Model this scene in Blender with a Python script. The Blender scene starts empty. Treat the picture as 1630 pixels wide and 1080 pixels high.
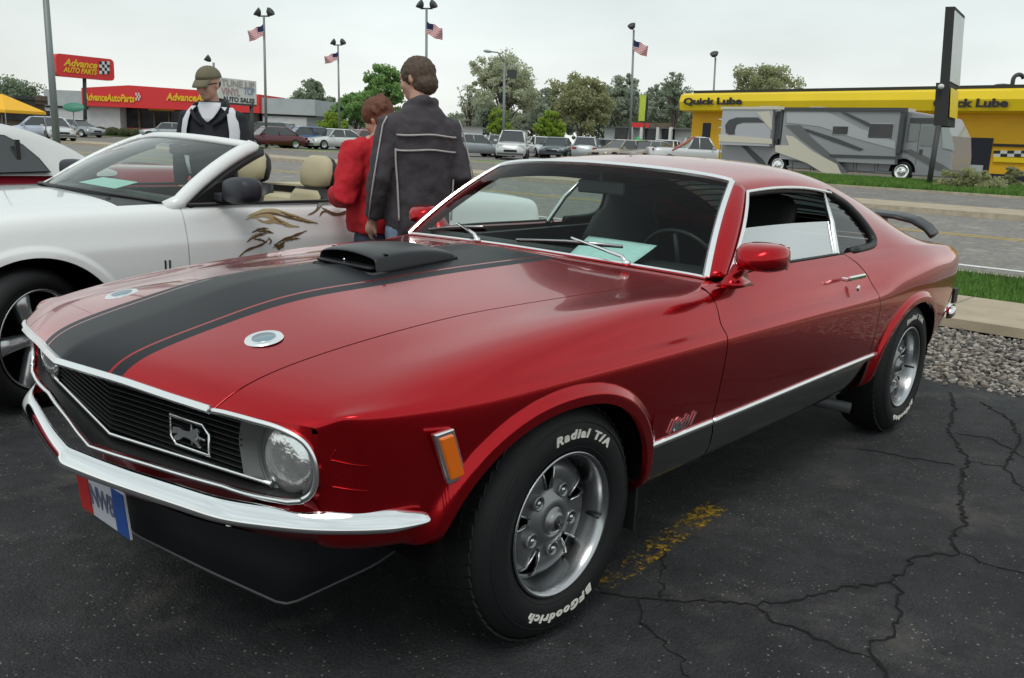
import bpy, bmesh, math, random
import numpy as np
from mathutils import Vector, Matrix

random.seed(7); RNG = np.random.default_rng(7)
scene = bpy.context.scene
COL = scene.collection
PI = math.pi

# ------------------------------------------------------------------ camera, world, sun, exposure
CAM_POS = (1.7781, 2.2160, 1.3363)
CAM_YAW, CAM_PITCH, CAM_ROLL, CAM_F = 3.8607, -0.2181, 0.0459, 1399.87   # focal length in photo pixels (1630 wide)
_cy, _sy, _cp, _sp = math.cos(CAM_YAW), math.sin(CAM_YAW), math.cos(CAM_PITCH), math.sin(CAM_PITCH)
FW = Vector((_cy*_cp, _sy*_cp, _sp)); RT = Vector((_sy, -_cy, 0)); UPV = RT.cross(FW)
R2 = RT*math.cos(CAM_ROLL) + UPV*math.sin(CAM_ROLL); U2 = UPV*math.cos(CAM_ROLL) - RT*math.sin(CAM_ROLL)
cam_d = bpy.data.cameras.new('camera'); cam = bpy.data.objects.new('camera', cam_d); COL.objects.link(cam)
M3 = Matrix((R2, U2, -FW)).transposed()
cam.matrix_world = Matrix.Translation(CAM_POS) @ M3.to_4x4()
cam_d.sensor_width = 36; cam_d.lens = CAM_F*36/1630
cam_d.clip_start = 0.05; cam_d.clip_end = 3000
scene.camera = cam

SUN_EL, SUN_ROT = math.radians(58), math.radians(60)
world = bpy.data.worlds.new("World"); scene.world = world; world.use_nodes = True
nt = world.node_tree; nt.nodes.clear()
wo = nt.nodes.new('ShaderNodeOutputWorld')
sky = nt.nodes.new('ShaderNodeTexSky'); sky.sky_type = 'NISHITA'; sky.sun_disc = False
sky.sun_elevation = SUN_EL; sky.sun_rotation = SUN_ROT
bg1 = nt.nodes.new('ShaderNodeBackground'); bg1.inputs[1].default_value = 0.1
nt.links.new(sky.outputs[0], bg1.inputs[0])
tc = nt.nodes.new('ShaderNodeTexCoord')
sep = nt.nodes.new('ShaderNodeSeparateXYZ'); nt.links.new(tc.outputs['Generated'], sep.inputs[0])
mp = nt.nodes.new('ShaderNodeMapping'); mp.inputs['Scale'].default_value = (1.6, 1.6, 5.0)
nt.links.new(tc.outputs['Generated'], mp.inputs[0])
nz = nt.nodes.new('ShaderNodeTexNoise'); nz.inputs['Scale'].default_value = 1.5; nz.inputs['Detail'].default_value = 5; nz.inputs['Roughness'].default_value = .5
nt.links.new(mp.outputs[0], nz.inputs['Vector'])
rz = nt.nodes.new('ShaderNodeValToRGB')      # cloud layer: bright, thin near the horizon, slightly bluer higher up
rz.color_ramp.elements[0].position = 0.0; rz.color_ramp.elements[0].color = (.80, .815, .78, 1)
rz.color_ramp.elements[1].position = 0.16; rz.color_ramp.elements[1].color = (.61, .675, .665, 1)
e = rz.color_ramp.elements.new(0.07); e.color = (.735, .77, .745, 1)
e = rz.color_ramp.elements.new(1.0); e.color = (.575, .635, .645, 1)
nt.links.new(sep.outputs['Z'], rz.inputs[0])
rn = nt.nodes.new('ShaderNodeMapRange'); rn.inputs['From Min'].default_value = .3; rn.inputs['From Max'].default_value = .7
rn.inputs['To Min'].default_value = .85; rn.inputs['To Max'].default_value = 1.13
nt.links.new(nz.outputs[0], rn.inputs['Value'])
vm = nt.nodes.new('ShaderNodeVectorMath'); vm.operation = 'SCALE'
nt.links.new(rz.outputs[0], vm.inputs[0]); nt.links.new(rn.outputs[0], vm.inputs['Scale'])
bg2 = nt.nodes.new('ShaderNodeBackground'); bg2.inputs[1].default_value = 1.0
nt.links.new(vm.outputs[0], bg2.inputs[0])
mx = nt.nodes.new('ShaderNodeMixShader'); mx.inputs[0].default_value = .95
nt.links.new(bg1.outputs[0], mx.inputs[1]); nt.links.new(bg2.outputs[0], mx.inputs[2]); nt.links.new(mx.outputs[0], wo.inputs[0])

sl = bpy.data.lights.new('sun', 'SUN'); sl.energy = 1.0; sl.angle = math.radians(25); sl.color = (1, .97, .92)
so = bpy.data.objects.new('sun', sl); COL.objects.link(so)
sd = Vector((math.cos(SUN_EL)*math.sin(SUN_ROT), math.cos(SUN_EL)*math.cos(SUN_ROT), math.sin(SUN_EL)))
so.rotation_euler = sd.to_track_quat('Z', 'Y').to_euler(); so.location = (0, 0, 30)
scene.view_settings.view_transform = 'Standard'; scene.view_settings.look = 'None'
scene.view_settings.exposure = 0.30; scene.view_settings.gamma = 1.0; scene.view_settings.use_curve_mapping = False
scene.render.engine = 'CYCLES'; scene.cycles.max_bounces = 8; scene.cycles.transparent_max_bounces = 16

# ------------------------------------------------------------------ helpers
def ray(px, py):
    v = FW + R2*((px-815)/CAM_F) - U2*((py-540)/CAM_F)
    return v
def at(px, py, d):
    """world point seen at photo pixel (px,py), at horizontal distance d from the camera"""
    v = ray(px, py); h = math.hypot(v.x, v.y); return Vector(CAM_POS) + v*(d/h)
def tag(o, label=None, cat=None, group=None, kind=None):
    if label: o['label'] = label
    if cat: o['category'] = cat
    if group: o['group'] = group
    if kind: o['kind'] = kind
    return o
def empty(name, loc=(0, 0, 0), rz=0.0):
    o = bpy.data.objects.new(name, None); o.location = loc; o.rotation_euler = (0, 0, rz); o.empty_display_size = .2
    COL.objects.link(o); return o
def mesh_obj(name, verts, faces, mat, parent=None, smooth=False, normals=None, mats=None, fmat=None):
    me = bpy.data.meshes.new(name)
    if isinstance(verts, np.ndarray): verts = verts.tolist()
    me.from_pydata(verts, [], faces)
    if mats:
        for m in mats: me.materials.append(m)
        if fmat is not None: me.polygons.foreach_set('material_index', np.asarray(fmat, dtype=np.int32))
    elif mat: me.materials.append(mat)
    if smooth: me.polygons.foreach_set('use_smooth', [True]*len(me.polygons))
    me.update()
    if normals is not None: me.normals_split_custom_set_from_vertices(normals)
    o = bpy.data.objects.new(name, me); COL.objects.link(o)
    if parent: o.parent = parent
    return o
def grid_faces(nu, nv, flip=False):
    i, j = np.meshgrid(np.arange(nu-1), np.arange(nv-1), indexing='ij'); a = i*nv+j
    q = np.stack([a, a+1, a+nv+1, a+nv] if flip else [a, a+nv, a+nv+1, a+1], -1).reshape(-1, 4)
    return q.tolist()
class MB:
    """collects simple shapes into one mesh"""
    def __init__(s): s.v = []; s.f = []; s.m = []; s.sm = []
    def add(s, v, f, mi=0, sm=False):
        b = len(s.v); s.v += [tuple(p) for p in v]; s.f += [tuple(i+b for i in q) for q in f]; s.m += [mi]*len(f); s.sm += [sm]*len(f); return s
    def box(s, c, size, rot=None, mi=0, taper=(1, 1)):
        hx, hy, hz = size[0]/2, size[1]/2, size[2]/2
        P = []
        for z in (-1, 1):
            tx, ty = (1, 1) if z < 0 else taper
            for x, y in ((-1, -1), (1, -1), (1, 1), (-1, 1)): P.append(Vector((x*hx*tx, y*hy*ty, z*hz)))
        if rot is not None: P = [rot @ p for p in P]
        P = [p+Vector(c) for p in P]
        return s.add(P, [(0, 3, 2, 1), (4, 5, 6, 7), (0, 1, 5, 4), (1, 2, 6, 5), (2, 3, 7, 6), (3, 0, 4, 7)], mi)
    def prism(s, pts, axis, a, b, mi=0):
        """closed 2D outline extruded along axis ('x','y','z') from a to b"""
        def mk(p, t):
            if axis == 'x': return (t, p[0], p[1])
            if axis == 'y': return (p[0], t, p[1])
            return (p[0], p[1], t)
        n = len(pts); V = [mk(p, a) for p in pts]+[mk(p, b) for p in pts]
        F = [tuple(range(n-1, -1, -1)), tuple(range(n, 2*n))]+[(i, (i+1) % n, n+(i+1) % n, n+i) for i in range(n)]
        return s.add(V, F, mi)
    def tube(s, path, r, n=8, mi=0, cap=True, closed=False):
        path = [Vector(p) for p in path]; V = []; F = []; m = len(path)
        rr = r if isinstance(r, (list, tuple)) else [r]*m
        prev = None
        for i, p in enumerate(path):
            if closed: t = (path[(i+1) % m]-path[i-1])
            else: t = (path[min(i+1, m-1)]-path[max(i-1, 0)])
            if t.length < 1e-9: t = Vector((0, 0, 1))
            t.normalize()
            if prev is None:
                a = t.orthogonal().normalized()
            else:
                a = (prev-t*prev.dot(t))
                a = a.normalized() if a.length > 1e-6 else t.orthogonal().normalized()
            prev = a; b = t.cross(a)
            for k in range(n):
                th = 2*PI*k/n; V.append(p+(a*math.cos(th)+b*math.sin(th))*rr[i])
        for i in range(m if closed else m-1):
            j = (i+1) % m
            for k in range(n): F.append((i*n+k, i*n+(k+1) % n, j*n+(k+1) % n, j*n+k))
        if cap and not closed: F.append(tuple(range(n-1, -1, -1))); F.append(tuple((m-1)*n+k for k in range(n)))
        return s.add(V, F, mi, True)
    def lathe(s, prof, c=(0, 0, 0), axis='z', n=32, mi=0):
        """profile [(radius, height)] turned round axis through c"""
        V = []; F = []; m = len(prof)
        for k in range(n):
            th = 2*PI*k/n; cs, sn = math.cos(th), math.sin(th)
            for r, h in prof:
                if axis == 'z': p = (r*cs, r*sn, h)
                elif axis == 'y': p = (r*sn, h, r*cs)
                else: p = (h, r*cs, r*sn)
                V.append((p[0]+c[0], p[1]+c[1], p[2]+c[2]))
        for k in range(n):
            k2 = (k+1) % n
            for i in range(m-1): F.append((k*m+i, k2*m+i, k2*m+i+1, k*m+i+1))
        return s.add(V, F, mi, True)
    def ell(s, c, r, rot=None, mi=0, nu=12, nv=8):
        V = []; F = []
        for j in range(nv+1):
            ph = PI*j/nv
            for i in range(nu):
                th = 2*PI*i/nu; p = Vector((r[0]*math.sin(ph)*math.cos(th), r[1]*math.sin(ph)*math.sin(th), r[2]*math.cos(ph)))
                if rot is not None: p = rot @ p
                V.append(p+Vector(c))
        for j in range(nv):
            for i in range(nu): F.append((j*nu+i, (j+1)*nu+i, (j+1)*nu+(i+1) % nu, j*nu+(i+1) % nu))
        return s.add(V, F, mi, True)
    def rings(s, rings, mi=0, cap=True, sm=True):
        V = []; F = []; n = len(rings[0]); m = len(rings)
        for r in rings: V += [tuple(p) for p in r]
        for i in range(m-1):
            for k in range(n): F.append((i*n+k, i*n+(k+1) % n, (i+1)*n+(k+1) % n, (i+1)*n+k))
        if cap: F.append(tuple(range(n-1, -1, -1))); F.append(tuple((m-1)*n+k for k in range(n)))
        return s.add(V, F, mi, sm)
    def build(s, name, mat, parent=None, mats=None, smooth=None, bevel=0, weld=False):
        me = bpy.data.meshes.new(name); me.from_pydata(s.v, [], s.f)
        for m in (mats or [mat]): me.materials.append(m)
        if mats: me.polygons.foreach_set('material_index', s.m)
        me.polygons.foreach_set('use_smooth', s.sm if smooth is None else [smooth]*len(s.f))
        me.update()
        bm = bmesh.new(); bm.from_mesh(me)
        if weld: bmesh.ops.remove_doubles(bm, verts=bm.verts, dist=1e-5)
        bmesh.ops.recalc_face_normals(bm, faces=bm.faces); bm.to_mesh(me); bm.free()
        o = bpy.data.objects.new(name, me); COL.objects.link(o)
        if parent: o.parent = parent
        if bevel:
            b = o.modifiers.new('bevel', 'BEVEL'); b.width = bevel; b.segments = 2; b.limit_method = 'ANGLE'; b.angle_limit = .6
            if s.sm and any(s.sm) or smooth: b.harden_normals = False
        return o
def copy_tree(o, parent=None, **kw):
    c = o.copy(); COL.objects.link(c); c.parent = parent
    for ch in list(o.children): copy_tree(ch, c)
    return c
def text_geo(txt, size=1.0, extrude=0.0, shear=0.0, bold=0.0, space=1.0, width=1.0, align='CENTER'):
    cu = bpy.data.curves.new('t', 'FONT'); cu.body = txt; cu.size = size; cu.extrude = extrude; cu.shear = shear; cu.offset = bold
    cu.space_character = space; cu.align_x = align; cu.align_y = 'CENTER'; cu.resolution_u = 3
    o = bpy.data.objects.new('t', cu); COL.objects.link(o)
    dg = bpy.context.evaluated_depsgraph_get(); ev = o.evaluated_get(dg); me = ev.to_mesh()
    V = np.array([v.co[:] for v in me.vertices]).reshape(-1, 3); V[:, 0] *= width
    F = [tuple(p.vertices) for p in me.polygons]
    ev.to_mesh_clear(); bpy.data.objects.remove(o); bpy.data.curves.remove(cu)
    return V, F

# ------------------------------------------------------------------ materials
def pmat(name, col, rough=.5, metal=0.0, coat=0.0, spec=.5, noise=0.0, nscale=20, bump=0.0, bscale=60, emis=None, coatr=.03, alpha=None, detail=3, space='Object'):
    m = bpy.data.materials.new(name); m.use_nodes = True; n = m.node_tree.nodes; l = m.node_tree.links
    b = n['Principled BSDF']; b.inputs['Base Color'].default_value = (*col, 1); b.inputs['Roughness'].default_value = rough
    b.inputs['Metallic'].default_value = metal; b.inputs['Coat Weight'].default_value = coat; b.inputs['Coat Roughness'].default_value = coatr
    b.inputs['Specular IOR Level'].default_value = spec
    if emis: b.inputs['Emission Color'].default_value = (*emis[0], 1); b.inputs['Emission Strength'].default_value = emis[1]
    if noise or bump:
        t = n.new('ShaderNodeTexCoord')
    if noise:
        x = n.new('ShaderNodeTexNoise'); x.inputs['Scale'].default_value = nscale; x.inputs['Detail'].default_value = detail
        l.new(t.outputs[space], x.inputs['Vector'])
        r = n.new('ShaderNodeMapRange'); r.inputs['From Min'].default_value = .3; r.inputs['From Max'].default_value = .7
        r.inputs['To Min'].default_value = 1-noise; r.inputs['To Max'].default_value = 1+noise
        l.new(x.outputs[0], r.inputs['Value'])
        s = n.new('ShaderNodeVectorMath'); s.operation = 'SCALE'; s.inputs[0].default_value = col
        l.new(r.outputs[0], s.inputs['Scale']); l.new(s.outputs[0], b.inputs['Base Color'])
    if bump:
        x = n.new('ShaderNodeTexNoise'); x.inputs['Scale'].default_value = bscale; x.inputs['Detail'].default_value = 4
        l.new(t.outputs[space], x.inputs['Vector'])
        bp = n.new('ShaderNodeBump'); bp.inputs['Strength'].default_value = bump; bp.inputs['Distance'].default_value = .01
        l.new(x.outputs[0], bp.inputs['Height']); l.new(bp.outputs[0], b.inputs['Normal'])
    return m
def glassmat(name, tint=(.5, .6, .57), f0=.045, rough=0.0, gloss=1.0):
    m = bpy.data.materials.new(name); m.use_nodes = True; n = m.node_tree.nodes; l = m.node_tree.links; n.clear()
    o = n.new('ShaderNodeOutputMaterial'); t = n.new('ShaderNodeBsdfTransparent'); t.inputs[0].default_value = (*tint, 1)
    g = n.new('ShaderNodeBsdfGlossy'); g.inputs['Roughness'].default_value = rough; g.inputs[0].default_value = (gloss, gloss, gloss, 1)
    w = n.new('ShaderNodeLayerWeight'); w.inputs[0].default_value = .5
    p5 = n.new('ShaderNodeMath'); p5.operation = 'POWER'; p5.inputs[1].default_value = 5; l.new(w.outputs['Facing'], p5.inputs[0])
    f = n.new('ShaderNodeMath'); f.operation = 'MULTIPLY_ADD'; f.inputs[1].default_value = .93; f.inputs[2].default_value = f0; l.new(p5.outputs[0], f.inputs[0])
    x = n.new('ShaderNodeMixShader'); l.new(f.outputs[0], x.inputs[0]); l.new(t.outputs[0], x.inputs[1]); l.new(g.outputs[0], x.inputs[2]); l.new(x.outputs[0], o.inputs[0])
    return m
M = {}
M['red'] = pmat('candy_red_paint', (.45, .003, .009), rough=.23, metal=.82, coat=.8, coatr=.015, spec=.3)
M['red'].node_tree.nodes['Principled BSDF'].inputs['Coat IOR'].default_value = 1.33
M['black_paint'] = pmat('matte_black_paint', (.014, .015, .018), rough=.38, coat=.1, coatr=.2, spec=.35)
M['chrome'] = pmat('chrome', (.86, .87, .88), rough=.03, metal=1)
M['bright'] = pmat('bright_trim', (.95, .96, .96), rough=.25, metal=1)
M['steel'] = pmat('wheel_silver', (.50, .51, .52), rough=.25, metal=1)
M['steel_dark'] = pmat('wheel_grey', (.28, .285, .29), rough=.34, metal=.85)
M['rubber'] = pmat('tyre_rubber', (.008, .008, .009), rough=.6, spec=.35, bump=.15, bscale=300)
M['white_letter'] = pmat('tyre_lettering', (.72, .70, .64), rough=.7, noise=.12, nscale=60)
M['black'] = pmat('black_plastic', (.012, .012, .013), rough=.45)
M['vinyl'] = pmat('black_vinyl', (.02, .021, .022), rough=.5, bump=.2, bscale=200)
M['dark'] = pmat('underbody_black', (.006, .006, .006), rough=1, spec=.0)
M['grey'] = pmat('dark_grey_plastic', (.06, .062, .065), rough=.5)
M['argent'] = pmat('headlight_bucket_grey', (.14, .145, .14), rough=.45, metal=.4)
M['ws_glass'] = glassmat('windscreen_glass', (.72, .83, .79), gloss=.34)
M['halfglass'] = glassmat('door_window_glass', (.45, .52, .50), f0=.55)
M['glass'] = glassmat('clear_glass', (.80, .86, .84))
M['tint'] = glassmat('tinted_glass', (.12, .15, .15))
M['amber'] = pmat('amber_lens', (.85, .17, .005), rough=.2, coat=.5)
M['redlens'] = pmat('red_lens', (.35, .01, .01), rough=.2, coat=.5)
M['white_paint'] = pmat('white_paint', (.78, .80, .79), rough=.3, coat=.7)
# ------------------------------------------------------------------ land, road, pavement
def gz(x): return 0.0 if x > -9 else .012*(min(-x, 60)-9)
def ghit(px, py, lift=0):
    """where the ray through a photo pixel meets the land"""
    v = ray(px, py); C = Vector(CAM_POS); z = 0
    for _ in range(30):
        t = (z+lift-C.z)/v.z; p = C+v*t; z = gz(p.x) if t > 0 else .6
    return Vector((p.x, p.y, gz(p.x)))
def gdist(px, d):
    v = ray(px, 215); h = math.hypot(v.x, v.y); p = Vector(CAM_POS)+v*(d/h); return Vector((p.x, p.y, gz(p.x)))

def nmat(name):
    m = bpy.data.materials.new(name); m.use_nodes = True; n = m.node_tree.nodes; return m, n, m.node_tree.links, n['Principled BSDF']
def asphalt_mat(name, base, dark, speck, worn=.0, scale=1.0, specks=True):
    m, n, l, b = nmat(name); t = n.new('ShaderNodeTexCoord')
    def noise(s, d=4, r=.55):
        x = n.new('ShaderNodeTexNoise'); x.inputs['Scale'].default_value = s*scale; x.inputs['Detail'].default_value = d; x.inputs['Roughness'].default_value = r; l.new(t.outputs['Object'], x.inputs['Vector']); return x
    big = noise(.8, 8, .68); mr = n.new('ShaderNodeValToRGB'); mr.color_ramp.elements[0].position = .35; mr.color_ramp.elements[1].position = .68
    mr.color_ramp.elements[0].color = (*dark, 1); mr.color_ramp.elements[1].color = (*base, 1); l.new(big.outputs[0], mr.inputs[0])
    fine = noise(140, 3, .6); fr = n.new('ShaderNodeMapRange'); fr.inputs['From Min'].default_value = .35; fr.inputs['From Max'].default_value = .65; fr.inputs['To Min'].default_value = .62; fr.inputs['To Max'].default_value = 1.4; l.new(fine.outputs[0], fr.inputs['Value'])
    sc = n.new('ShaderNodeVectorMath'); sc.operation = 'SCALE'; l.new(mr.outputs[0], sc.inputs[0]); l.new(fr.outputs[0], sc.inputs['Scale'])
    mid_ = noise(9, 9, .72); m2 = n.new('ShaderNodeMapRange'); m2.inputs['From Min'].default_value = .32; m2.inputs['From Max'].default_value = .68; m2.inputs['To Min'].default_value = .66; m2.inputs['To Max'].default_value = 1.36; l.new(mid_.outputs[0], m2.inputs['Value'])
    sc2 = n.new('ShaderNodeVectorMath'); sc2.operation = 'SCALE'; l.new(sc.outputs[0], sc2.inputs[0]); l.new(m2.outputs[0], sc2.inputs['Scale'])
    warm = noise(2.3, 7, .7); wr = n.new('ShaderNodeMapRange'); wr.inputs['From Min'].default_value = .54; wr.inputs['From Max'].default_value = .74; l.new(warm.outputs[0], wr.inputs['Value'])
    wm = n.new('ShaderNodeMix'); wm.data_type = 'RGBA'; wm.inputs['B'].default_value = (base[0]*1.9, base[1]*1.75, base[2]*1.5, 1); l.new(sc2.outputs[0], wm.inputs['A']); l.new(wr.outputs[0], wm.inputs['Factor'])
    col = wm.outputs['Result']
    vo = n.new('ShaderNodeTexVoronoi'); vo.inputs['Scale'].default_value = 75*scale; vo.feature = 'F1'; l.new(t.outputs['Object'], vo.inputs['Vector'])
    if specks:
        r2 = n.new('ShaderNodeMath'); r2.operation = 'LESS_THAN'; r2.inputs[1].default_value = .26; l.new(vo.outputs['Distance'], r2.inputs[0])
        s2 = n.new('ShaderNodeSeparateColor'); l.new(vo.outputs['Color'], s2.inputs[0])
        pn = noise(1.9, 7, .72); pr = n.new('ShaderNodeMapRange'); pr.inputs['From Min'].default_value = .46; pr.inputs['From Max'].default_value = .66; pr.inputs['To Min'].default_value = .985; pr.inputs['To Max'].default_value = .55; l.new(pn.outputs[0], pr.inputs['Value'])
        g = n.new('ShaderNodeMath'); g.operation = 'GREATER_THAN'; l.new(s2.outputs[0], g.inputs[0]); l.new(pr.outputs[0], g.inputs[1])
        mu = n.new('ShaderNodeMath'); mu.operation = 'MULTIPLY'; l.new(r2.outputs[0], mu.inputs[0]); l.new(g.outputs[0], mu.inputs[1])
        sv = n.new('ShaderNodeMath'); sv.operation = 'MULTIPLY'; l.new(mu.outputs[0], sv.inputs[0]); l.new(s2.outputs[1], sv.inputs[1])
        mx = n.new('ShaderNodeMix'); mx.data_type = 'RGBA'; mx.inputs['B'].default_value = (*speck, 1); l.new(col, mx.inputs['A']); l.new(sv.outputs[0], mx.inputs['Factor']); col = mx.outputs['Result']
    l.new(col, b.inputs['Base Color']); b.inputs['Roughness'].default_value = .78; b.inputs['Specular IOR Level'].default_value = .35
    ad = n.new('ShaderNodeMath'); ad.operation = 'MULTIPLY_ADD'; ad.inputs[1].default_value = .5; l.new(vo.outputs['Distance'], ad.inputs[0]); l.new(fine.outputs[0], ad.inputs[2])
    bp = n.new('ShaderNodeBump'); bp.inputs['Strength'].default_value = .8; bp.inputs['Distance'].default_value = .008; l.new(ad.outputs[0], bp.inputs['Height']); l.new(bp.outputs[0], b.inputs['Normal'])
    return m
M['lot'] = asphalt_mat('car_park_asphalt', (.045, .045, .047), (.0135, .0145, .0165), (.25, .24, .21))
M['road'] = asphalt_mat('road_asphalt', (.24, .225, .205), (.195, .185, .17), (.4, .4, .4), specks=False)
M['road2'] = asphalt_mat('far_lot_asphalt', (.20, .19, .175), (.165, .155, .145), (.4, .4, .4), specks=False)
M['concrete'] = pmat('pavement_concrete', (.40, .33, .235), rough=.85, noise=.14, nscale=3, bump=.3, bscale=80, detail=6)
M['kerb'] = pmat('kerb_concrete', (.42, .36, .27), rough=.85, noise=.2, nscale=5)
M['soil'] = pmat('earth', (.045, .05, .02), rough=1, noise=.4, nscale=3)
M['grass'] = pmat('grass_green', (.085, .19, .022), rough=.7, noise=.35, nscale=2.2)
M['grass_far'] = pmat('grass_far_green', (.10, .20, .030), rough=.9, noise=.30, nscale=1.5, bump=.5, bscale=30, detail=6)
XS = [60, -4.15, -6.0, -7.5, -10.05, -10.2, -21.6, -21.75, -24.3, -31.5, -42, -60, -1600]
def sheet(name, xa, xb, ya, yb, mat, lift=0.0, kind='structure', thick=0, nx=1, ny=1, wob=0):
    xs = [xa]+[x for x in (-9, -60) if xb < x < xa]+[xb]; V = []; F = []
    ys = np.linspace(ya, yb, ny+1)
    for x in xs:
        for y in ys: V.append((x+(wob*math.sin(y*1.7+x)*math.sin(y*.53) if x in (xa, xb) else 0), y, gz(x)+lift))
    k = ny+1
    for i in range(len(xs)-1):
        for j in range(ny): F.append((i*k+j, (i+1)*k+j, (i+1)*k+j+1, i*k+j+1))
    o = mesh_obj(name, V, F, mat)
    if thick: s = o.modifiers.new('s', 'SOLIDIFY'); s.thickness = thick; s.offset = -1
    tag(o, kind=kind); return o
YA, YB = -1500, 1500
sheet('ground', 200, -1600, YA, YB, M['soil'], -.06)
sheet('car_park', 60, -4.15, -70, 60, M['lot'], 0)
sheet('gravel_bed', -4.10, -6.02, -70, 60, pmat('gravel_dust', (.09, .083, .072), rough=1, noise=.4, nscale=25), -.022)
for k in range(46):   # pavement slabs
    ya = -60+k*2.4; s_ = sheet('pavement_slab' if k else 'pavement', -6.02, -7.5, ya+.006, ya+2.394, M['concrete'], .012+.003*random.random(), thick=.08)
sheet('verge', -7.5, -10.05, -200, 200, pmat('verge_soil', (.05, .075, .02), rough=1, noise=.3, nscale=4), .0)
sheet('road', -10.05, -21.6, YA, YB, M['road'], -.045)
lw = sheet('road_edge_line', -11.35, -11.50, -200, 200, pmat('road_paint_white', (.72, .72, .70), rough=.7, noise=.15, nscale=8), -.041)
for k, (x0, w_) in enumerate(((-16.1, .11), (-16.4, .11))): sheet('road_centre_line', x0, x0-w_, -200, 200, pmat('road_paint_yellow', (.55, .38, .05), rough=.7), -.041)
def kerb(name, x0, x1, h0, h1, yr=(-200, 200)):
    V = []; 
    for y in yr: V += [(x0, y, gz(x0)+h0), (x0, y, gz(x0)+h1), (x1, y, gz(x1)+h1), (x1, y, gz(x1)+h0)]
    F = [(0, 1, 5, 4), (1, 2, 6, 5), (2, 3, 7, 6), (0, 3, 2, 1), (4, 5, 6, 7)]
    o = mesh_obj(name, V, F, M['kerb']); tag(o, kind='structure')
kerb('kerb', -9.98, -10.13, -.08, .045)
kerb('kerb', -21.6, -21.8, -.08, .09)
sheet('far_pavement', -21.8, -24.3, -200, 200, M['concrete'], .07)
sheet('frontage_road', -24.3, -31.5, -400, 400, M['road2'], .045)
kerb('kerb', -31.5, -31.7, -.05, .12)
sheet('far_verge', -31.7, -41, -18, 3.2, M['grass_far'], .11)
sheet('far_verge', -31.7, -34.2, -70, -18, M['grass_far'], .08)
sheet('far_lot', -31.65, -400, YA, YB, M['road2'], .06)
# grass blades on the near verge (and a ragged fringe)
def blades(n, xa, xb, ya, yb, h, name, mat, lift=0, seed=1, wid=.006):
    r = np.random.default_rng(seed); x = r.uniform(xb, xa, n); y = r.uniform(ya, yb, n); hh = r.uniform(.5, 1, n)*h; a = r.uniform(0, 2*PI, n); ln = r.uniform(.1, .7, n)*hh
    zg = np.where(x > -9, 0, .012*(np.minimum(-x, 60)-9))+lift; w = wid*r.uniform(.6, 1.3, n)
    ca, sa = np.cos(a), np.sin(a); b = r.uniform(0, 2*PI, n)
    V = np.empty((n, 3, 3)); V[:, 0] = np.stack([x-ca*w, y-sa*w, zg], 1); V[:, 1] = np.stack([x+ca*w, y+sa*w, zg], 1); V[:, 2] = np.stack([x+np.cos(b)*ln, y+np.sin(b)*ln, zg+hh], 1)
    o = mesh_obj(name, V.reshape(-1, 3), np.arange(3*n).reshape(-1, 3).tolist(), mat); tag(o, 'bright green mown grass on the strip between pavement and road', 'grass', kind='stuff'); return o
blades(95000, -7.4, -10.02, -9, 3.2, .10, 'grass', M['grass'], 0, 1, .008)
g2 = blades(60000, -31.75, -41, -17, 3, .22, 'grass', M['grass_far'], .1, 2, .02); g2['label'] = 'green grass on the verge in front of the motorhome'
# gravel stones
def gravel():
    n = 17000; r = np.random.default_rng(5); bmb = bmesh.new(); bmesh.ops.create_icosphere(bmb, subdivisions=1, radius=1); SV = np.array([v.co[:] for v in bmb.verts]); SF_ = np.array([[v.index for v in f.verts] for f in bmb.faces]); bmb.free()
    x = r.uniform(-6.02, -4.05, n); x += .0; y = r.uniform(-2.2, 3.2, n); s = r.uniform(.009, .023, n)*np.where(r.random(n) < .12, 1.4, 1); z = r.uniform(-.03, .0, n)+s*.3
    edge = (x > -4.2); x = np.where(edge & (r.random(n) < .5), x+r.uniform(0, .12, n), x)
    V = []; F = []; col = []
    pal = np.array([(.24, .21, .18), (.15, .135, .12), (.33, .30, .26), (.21, .17, .14), (.09, .085, .08), (.40, .37, .33)])
    for k in range(n):
        v = SV*(1+r.uniform(-.28, .28, SV.shape))*s[k]*np.array([1, r.uniform(.6, 1), r.uniform(.5, .85)]); a = r.uniform(0, 2*PI); c, q = math.cos(a), math.sin(a)
        v = np.stack([v[:, 0]*c-v[:, 1]*q, v[:, 0]*q+v[:, 1]*c, v[:, 2]], 1)+[x[k], y[k], z[k]]
        F.append(SF_+len(SV)*k); V.append(v); col.append(np.repeat(pal[r.integers(0, 6)][None]*r.uniform(.7, 1.25), len(SF_)*3, 0))
    V = np.concatenate(V); F = np.concatenate(F).tolist(); col = np.concatenate(col)
    m, nn, l, b = nmat('gravel_stone'); at_ = nn.new('ShaderNodeAttribute'); at_.attribute_name = 'stone'; l.new(at_.outputs['Color'], b.inputs['Base Color']); b.inputs['Roughness'].default_value = .85
    o = mesh_obj('gravel', V, F, m); ca = o.data.color_attributes.new('stone', 'FLOAT_COLOR', 'CORNER'); ca.data.foreach_set('color', np.concatenate([col, np.ones((len(col), 1))], 1).ravel())
    tag(o, 'loose grey and brown stones in the bed beside the pavement', 'gravel', kind='stuff')
gravel()
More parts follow.
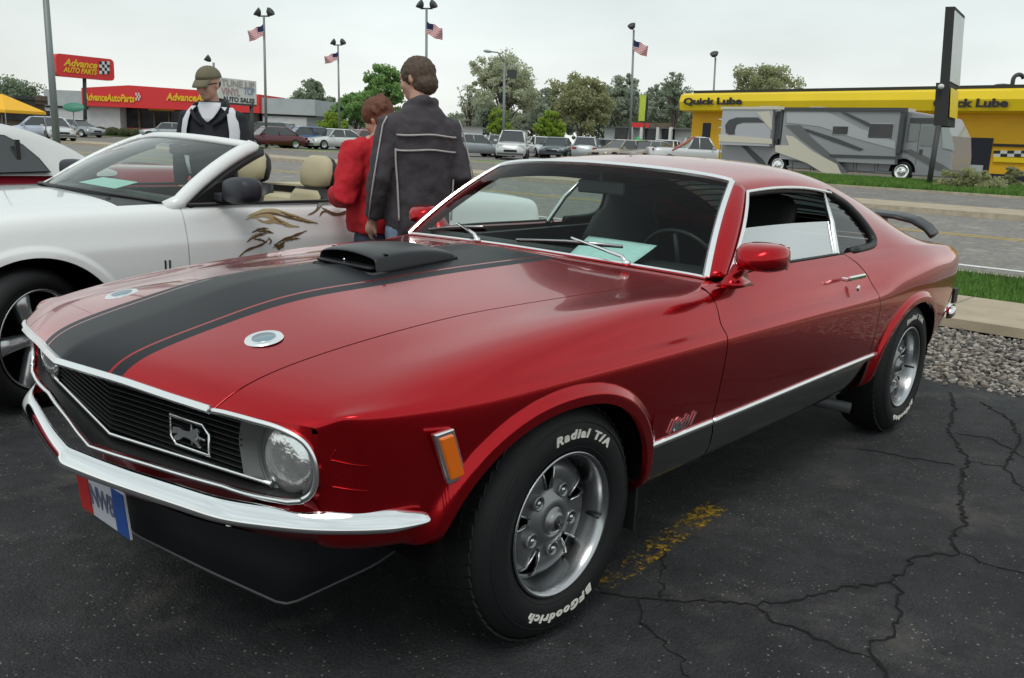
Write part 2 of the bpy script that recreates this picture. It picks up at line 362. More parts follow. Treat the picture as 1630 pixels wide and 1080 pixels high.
# loose grit on the asphalt near the camera
def grit():
    n = 1300; r = np.random.default_rng(9); V = []; F = []
    T = np.array([(1, 0, -.3), (-.5, .87, -.3), (-.5, -.87, -.3), (0, 0, .8)]); TF = np.array([(0, 1, 3), (1, 2, 3), (2, 0, 3), (0, 2, 1)])
    k = 0
    while k < n:
        x, y = r.uniform(-3.9, 1.7), r.uniform(-.2, 2.4)
        s = r.uniform(.0012, .0034)*(1.5 if r.random() < .06 else 1); a = r.uniform(0, 2*PI); q = np.array([[math.cos(a), -math.sin(a), 0], [math.sin(a), math.cos(a), 0], [0, 0, 1]])
        V.append((T*s*r.uniform(.7, 1.3, (4, 1)))@q.T+[x, y, s*.3]); F.append(TF+4*k); k += 1
    o = mesh_obj('grit', np.concatenate(V), np.concatenate(F).tolist(), pmat('pale_grit', (.22, .21, .18), rough=.9)); tag(o, 'pale specks of grit scattered on the dark asphalt', 'grit', kind='stuff')
grit()
# cracks: thin ragged furrows following a path
def crack(pts, w=.010, seed=0, sub=14, jag=.014):
    r = random.Random(seed); P = []
    for a, b in zip(pts[:-1], pts[1:]):
        n = max(2, int(math.dist(a, b)/.022))
        for k in range(n):
            t = k/n; P.append((a[0]+(b[0]-a[0])*t+r.uniform(-jag, jag)*(k > 0), a[1]+(b[1]-a[1])*t+r.uniform(-jag, jag)*(k > 0)))
    P.append(pts[-1]); V = []; n = len(P)
    for i, p in enumerate(P):
        a, b = P[max(i-1, 0)], P[min(i+1, n-1)]; t = math.atan2(b[1]-a[1], b[0]-a[0]); ww = w*.72*(.25+1.1*r.random())*(.25 if i in (0, n-1) else 1); nx, ny = -math.sin(t), math.cos(t)
        V += [(p[0]+nx*ww, p[1]+ny*ww, .0035), (p[0], p[1], .0015), (p[0]-nx*ww, p[1]-ny*ww, .0035)]
    F = []
    for i in range(n-1): F += [(3*i, 3*i+1, 3*i+4, 3*i+3), (3*i+1, 3*i+2, 3*i+5, 3*i+4)]
    o = mesh_obj('asphalt_crack', V, F, M['crackm']); tag(o, kind='structure')
M['crackm'] = pmat('crack_dark', (.006, .006, .006), rough=1)
def gp(*pp): return [tuple(ghit(*p)[:2]) for p in pp]
crack(gp((955, 944), (1010, 952), (1080, 958), (1180, 963), (1270, 957), (1335, 938), (1415, 928), (1440, 910), (1450, 890), (1470, 886), (1528, 882)), .007, 1)
crack(gp((1528, 882), (1512, 858), (1525, 842), (1540, 838), (1528, 810), (1530, 770), (1540, 735), (1528, 715), (1510, 685), (1520, 650), (1512, 625)), .009, 2)
crack(gp((1415, 928), (1432, 940), (1430, 985), (1425, 1008), (1385, 1025), (1392, 1050), (1410, 1078), (1420, 1110)), .0065, 3)
crack(gp((1205, 966), (1225, 988), (1290, 1012), (1340, 1035), (1385, 1048)), .005, 4)
crack(gp((1015, 955), (1020, 985), (1045, 1015), (1080, 1045), (1090, 1085)), .004, 5)
crack(gp((1062, 850), (1055, 900), (1050, 955)), .004, 6)
crack(gp((1365, 715), (1440, 728), (1520, 742)), .005, 7)
crack(gp((1528, 882), (1590, 905), (1660, 925)), .004, 8)
crack(gp((1540, 735), (1600, 745), (1625, 780), (1660, 800)), .005, 9)
crack(gp((1560, 640), (1610, 670), (1625, 700), (1600, 745)), .006, 10)
crack(gp((1520, 690), (1580, 700), (1640, 735)), .005, 11)
# worn yellow bay line under the car
def worn_line():
    a, b = ghit(952, 935), ghit(1150, 800); m, n, l, bb = nmat('worn_yellow_paint'); t = n.new('ShaderNodeTexCoord')
    x = n.new('ShaderNodeTexNoise'); x.inputs['Scale'].default_value = 38; x.inputs['Detail'].default_value = 6; x.inputs['Roughness'].default_value = .75; l.new(t.outputs['Object'], x.inputs['Vector'])
    x2 = n.new('ShaderNodeTexNoise'); x2.inputs['Scale'].default_value = 6; l.new(t.outputs['Object'], x2.inputs['Vector'])
    ad = n.new('ShaderNodeMath'); ad.operation = 'MULTIPLY_ADD'; ad.inputs[1].default_value = .6; l.new(x2.outputs[0], ad.inputs[0]); l.new(x.outputs[0], ad.inputs[2])
    r = n.new('ShaderNodeMapRange'); r.inputs['From Min'].default_value = .81; r.inputs['From Max'].default_value = .94; l.new(ad.outputs[0], r.inputs['Value'])
    bb.inputs['Base Color'].default_value = (.40, .24, .015, 1); bb.inputs['Roughness'].default_value = .8; l.new(r.outputs[0], bb.inputs['Alpha'])
    d = (b-a).normalized(); nn = Vector((-d.y, d.x, 0))*.05; V = []
    N_ = 24
    for i in range(N_+1):
        p = a+(b-a)*i/N_; w = 1-.5*(i in (0, N_)); V += [tuple(p+nn*w+Vector((0, 0, .004))), tuple(p-nn*w+Vector((0, 0, .004)))]
    o = mesh_obj('bay_line', V, [(2*i, 2*i+1, 2*i+3, 2*i+2) for i in range(N_)], m); tag(o, kind='structure')
worn_line()
# ------------------------------------------------------------------ background
def onplane(px, py, A, B):
    """(s,z): distance along the wall A->B and height where the ray through the pixel meets the vertical wall"""
    v = ray(px, py); C = Vector(CAM_POS); d = Vector((B.x-A.x, B.y-A.y, 0)); L = d.length; d /= L; n = Vector((-d.y, d.x, 0))
    t = (A-C).dot(n)/v.dot(n); p = C+v*t; return (p-A).dot(d), p.z
class Wall:
    def __init__(s, A, B, base=None):
        s.A = Vector((A.x, A.y, 0)); s.B = Vector((B.x, B.y, 0)); s.d = (s.B-s.A).normalized(); n = Vector((-s.d.y, s.d.x, 0)); 
        if n.dot(Vector((CAM_POS[0], CAM_POS[1], 0))-s.A) < 0: n = -n
        s.n = n; s.L = (s.B-s.A).length; s.z0 = min(gz(A.x), gz(B.x))+.02 if base is None else base
    def at(s, px, py): return onplane(px, py, s.A, s.B)
    def P(s, a, z, out=0): p = s.A+s.d*a+s.n*out; return Vector((p.x, p.y, z))
    def box(s, nm, mat, par, a0, a1, z0, z1, out=.05, depth=.1, bevel=0):
        """slab from face 'out' back by depth"""
        V = [s.P(a, z, o) for o in (out, out-depth) for a, z in ((a0, z0), (a1, z0), (a1, z1), (a0, z1))]
        mb = MB(); mb.add(V, [(0, 1, 2, 3), (7, 6, 5, 4), (0, 4, 5, 1), (1, 5, 6, 2), (2, 6, 7, 3), (3, 7, 4, 0)]); return mb.build(nm, mat, par, bevel=bevel)
    def pbox(s, nm, mat, par, x0, y0, x1, y1, out=.05, depth=.1):
        a0, z1 = s.at(x0, y0); a1, _ = s.at(x1, y0); _, z0 = s.at(x0, y1); return s.box(nm, mat, par, min(a0, a1), max(a0, a1), min(z0, z1), max(z0, z1), out, depth)
    def text(s, nm, txt, mat, par, x0, y0, x1, y1, out=.08, bold=0, shear=0, width=None):
        """text filling the pixel rectangle"""
        a0, z1 = s.at(x0, y0); a1, z1b = s.at(x1, y0); _, z0 = s.at(x0, y1); rightward = s.d.dot(Vector(R2)) > 0
        V, F = text_geo(txt, size=1, extrude=.01, bold=bold, shear=shear); w = V[:, 0].max()-V[:, 0].min(); h = V[:, 1].max()-V[:, 1].min()
        cx = (V[:, 0].max()+V[:, 0].min())/2; cy = (V[:, 1].max()+V[:, 1].min())/2; kx = abs(a1-a0)/w; kz = abs(z1-z0)/h; am = (a0+a1)/2; zm = (z0+z1)/2
        W = [s.P(am+(v[0]-cx)*kx*(1 if rightward else -1), zm+(v[1]-cy)*kz, out+v[2]) for v in V]
        return mesh_obj(nm, [tuple(p) for p in W], F, mat, par)
def wall_px(xl, xr, dl, dr): return Wall(gdist(xl, dl), gdist(xr, dr))
M['sred'] = pmat('sign_red', (.68, .03, .032), rough=.45, noise=.05); M['syel'] = pmat('sign_yellow', (.80, .52, .02), rough=.5)
M['block'] = pmat('painted_block_wall', (.55, .56, .57), rough=.9, noise=.06, nscale=2); M['lgrey'] = pmat('fascia_grey', (.42, .45, .46), rough=.8, noise=.08, nscale=1)
M['wwin'] = pmat('shop_window_dark', (.035, .035, .04), rough=.15, noise=.5, nscale=.8)
M['roofd'] = pmat('roof_dark', (.03, .03, .032), rough=.8)
M['pole'] = pmat('galvanised_pole', (.22, .25, .25), rough=.55, metal=.4); M['pdark'] = pmat('dark_pole', (.045, .05, .05), rough=.6)
M['wht'] = pmat('building_white', (.66, .67, .65), rough=.85, noise=.05); M['brown'] = pmat('brown_fascia', (.13, .10, .07), rough=.85, noise=.2, nscale=1)
M['qyel'] = pmat('lube_yellow', (.86, .62, .01), rough=.45, noise=.04, nscale=.5); M['qora'] = pmat('lube_orange_yellow', (.84, .46, .012), rough=.6, noise=.04, nscale=.7)
M['navy'] = pmat('dark_navy', (.015, .018, .03), rough=.5)

# --- auto parts shop
def auto_shop():
    r = empty('auto_parts_shop', gdist(250, 108)); inv = r.location.copy()
    tag(r, 'auto parts shop with a long red fascia, yellow lettering and pale block walls', 'shop')
    def P_(o): o.location = o.location-inv if False else o.location; o.matrix_parent_inverse = Matrix.Translation(-inv); return o
    W = wall_px(72, 503, 112, 97); zb = W.z0-.4
    def px(nm, m, a, b, c, d, out=.05, dep=.1): return P_(W.pbox(nm, m, r, a, b, c, d, out, dep))
    def floor(nm, m, a, b, c, out=.05, dep=.1):
        a0, z1 = W.at(a, b); a1, _ = W.at(c, b); return P_(W.box(nm, m, r, min(a0, a1), max(a0, a1), zb, z1, out, dep))
    floor('wall', M['block'], 72, 165, 190, 0, 9); floor('wall', M['block'], 418, 172, 488, 0, 9)
    floor('back_wall', M['wwin'], 186, 168, 418, -1.5, 7)
    px('upper_wall', M['lgrey'], 72, 143, 140, 168, .3, 9.6); px('upper_wall', M['lgrey'], 418, 156, 503, 181, .3, 9.6); px('eave', M['roofd'], 72, 168, 140, 171, .15, .2); px('eave', M['roofd'], 418, 181, 503, 184, .15, .2)
    a0, _ = W.at(138, 150); a1, _ = W.at(418, 150); am, _ = W.at(213, 150)
    zl0, zt = W.at(138, 169)[1], W.at(138, 141)[1]; zm = W.at(213, 137)[1]
    V = []
    for o in (.9, -6):
        for a, z in ((a0, zl0), (a1, zl0), (a1, zt+.05), (am, zm), (a0, zt)): V.append(W.P(a, z, o))
    mb = MB(); mb.add(V, [(0, 1, 2, 3, 4), (9, 8, 7, 6, 5)]+[(i, (i+1) % 5, 5+(i+1) % 5, 5+i) for i in range(5)]); P_(mb.build('red_fascia', M['sred'], r))
    P_(W.text('fascia_lettering', 'AdvanceAutoParts', M['syel'], r, 142, 149, 222, 161, 1.0, bold=.03, shear=.2))
    P_(W.text('fascia_lettering', 'AdvanceAutoParts', M['syel'], r, 272, 149, 376, 161, 1.0, bold=.03, shear=.2))
    for i in range(4):
        for j in range(3):
            if (i+j) % 2 == 0: px('checker_square', M['wht'], 224+i*2, 149+j*4, 226+i*2, 153+j*4, 1.02, .04)
    for k in range(9):
        x = 190+k*24; px('window_pane', M['wwin'], x, 172, x+20, 208, -1.2, .1); px('window_mullion', M['brown'], x+20, 170, x+23, 212, -1.1, .15)
    px('poster_strip', M['sred'], 192, 203, 228, 210, -1.05, .05); px('poster_strip', M['wht'], 192, 206, 228, 208, -1.0, .05)
    px('window_banner', M['syel'], 228, 170, 270, 175, -1.0, .1)
    for k in range(7):
        o = MB().ell((0, 0, .4), (.8, .8, .5), nu=8, nv=5).build('shrub', M['soil']); p = gdist(100+k*20, 96-k); o.location = p; tag(o, '%s dark round shrub from the left in the row before the auto parts shop' % ('first', 'second', 'third', 'fourth', 'fifth', 'sixth', 'seventh')[k], 'shrub', 'shrubs before the auto parts shop')
auto_shop()
# shop verge
vg_ = MB(); A_, B_ = gdist(96, 93), gdist(235, 86); n_ = Wall(A_, B_).n
vg_.add([A_+Vector((0, 0, .12)), B_+Vector((0, 0, .12)), B_-n_*5+Vector((0, 0, .14)), A_-n_*5+Vector((0, 0, .14))], [(0, 1, 2, 3)]); tag(vg_.build('shop_verge', M['grass_far']), kind='structure')

def pole_sign():
    b = gdist(136, 84); r = empty('pole_sign', b); tag(r, 'red pole sign with yellow lettering and checkered flag left of the auto parts shop', 'sign')
    inv = Matrix.Translation(-b); W = wall_px(84, 178, 82, 84.5)
    a0, z1 = W.at(85, 85); a1, _ = W.at(177, 92); _, z0 = W.at(85, 121)
    V = []; L = a1-a0; h = z1-z0; cr = h*.18
    # slightly sloping rounded panel
    out = []
    for cx, cz, s in ((a0+cr, z0+cr, 180), (a1-cr, z0+cr, 270), (a1-cr, z1-cr, 0), (a0+cr, z1-cr, 90)):
        for k in range(4): t = math.radians(s+k*30); out.append((cx+cr*math.cos(t), cz+cr*math.sin(t)))
    n = len(out); V = [W.P(a, z, .35) for a, z in out]+[W.P(a, z, -.35) for a, z in out]
    mb = MB(); mb.add(V, [tuple(range(n)), tuple(range(2*n-1, n-1, -1))]+[(i, (i+1) % n, n+(i+1) % n, n+i) for i in range(n)]); o = mb.build('sign_panel', M['sred'], r); o.matrix_parent_inverse = inv
    for t, y0, y1, x1 in (('Advance', 93, 105, 150), ('AUTO PARTS', 106, 115, 150)):
        o = W.text('sign_lettering', t, M['syel'], r, 96, y0, x1, y1, .40, bold=.03, shear=.35); o.matrix_parent_inverse = inv
    for i in range(4):
        for j in range(4): o = W.pbox('checker_square', M['wht'] if (i+j) % 2 else M['roofd'], r, 154+i*4, 98+j*5, 158+i*4, 103+j*5, .40, .04); o.matrix_parent_inverse = inv
    o = MB().tube([b, W.P((a0+a1)/2, z0, 0)], .16, 8).build('pole', M['pdark'], r); o.matrix_parent_inverse = inv
pole_sign()
def simple_building(nm, label, cat, xl, xr, dl, dr, ytop, mat, roofmat=None, yroof=None, depth=8):
    W = wall_px(xl, xr, dl, dr); b = W.P(W.L/2, W.z0, 0); r = empty(nm, b); tag(r, label, cat); inv = Matrix.Translation(-b)
    _, z1 = W.at(xl, ytop); o = W.box('wall', mat, r, 0, W.L, W.z0-.5, z1, 0, depth); o.matrix_parent_inverse = inv
    if roofmat:
        _, z2 = W.at(xl, yroof)
        V = [W.P(-.4, z1, .5), W.P(W.L+.4, z1, .5), W.P(W.L+.4, z1, -depth-.5), W.P(-.4, z1, -depth-.5), W.P(.3, z2, -depth/2), W.P(W.L-.3, z2, -depth/2)]
        mb = MB(); mb.add(V, [(0, 1, 5, 4), (2, 3, 4, 5), (1, 2, 5), (3, 0, 4), (3, 2, 1, 0)]); o = mb.build('roof', roofmat, r); o.matrix_parent_inverse = inv
    return r, W, inv
r, W, inv = simple_building('roadside_building', 'low brown and dark roadside building at the far left behind the orange tent', 'building', -60, 74, 95, 100, 152, M['brown'], M['roofd'], 147)
for a, b, c, d, m in ((20, 152, 52, 168, 'pdark'), (52, 152, 72, 166, 'brown'), (0, 172, 76, 190, 'wwin'), (-50, 156, 10, 170, 'lgrey')):
    o = W.pbox('fascia_panel' if m != 'wwin' else 'window', M[m], r, a, b, c, d, .3, .3); o.matrix_parent_inverse = inv
simple_building('warehouse', 'white building with a pale shallow roof behind the parked cars, left of the man', 'building', 535, 640, 98, 95, 196, M['wht'], M['lgrey'], 181)
simple_building('small_store', 'small white flat-roofed store behind the silver sedan', 'building', 730, 768, 92, 92, 200, M['wht'], M['roofd'], 199, 6)
simple_building('small_store', 'small white block behind the white front-facing car', 'building', 812, 840, 92, 92, 205, M['wht'], M['roofd'], 204, 6)
r, W, inv = simple_building('strip_mall', 'grey row of shops with a red sign band and white pillars', 'building', 962, 1100, 84, 80, 203, M['lgrey'], M['roofd'], 198, 10)
for x0, x1 in ((1008, 1038), (1038, 1072)): o = W.pbox('sign_band', M['sred'] if x0 < 1030 else M['brown'], r, x0, 196, x1, 203, .6, .3); o.matrix_parent_inverse = inv
for x in (1008, 1024, 1050, 1070): o = W.pbox('pillar', M['wht'], r, x, 203, x+4, 228, .6, .3); o.matrix_parent_inverse = inv
for x in (980, 1028, 1055): o = W.pbox('window', M['wwin'], r, x, 205, x+20, 222, .1, .12); o.matrix_parent_inverse = inv
# orange tent
def tent():
    b = gdist(8, 58); r = empty('canopy_tent', b); tag(r, 'orange pitched canopy tent at the left edge of the picture', 'tent'); zt = at(8, 150, 58).z; ze = at(55, 178, 58).z; e = 1.5
    m = pmat('orange_canvas', (.86, .46, .02), rough=.7)
    V = [(-e, -e, ze-b.z), (e, -e, ze-b.z), (e, e, ze-b.z), (-e, e, ze-b.z), (0, 0, zt-b.z)]+[(x, y, ze-b.z-.15) for x, y in ((-e, -e), (e, -e), (e, e), (-e, e))]
    mb = MB(); mb.add(V, [(0, 1, 4), (1, 2, 4), (2, 3, 4), (3, 0, 4), (0, 5, 6, 1), (1, 6, 7, 2), (2, 7, 8, 3), (3, 8, 5, 0)]); mb.build('canopy', m, r)
    for x, y in ((-e, -e), (e, -e), (e, e), (-e, e)): MB().tube([(x*.97, y*.97, 0), (x*.97, y*.97, ze-b.z)], .03, 6).build('leg', M['pole'], r)
    r.rotation_euler.z = .5
tent()
# --- quick lube
def lube():
    W = wall_px(1100, 1630, 66, 55); W.L *= 1.35; b = W.P(W.L/2, W.z0, 0); r = empty('oil_change_shop', b); inv = Matrix.Translation(-b); tag(r, 'bright yellow oil change shop with dark roof edge and black lettering', 'shop')
    def px(nm, m, a, b_, c, d, out=.05, dep=.1): o = W.pbox(nm, m, r, a, b_, c, d, out, dep); o.matrix_parent_inverse = inv; return o
    a0 = 0; a1 = W.L; z_ = lambda y: W.at(1110, y)[1]
    o = W.box('wall', M['qora'], r, 0, a1, W.z0-.4, z_(178), 0, 9); o.matrix_parent_inverse = inv
    zf0, zf1 = z_(180), z_(150); V = []; prof = [(.2, zf0), (1.1, zf0+.12), (1.25, zf0+.7), (1.1, zf1-.15), (.6, zf1), (-9, zf1)]
    rings = []
    for a in np.concatenate([[-1.0, -.8], np.linspace(-.3, a1, 12)]):
        k = 1.0 if a > -.5 else (.55 if a > -.9 else 0.0); rings.append([W.P(a, (zf0+zf1)/2+(z-(zf0+zf1)/2)*(.55+.45*k), o*k-.5*(1-k)) for o, z in prof])
    mb = MB(); mb.rings(rings, cap=True, sm=False); o = mb.build('fascia', M['qyel'], r); o.matrix_parent_inverse = inv
    o = W.box('roof_edge', M['roofd'], r, .3, a1, zf1-.02, z_(145.5), .5, 9.4); o.matrix_parent_inverse = inv
    t1 = W.text('fascia_lettering', 'Quick Lube', M['roofd'], r, 1107, 158, 1200, 171, 1.30, bold=.045); t1.matrix_parent_inverse = inv
    t2 = W.text('fascia_lettering', 'Quick Lube', M['roofd'], r, 1503, 160, 1622, 176, 1.30, bold=.045); t2.matrix_parent_inverse = inv
    px('bay_opening', M['navy'], 1530, 219, 1582, 270, .06, .2); px('bay_opening', M['navy'], 1120, 196, 1132, 232, .06, .1)
    px('base_band', M['navy'], 1104, 252, 1750, 286, .1, .2); px('dark_trim', M['roofd'], 1582, 229, 1760, 233, .1, .15)
    px('wall_sign', M['lgrey'], 1533, 262, 1567, 273, .2, .1)
    for i in range(12):
        for j in range(2): px('checker_square', M['wht'] if (i+j) % 2 else M['roofd'], 1583+i*11, 240+j*5, 1594+i*11, 245+j*5, .1, .06)
    for i in range(2):
        for j in range(6): px('checker_square', M['wht'] if (i+j) % 2 else M['roofd'], 1520+i*5, 222+j*5, 1525+i*5, 227+j*5, .1, .06)
    px('stripe_board', M['qyel'], 1583, 250, 1760, 258, .12, .1)
    # roof vent and bent pipe
    p = at(1595, 150, 56); mb = MB(); mb.lathe([(0, .55), (.4, .5), (.75, .28), (.8, 0), (.5, -.05), (.5, -.6)], n=16); o = mb.build('roof_vent', M['pdark'], r); o.matrix_parent_inverse = inv; o.location = p
    q = at(1609, 150, 55); top_ = at(1609, 118, 55).z-q.z; pts = [(0, 0, -.4), (0, 0, top_-.3)]+[(0+.28*R2.x*(1-math.cos(t))*1.0, .28*R2.y*(1-math.cos(t)), top_-.3+.28*math.sin(t)) for t in np.linspace(.2, PI*.9, 8)]
    o = MB().tube(pts, .11, 8).build('bent_vent_pipe', M['pdark'], r); o.matrix_parent_inverse = inv; o.location = q
lube()
# --- motorhome
def rv():
    A, B = ghit(1150, 276), ghit(1520, 286); dA = 49.0; A = gdist(1150, 51); B = gdist(1519, 45.5); W = Wall(A, B); b = W.P(W.L/2, W.z0+.10, -1.2); r = empty('motorhome', b); inv = Matrix.Translation(-b)
    tag(r, 'large grey motorhome with cream and charcoal swoosh graphics parked before the yellow shop', 'motorhome')
    m1 = pmat('motorhome_grey', (.27, .28, .30), rough=.35, coat=.5); m2 = pmat('motorhome_charcoal', (.06, .065, .07), rough=.4); m3 = pmat('motorhome_cream', (.62, .58, .48), rough=.4); m4 = pmat('motorhome_light_grey', (.44, .45, .48), rough=.35); m5 = pmat('motorhome_mid_grey', (.13, .135, .14), rough=.35)
    Z0 = W.z0+.10; zt = W.at(1340, 176)[1]
    def fix(o): o.matrix_parent_inverse = inv; return o
    def poly(nm, m, pts, out, dep=.02):
        Q = [W.at(*p) for p in pts]; n = len(Q); V = [W.P(a, z, out) for a, z in Q]+[W.P(a, z, out-dep) for a, z in Q]
        mb = MB(); mb.add(V, [tuple(range(n)), tuple(range(2*n-1, n-1, -1))]+[(i, (i+1) % n, n+(i+1) % n, n+i) for i in range(n)]); return fix(mb.build(nm, m, r))
    aF = W.at(1515, 230)[0]; zb = Z0+.20
    # body: rounded nose, wheels cut as dark arches in front
    outl = [(0, zb+.05), (0, zt-.15), (.15, zt), (aF-2.2, zt), (aF-.6, zt-.25), (aF-.05, zt-1.1), (aF+.10, zt-2.0), (aF+.12, zb+.35), (aF-.1, zb)]
    V = [W.P(a, z, 0) for a, z in outl]+[W.P(a, z, -2.45) for a, z in outl]; n = len(outl)
    mb = MB(); mb.add(V, [tuple(range(n)), tuple(range(2*n-1, n-1, -1))]+[(i, (i+1) % n, n+(i+1) % n, n+i) for i in range(n)]); fix(mb.build('body', m1, r, bevel=.06))
    # slide-out rooms
    s1 = W.pbox('slide_out', m4, r, 1158, 174, 1238, 231, .45, .5); fix(s1); s2 = W.pbox('slide_out', m1, r, 1254, 178, 1440, 254, .35, .4); fix(s2)
    fix(W.pbox('awning_roll', m2, r, 1254, 172, 1448, 178, .42, .3)); fix(W.pbox('awning_roll', m3, r, 1156, 171, 1256, 175, .5, .3)); fix(W.pbox('slide_trim', m2, r, 1440, 178, 1447, 245, .40, .3)); fix(W.pbox('slide_trim', m2, r, 1240, 178, 1246, 230, .2, .2)); fix(W.pbox('slide_trim', m2, r, 1249, 174, 1253, 222, .36, .2))
    # graphics
    poly('charcoal_arc', m2, [(1163, 212), (1162, 200), (1168, 192), (1180, 188), (1214, 188), (1224, 196), (1190, 196), (1180, 199), (1177, 208), (1177, 215), (1168, 215)], .475)
    poly('cream_swoosh', m3, [(1212, 180), (1232, 178), (1236, 196), (1236, 208), (1228, 200)], .475)
    poly('cream_swoosh', m3, [(1152, 215), (1236, 222), (1236, 230), (1152, 226)], .47)
    poly('cream_swoosh', m3, [(1256, 216), (1268, 218), (1300, 242), (1338, 262), (1345, 278), (1318, 277), (1290, 260), (1240, 242), (1240, 232), (1262, 232)], .385)
    poly('charcoal_stripe', m5, [(1256, 200), (1280, 200), (1300, 222), (1330, 248), (1356, 276), (1346, 276), (1318, 250), (1280, 222)], .380)
    poly('charcoal_stripe', m2, [(1278, 204), (1290, 206), (1340, 222), (1380, 238), (1374, 241), (1330, 226), (1280, 207)], .378)
    poly('light_panel', m4, [(1258, 178), (1320, 178), (1376, 206), (1430, 226), (1430, 238), (1370, 222), (1310, 202), (1258, 196)], .372)
    poly('charcoal_stripe', m2, [(1344, 180), (1352, 180), (1396, 200), (1396, 206), (1384, 200)], .40)
    poly('charcoal_stripe', m2, [(1326, 246), (1440, 250), (1440, 254), (1326, 251)], .39)
    poly('charcoal_stripe', m2, [(1176, 228), (1184, 228), (1214, 254), (1220, 262), (1208, 262)], .03)
    poly('charcoal_stripe', m5, [(1438, 240), (1450, 238), (1500, 262), (1512, 270), (1512, 276), (1490, 270)], .03)
    for q in ((1332, 202, 1356, 214), (1390, 198, 1428, 220)): fix(W.pbox('window_frame', m4, r, q[0]-1, q[1]-1, q[2]+1, q[3]+1, .375, .04)); fix(W.pbox('window', M['wwin'], r, *q, .39, .04))
    for q in ((1447, 197, 1464, 225), (1469, 201, 1490, 232)): fix(W.pbox('cab_window', M['glass'] if False else pmat('cab_glass', (.13, .16, .16), rough=.1, coat=1), r, *q, .03, .04))
    ws = poly('windscreen', pmat('cab_windscreen', (.30, .36, .36), rough=.08, coat=1), [(1499, 196), (1510, 196), (1520, 240), (1501, 236)], .04, .03)
    fix(W.pbox('front_cap_dark', m2, r, 1450, 188, 1505, 195, .05, .1)); fix(W.pbox('filler_cap', m2, r, 1464, 238, 1469, 246, .04, .05))
    zw = W.z0+.46
    for x in (1238, 1436):
        a = W.at(x, 270)[0]; c = W.P(a, zw, -.16)
        mb = MB(); mb.lathe([(0, .17), (.5, .17), (.66, .12), (.70, 0), (.66, -.15), (0, -.15)], axis='y', n=28)
        q = Vector((0, 1, 0)).rotation_difference(W.n).to_matrix(); mb.v = [tuple(q@Vector(v)*.74+c+W.n*.08) for v in mb.v]
        t = fix(mb.build('wheel', M['rubber'], r)); mb = MB(); mb.lathe([(0, .02), (.1, .06), (.12, .02), (.3, .0), (.33, .03), (.35, 0)], axis='y', n=24); mb.v = [tuple(q@Vector(v)+c+W.n*.21) for v in mb.v]; h = fix(mb.build('hub_cap', M['bright'], r))
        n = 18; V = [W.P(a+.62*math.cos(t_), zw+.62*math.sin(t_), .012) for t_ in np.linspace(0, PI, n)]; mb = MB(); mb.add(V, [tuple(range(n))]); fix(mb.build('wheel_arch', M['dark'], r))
    for x0 in (1262, 1296, 1330, 1364, 1398):
        for q in ((x0, 257, x0+30, 257.8), (x0, 272, x0+30, 272.8), (x0, 257, x0+.8, 272.8), (x0+29.2, 257, x0+30, 272.8)): fix(W.pbox('hatch_seam', m2, r, *q, .012, .03))
    for q in ((1493, 197, 1493.8, 274), (1466, 196, 1466.8, 262), (1452, 196, 1493, 196.8)): fix(W.pbox('door_seam', m2, r, *q, .012, .03))
    # ladder at the back, roof units, mirror
    for dx in (1139, 1147):
        a, z0 = W.at(dx, 262); _, z1 = W.at(dx, 180); fix(MB().tube([W.P(a, z0, -.3), W.P(a, z1, -.3)], .035, 6).build('ladder_rail', M['bright'], r))
    for k in range(6): a, z = W.at(1139, 190+k*13); a2, _ = W.at(1147, 190); fix(MB().tube([W.P(a, z, -.3), W.P(a2, z, -.3)], .03, 6).build('ladder_rung', M['bright'], r))
    fix(W.pbox('roof_unit', m3, r, 1200, 168, 1228, 173, -.6, 1)); fix(W.pbox('roof_unit', m3, r, 1280, 169, 1300, 173, -.6, 1)); fix(W.pbox('roof_unit', m3, r, 1412, 171, 1436, 176, -.6, 1))
    o = W.pbox('rear_bumper_box', M['qyel'], r, 1134, 243, 1146, 256, -.6, .6); fix(o)
rv()
# --- pylon sign
def pylon():
    b = gdist(1490, 40); r = empty('pylon_sign', b); tag(r, 'tall narrow black pylon sign standing before the motorhome cab', 'sign')
    top_ = at(1513, 10, 40); low = at(1497, 205, 40); vx = (Vector(CAM_POS)-b); vx.z = 0; vx.normalize(); side = Vector((-vx.y, vx.x, 0))
    if side.dot(R2) < 0: side = -side
    ppm = 1400/40; fdir = (side*.16-vx*.98).normalized()      # the face runs away from us, seen at a grazing angle
    def blk(nm, m, p0, p1, thick, wid, s0=0):
        V = []
        for p in (p0, p1):
            for a, c in ((0, 0), (thick, 0), (thick, wid), (0, wid)): V.append(p-b+side*(a+s0)+fdir*c)
        mb = MB(); mb.add(V, [(3, 2, 1, 0), (4, 5, 6, 7), (0, 1, 5, 4), (1, 2, 6, 5), (2, 3, 7, 6), (3, 0, 4, 7)]); return mb.build(nm, m, r)
    m_ = pmat('sign_face_white', (.60, .63, .62), rough=.4, noise=.08, nscale=.6)
    p0, p1 = at(1496, 134, 40), at(1505, 11, 40); blk('sign_edge', M['roofd'], p0, p1, .34, 2.6); blk('sign_face', m_, p0+Vector((0, 0, .1)), p1-Vector((0, 0, .15)), .03, 2.4, .345)
    p0, p1 = at(1486, 200, 40), at(1490, 132, 40); blk('lower_sign_box', M['roofd'], p0, p1, .50, 1.9); blk('lower_sign_face', M['qyel'], at(1489, 186, 40), at(1491, 140, 40), .03, 1.8, .51)
    MB().tube([(0, 0, -.1), at(1494, 200, 40)-b], .11, 8).build('pole', M['pdark'], r); MB().ell(at(1498, 138, 39.8)-b, (.12, .12, .1)).build('sign_light', M['wht'], r)
pylon()
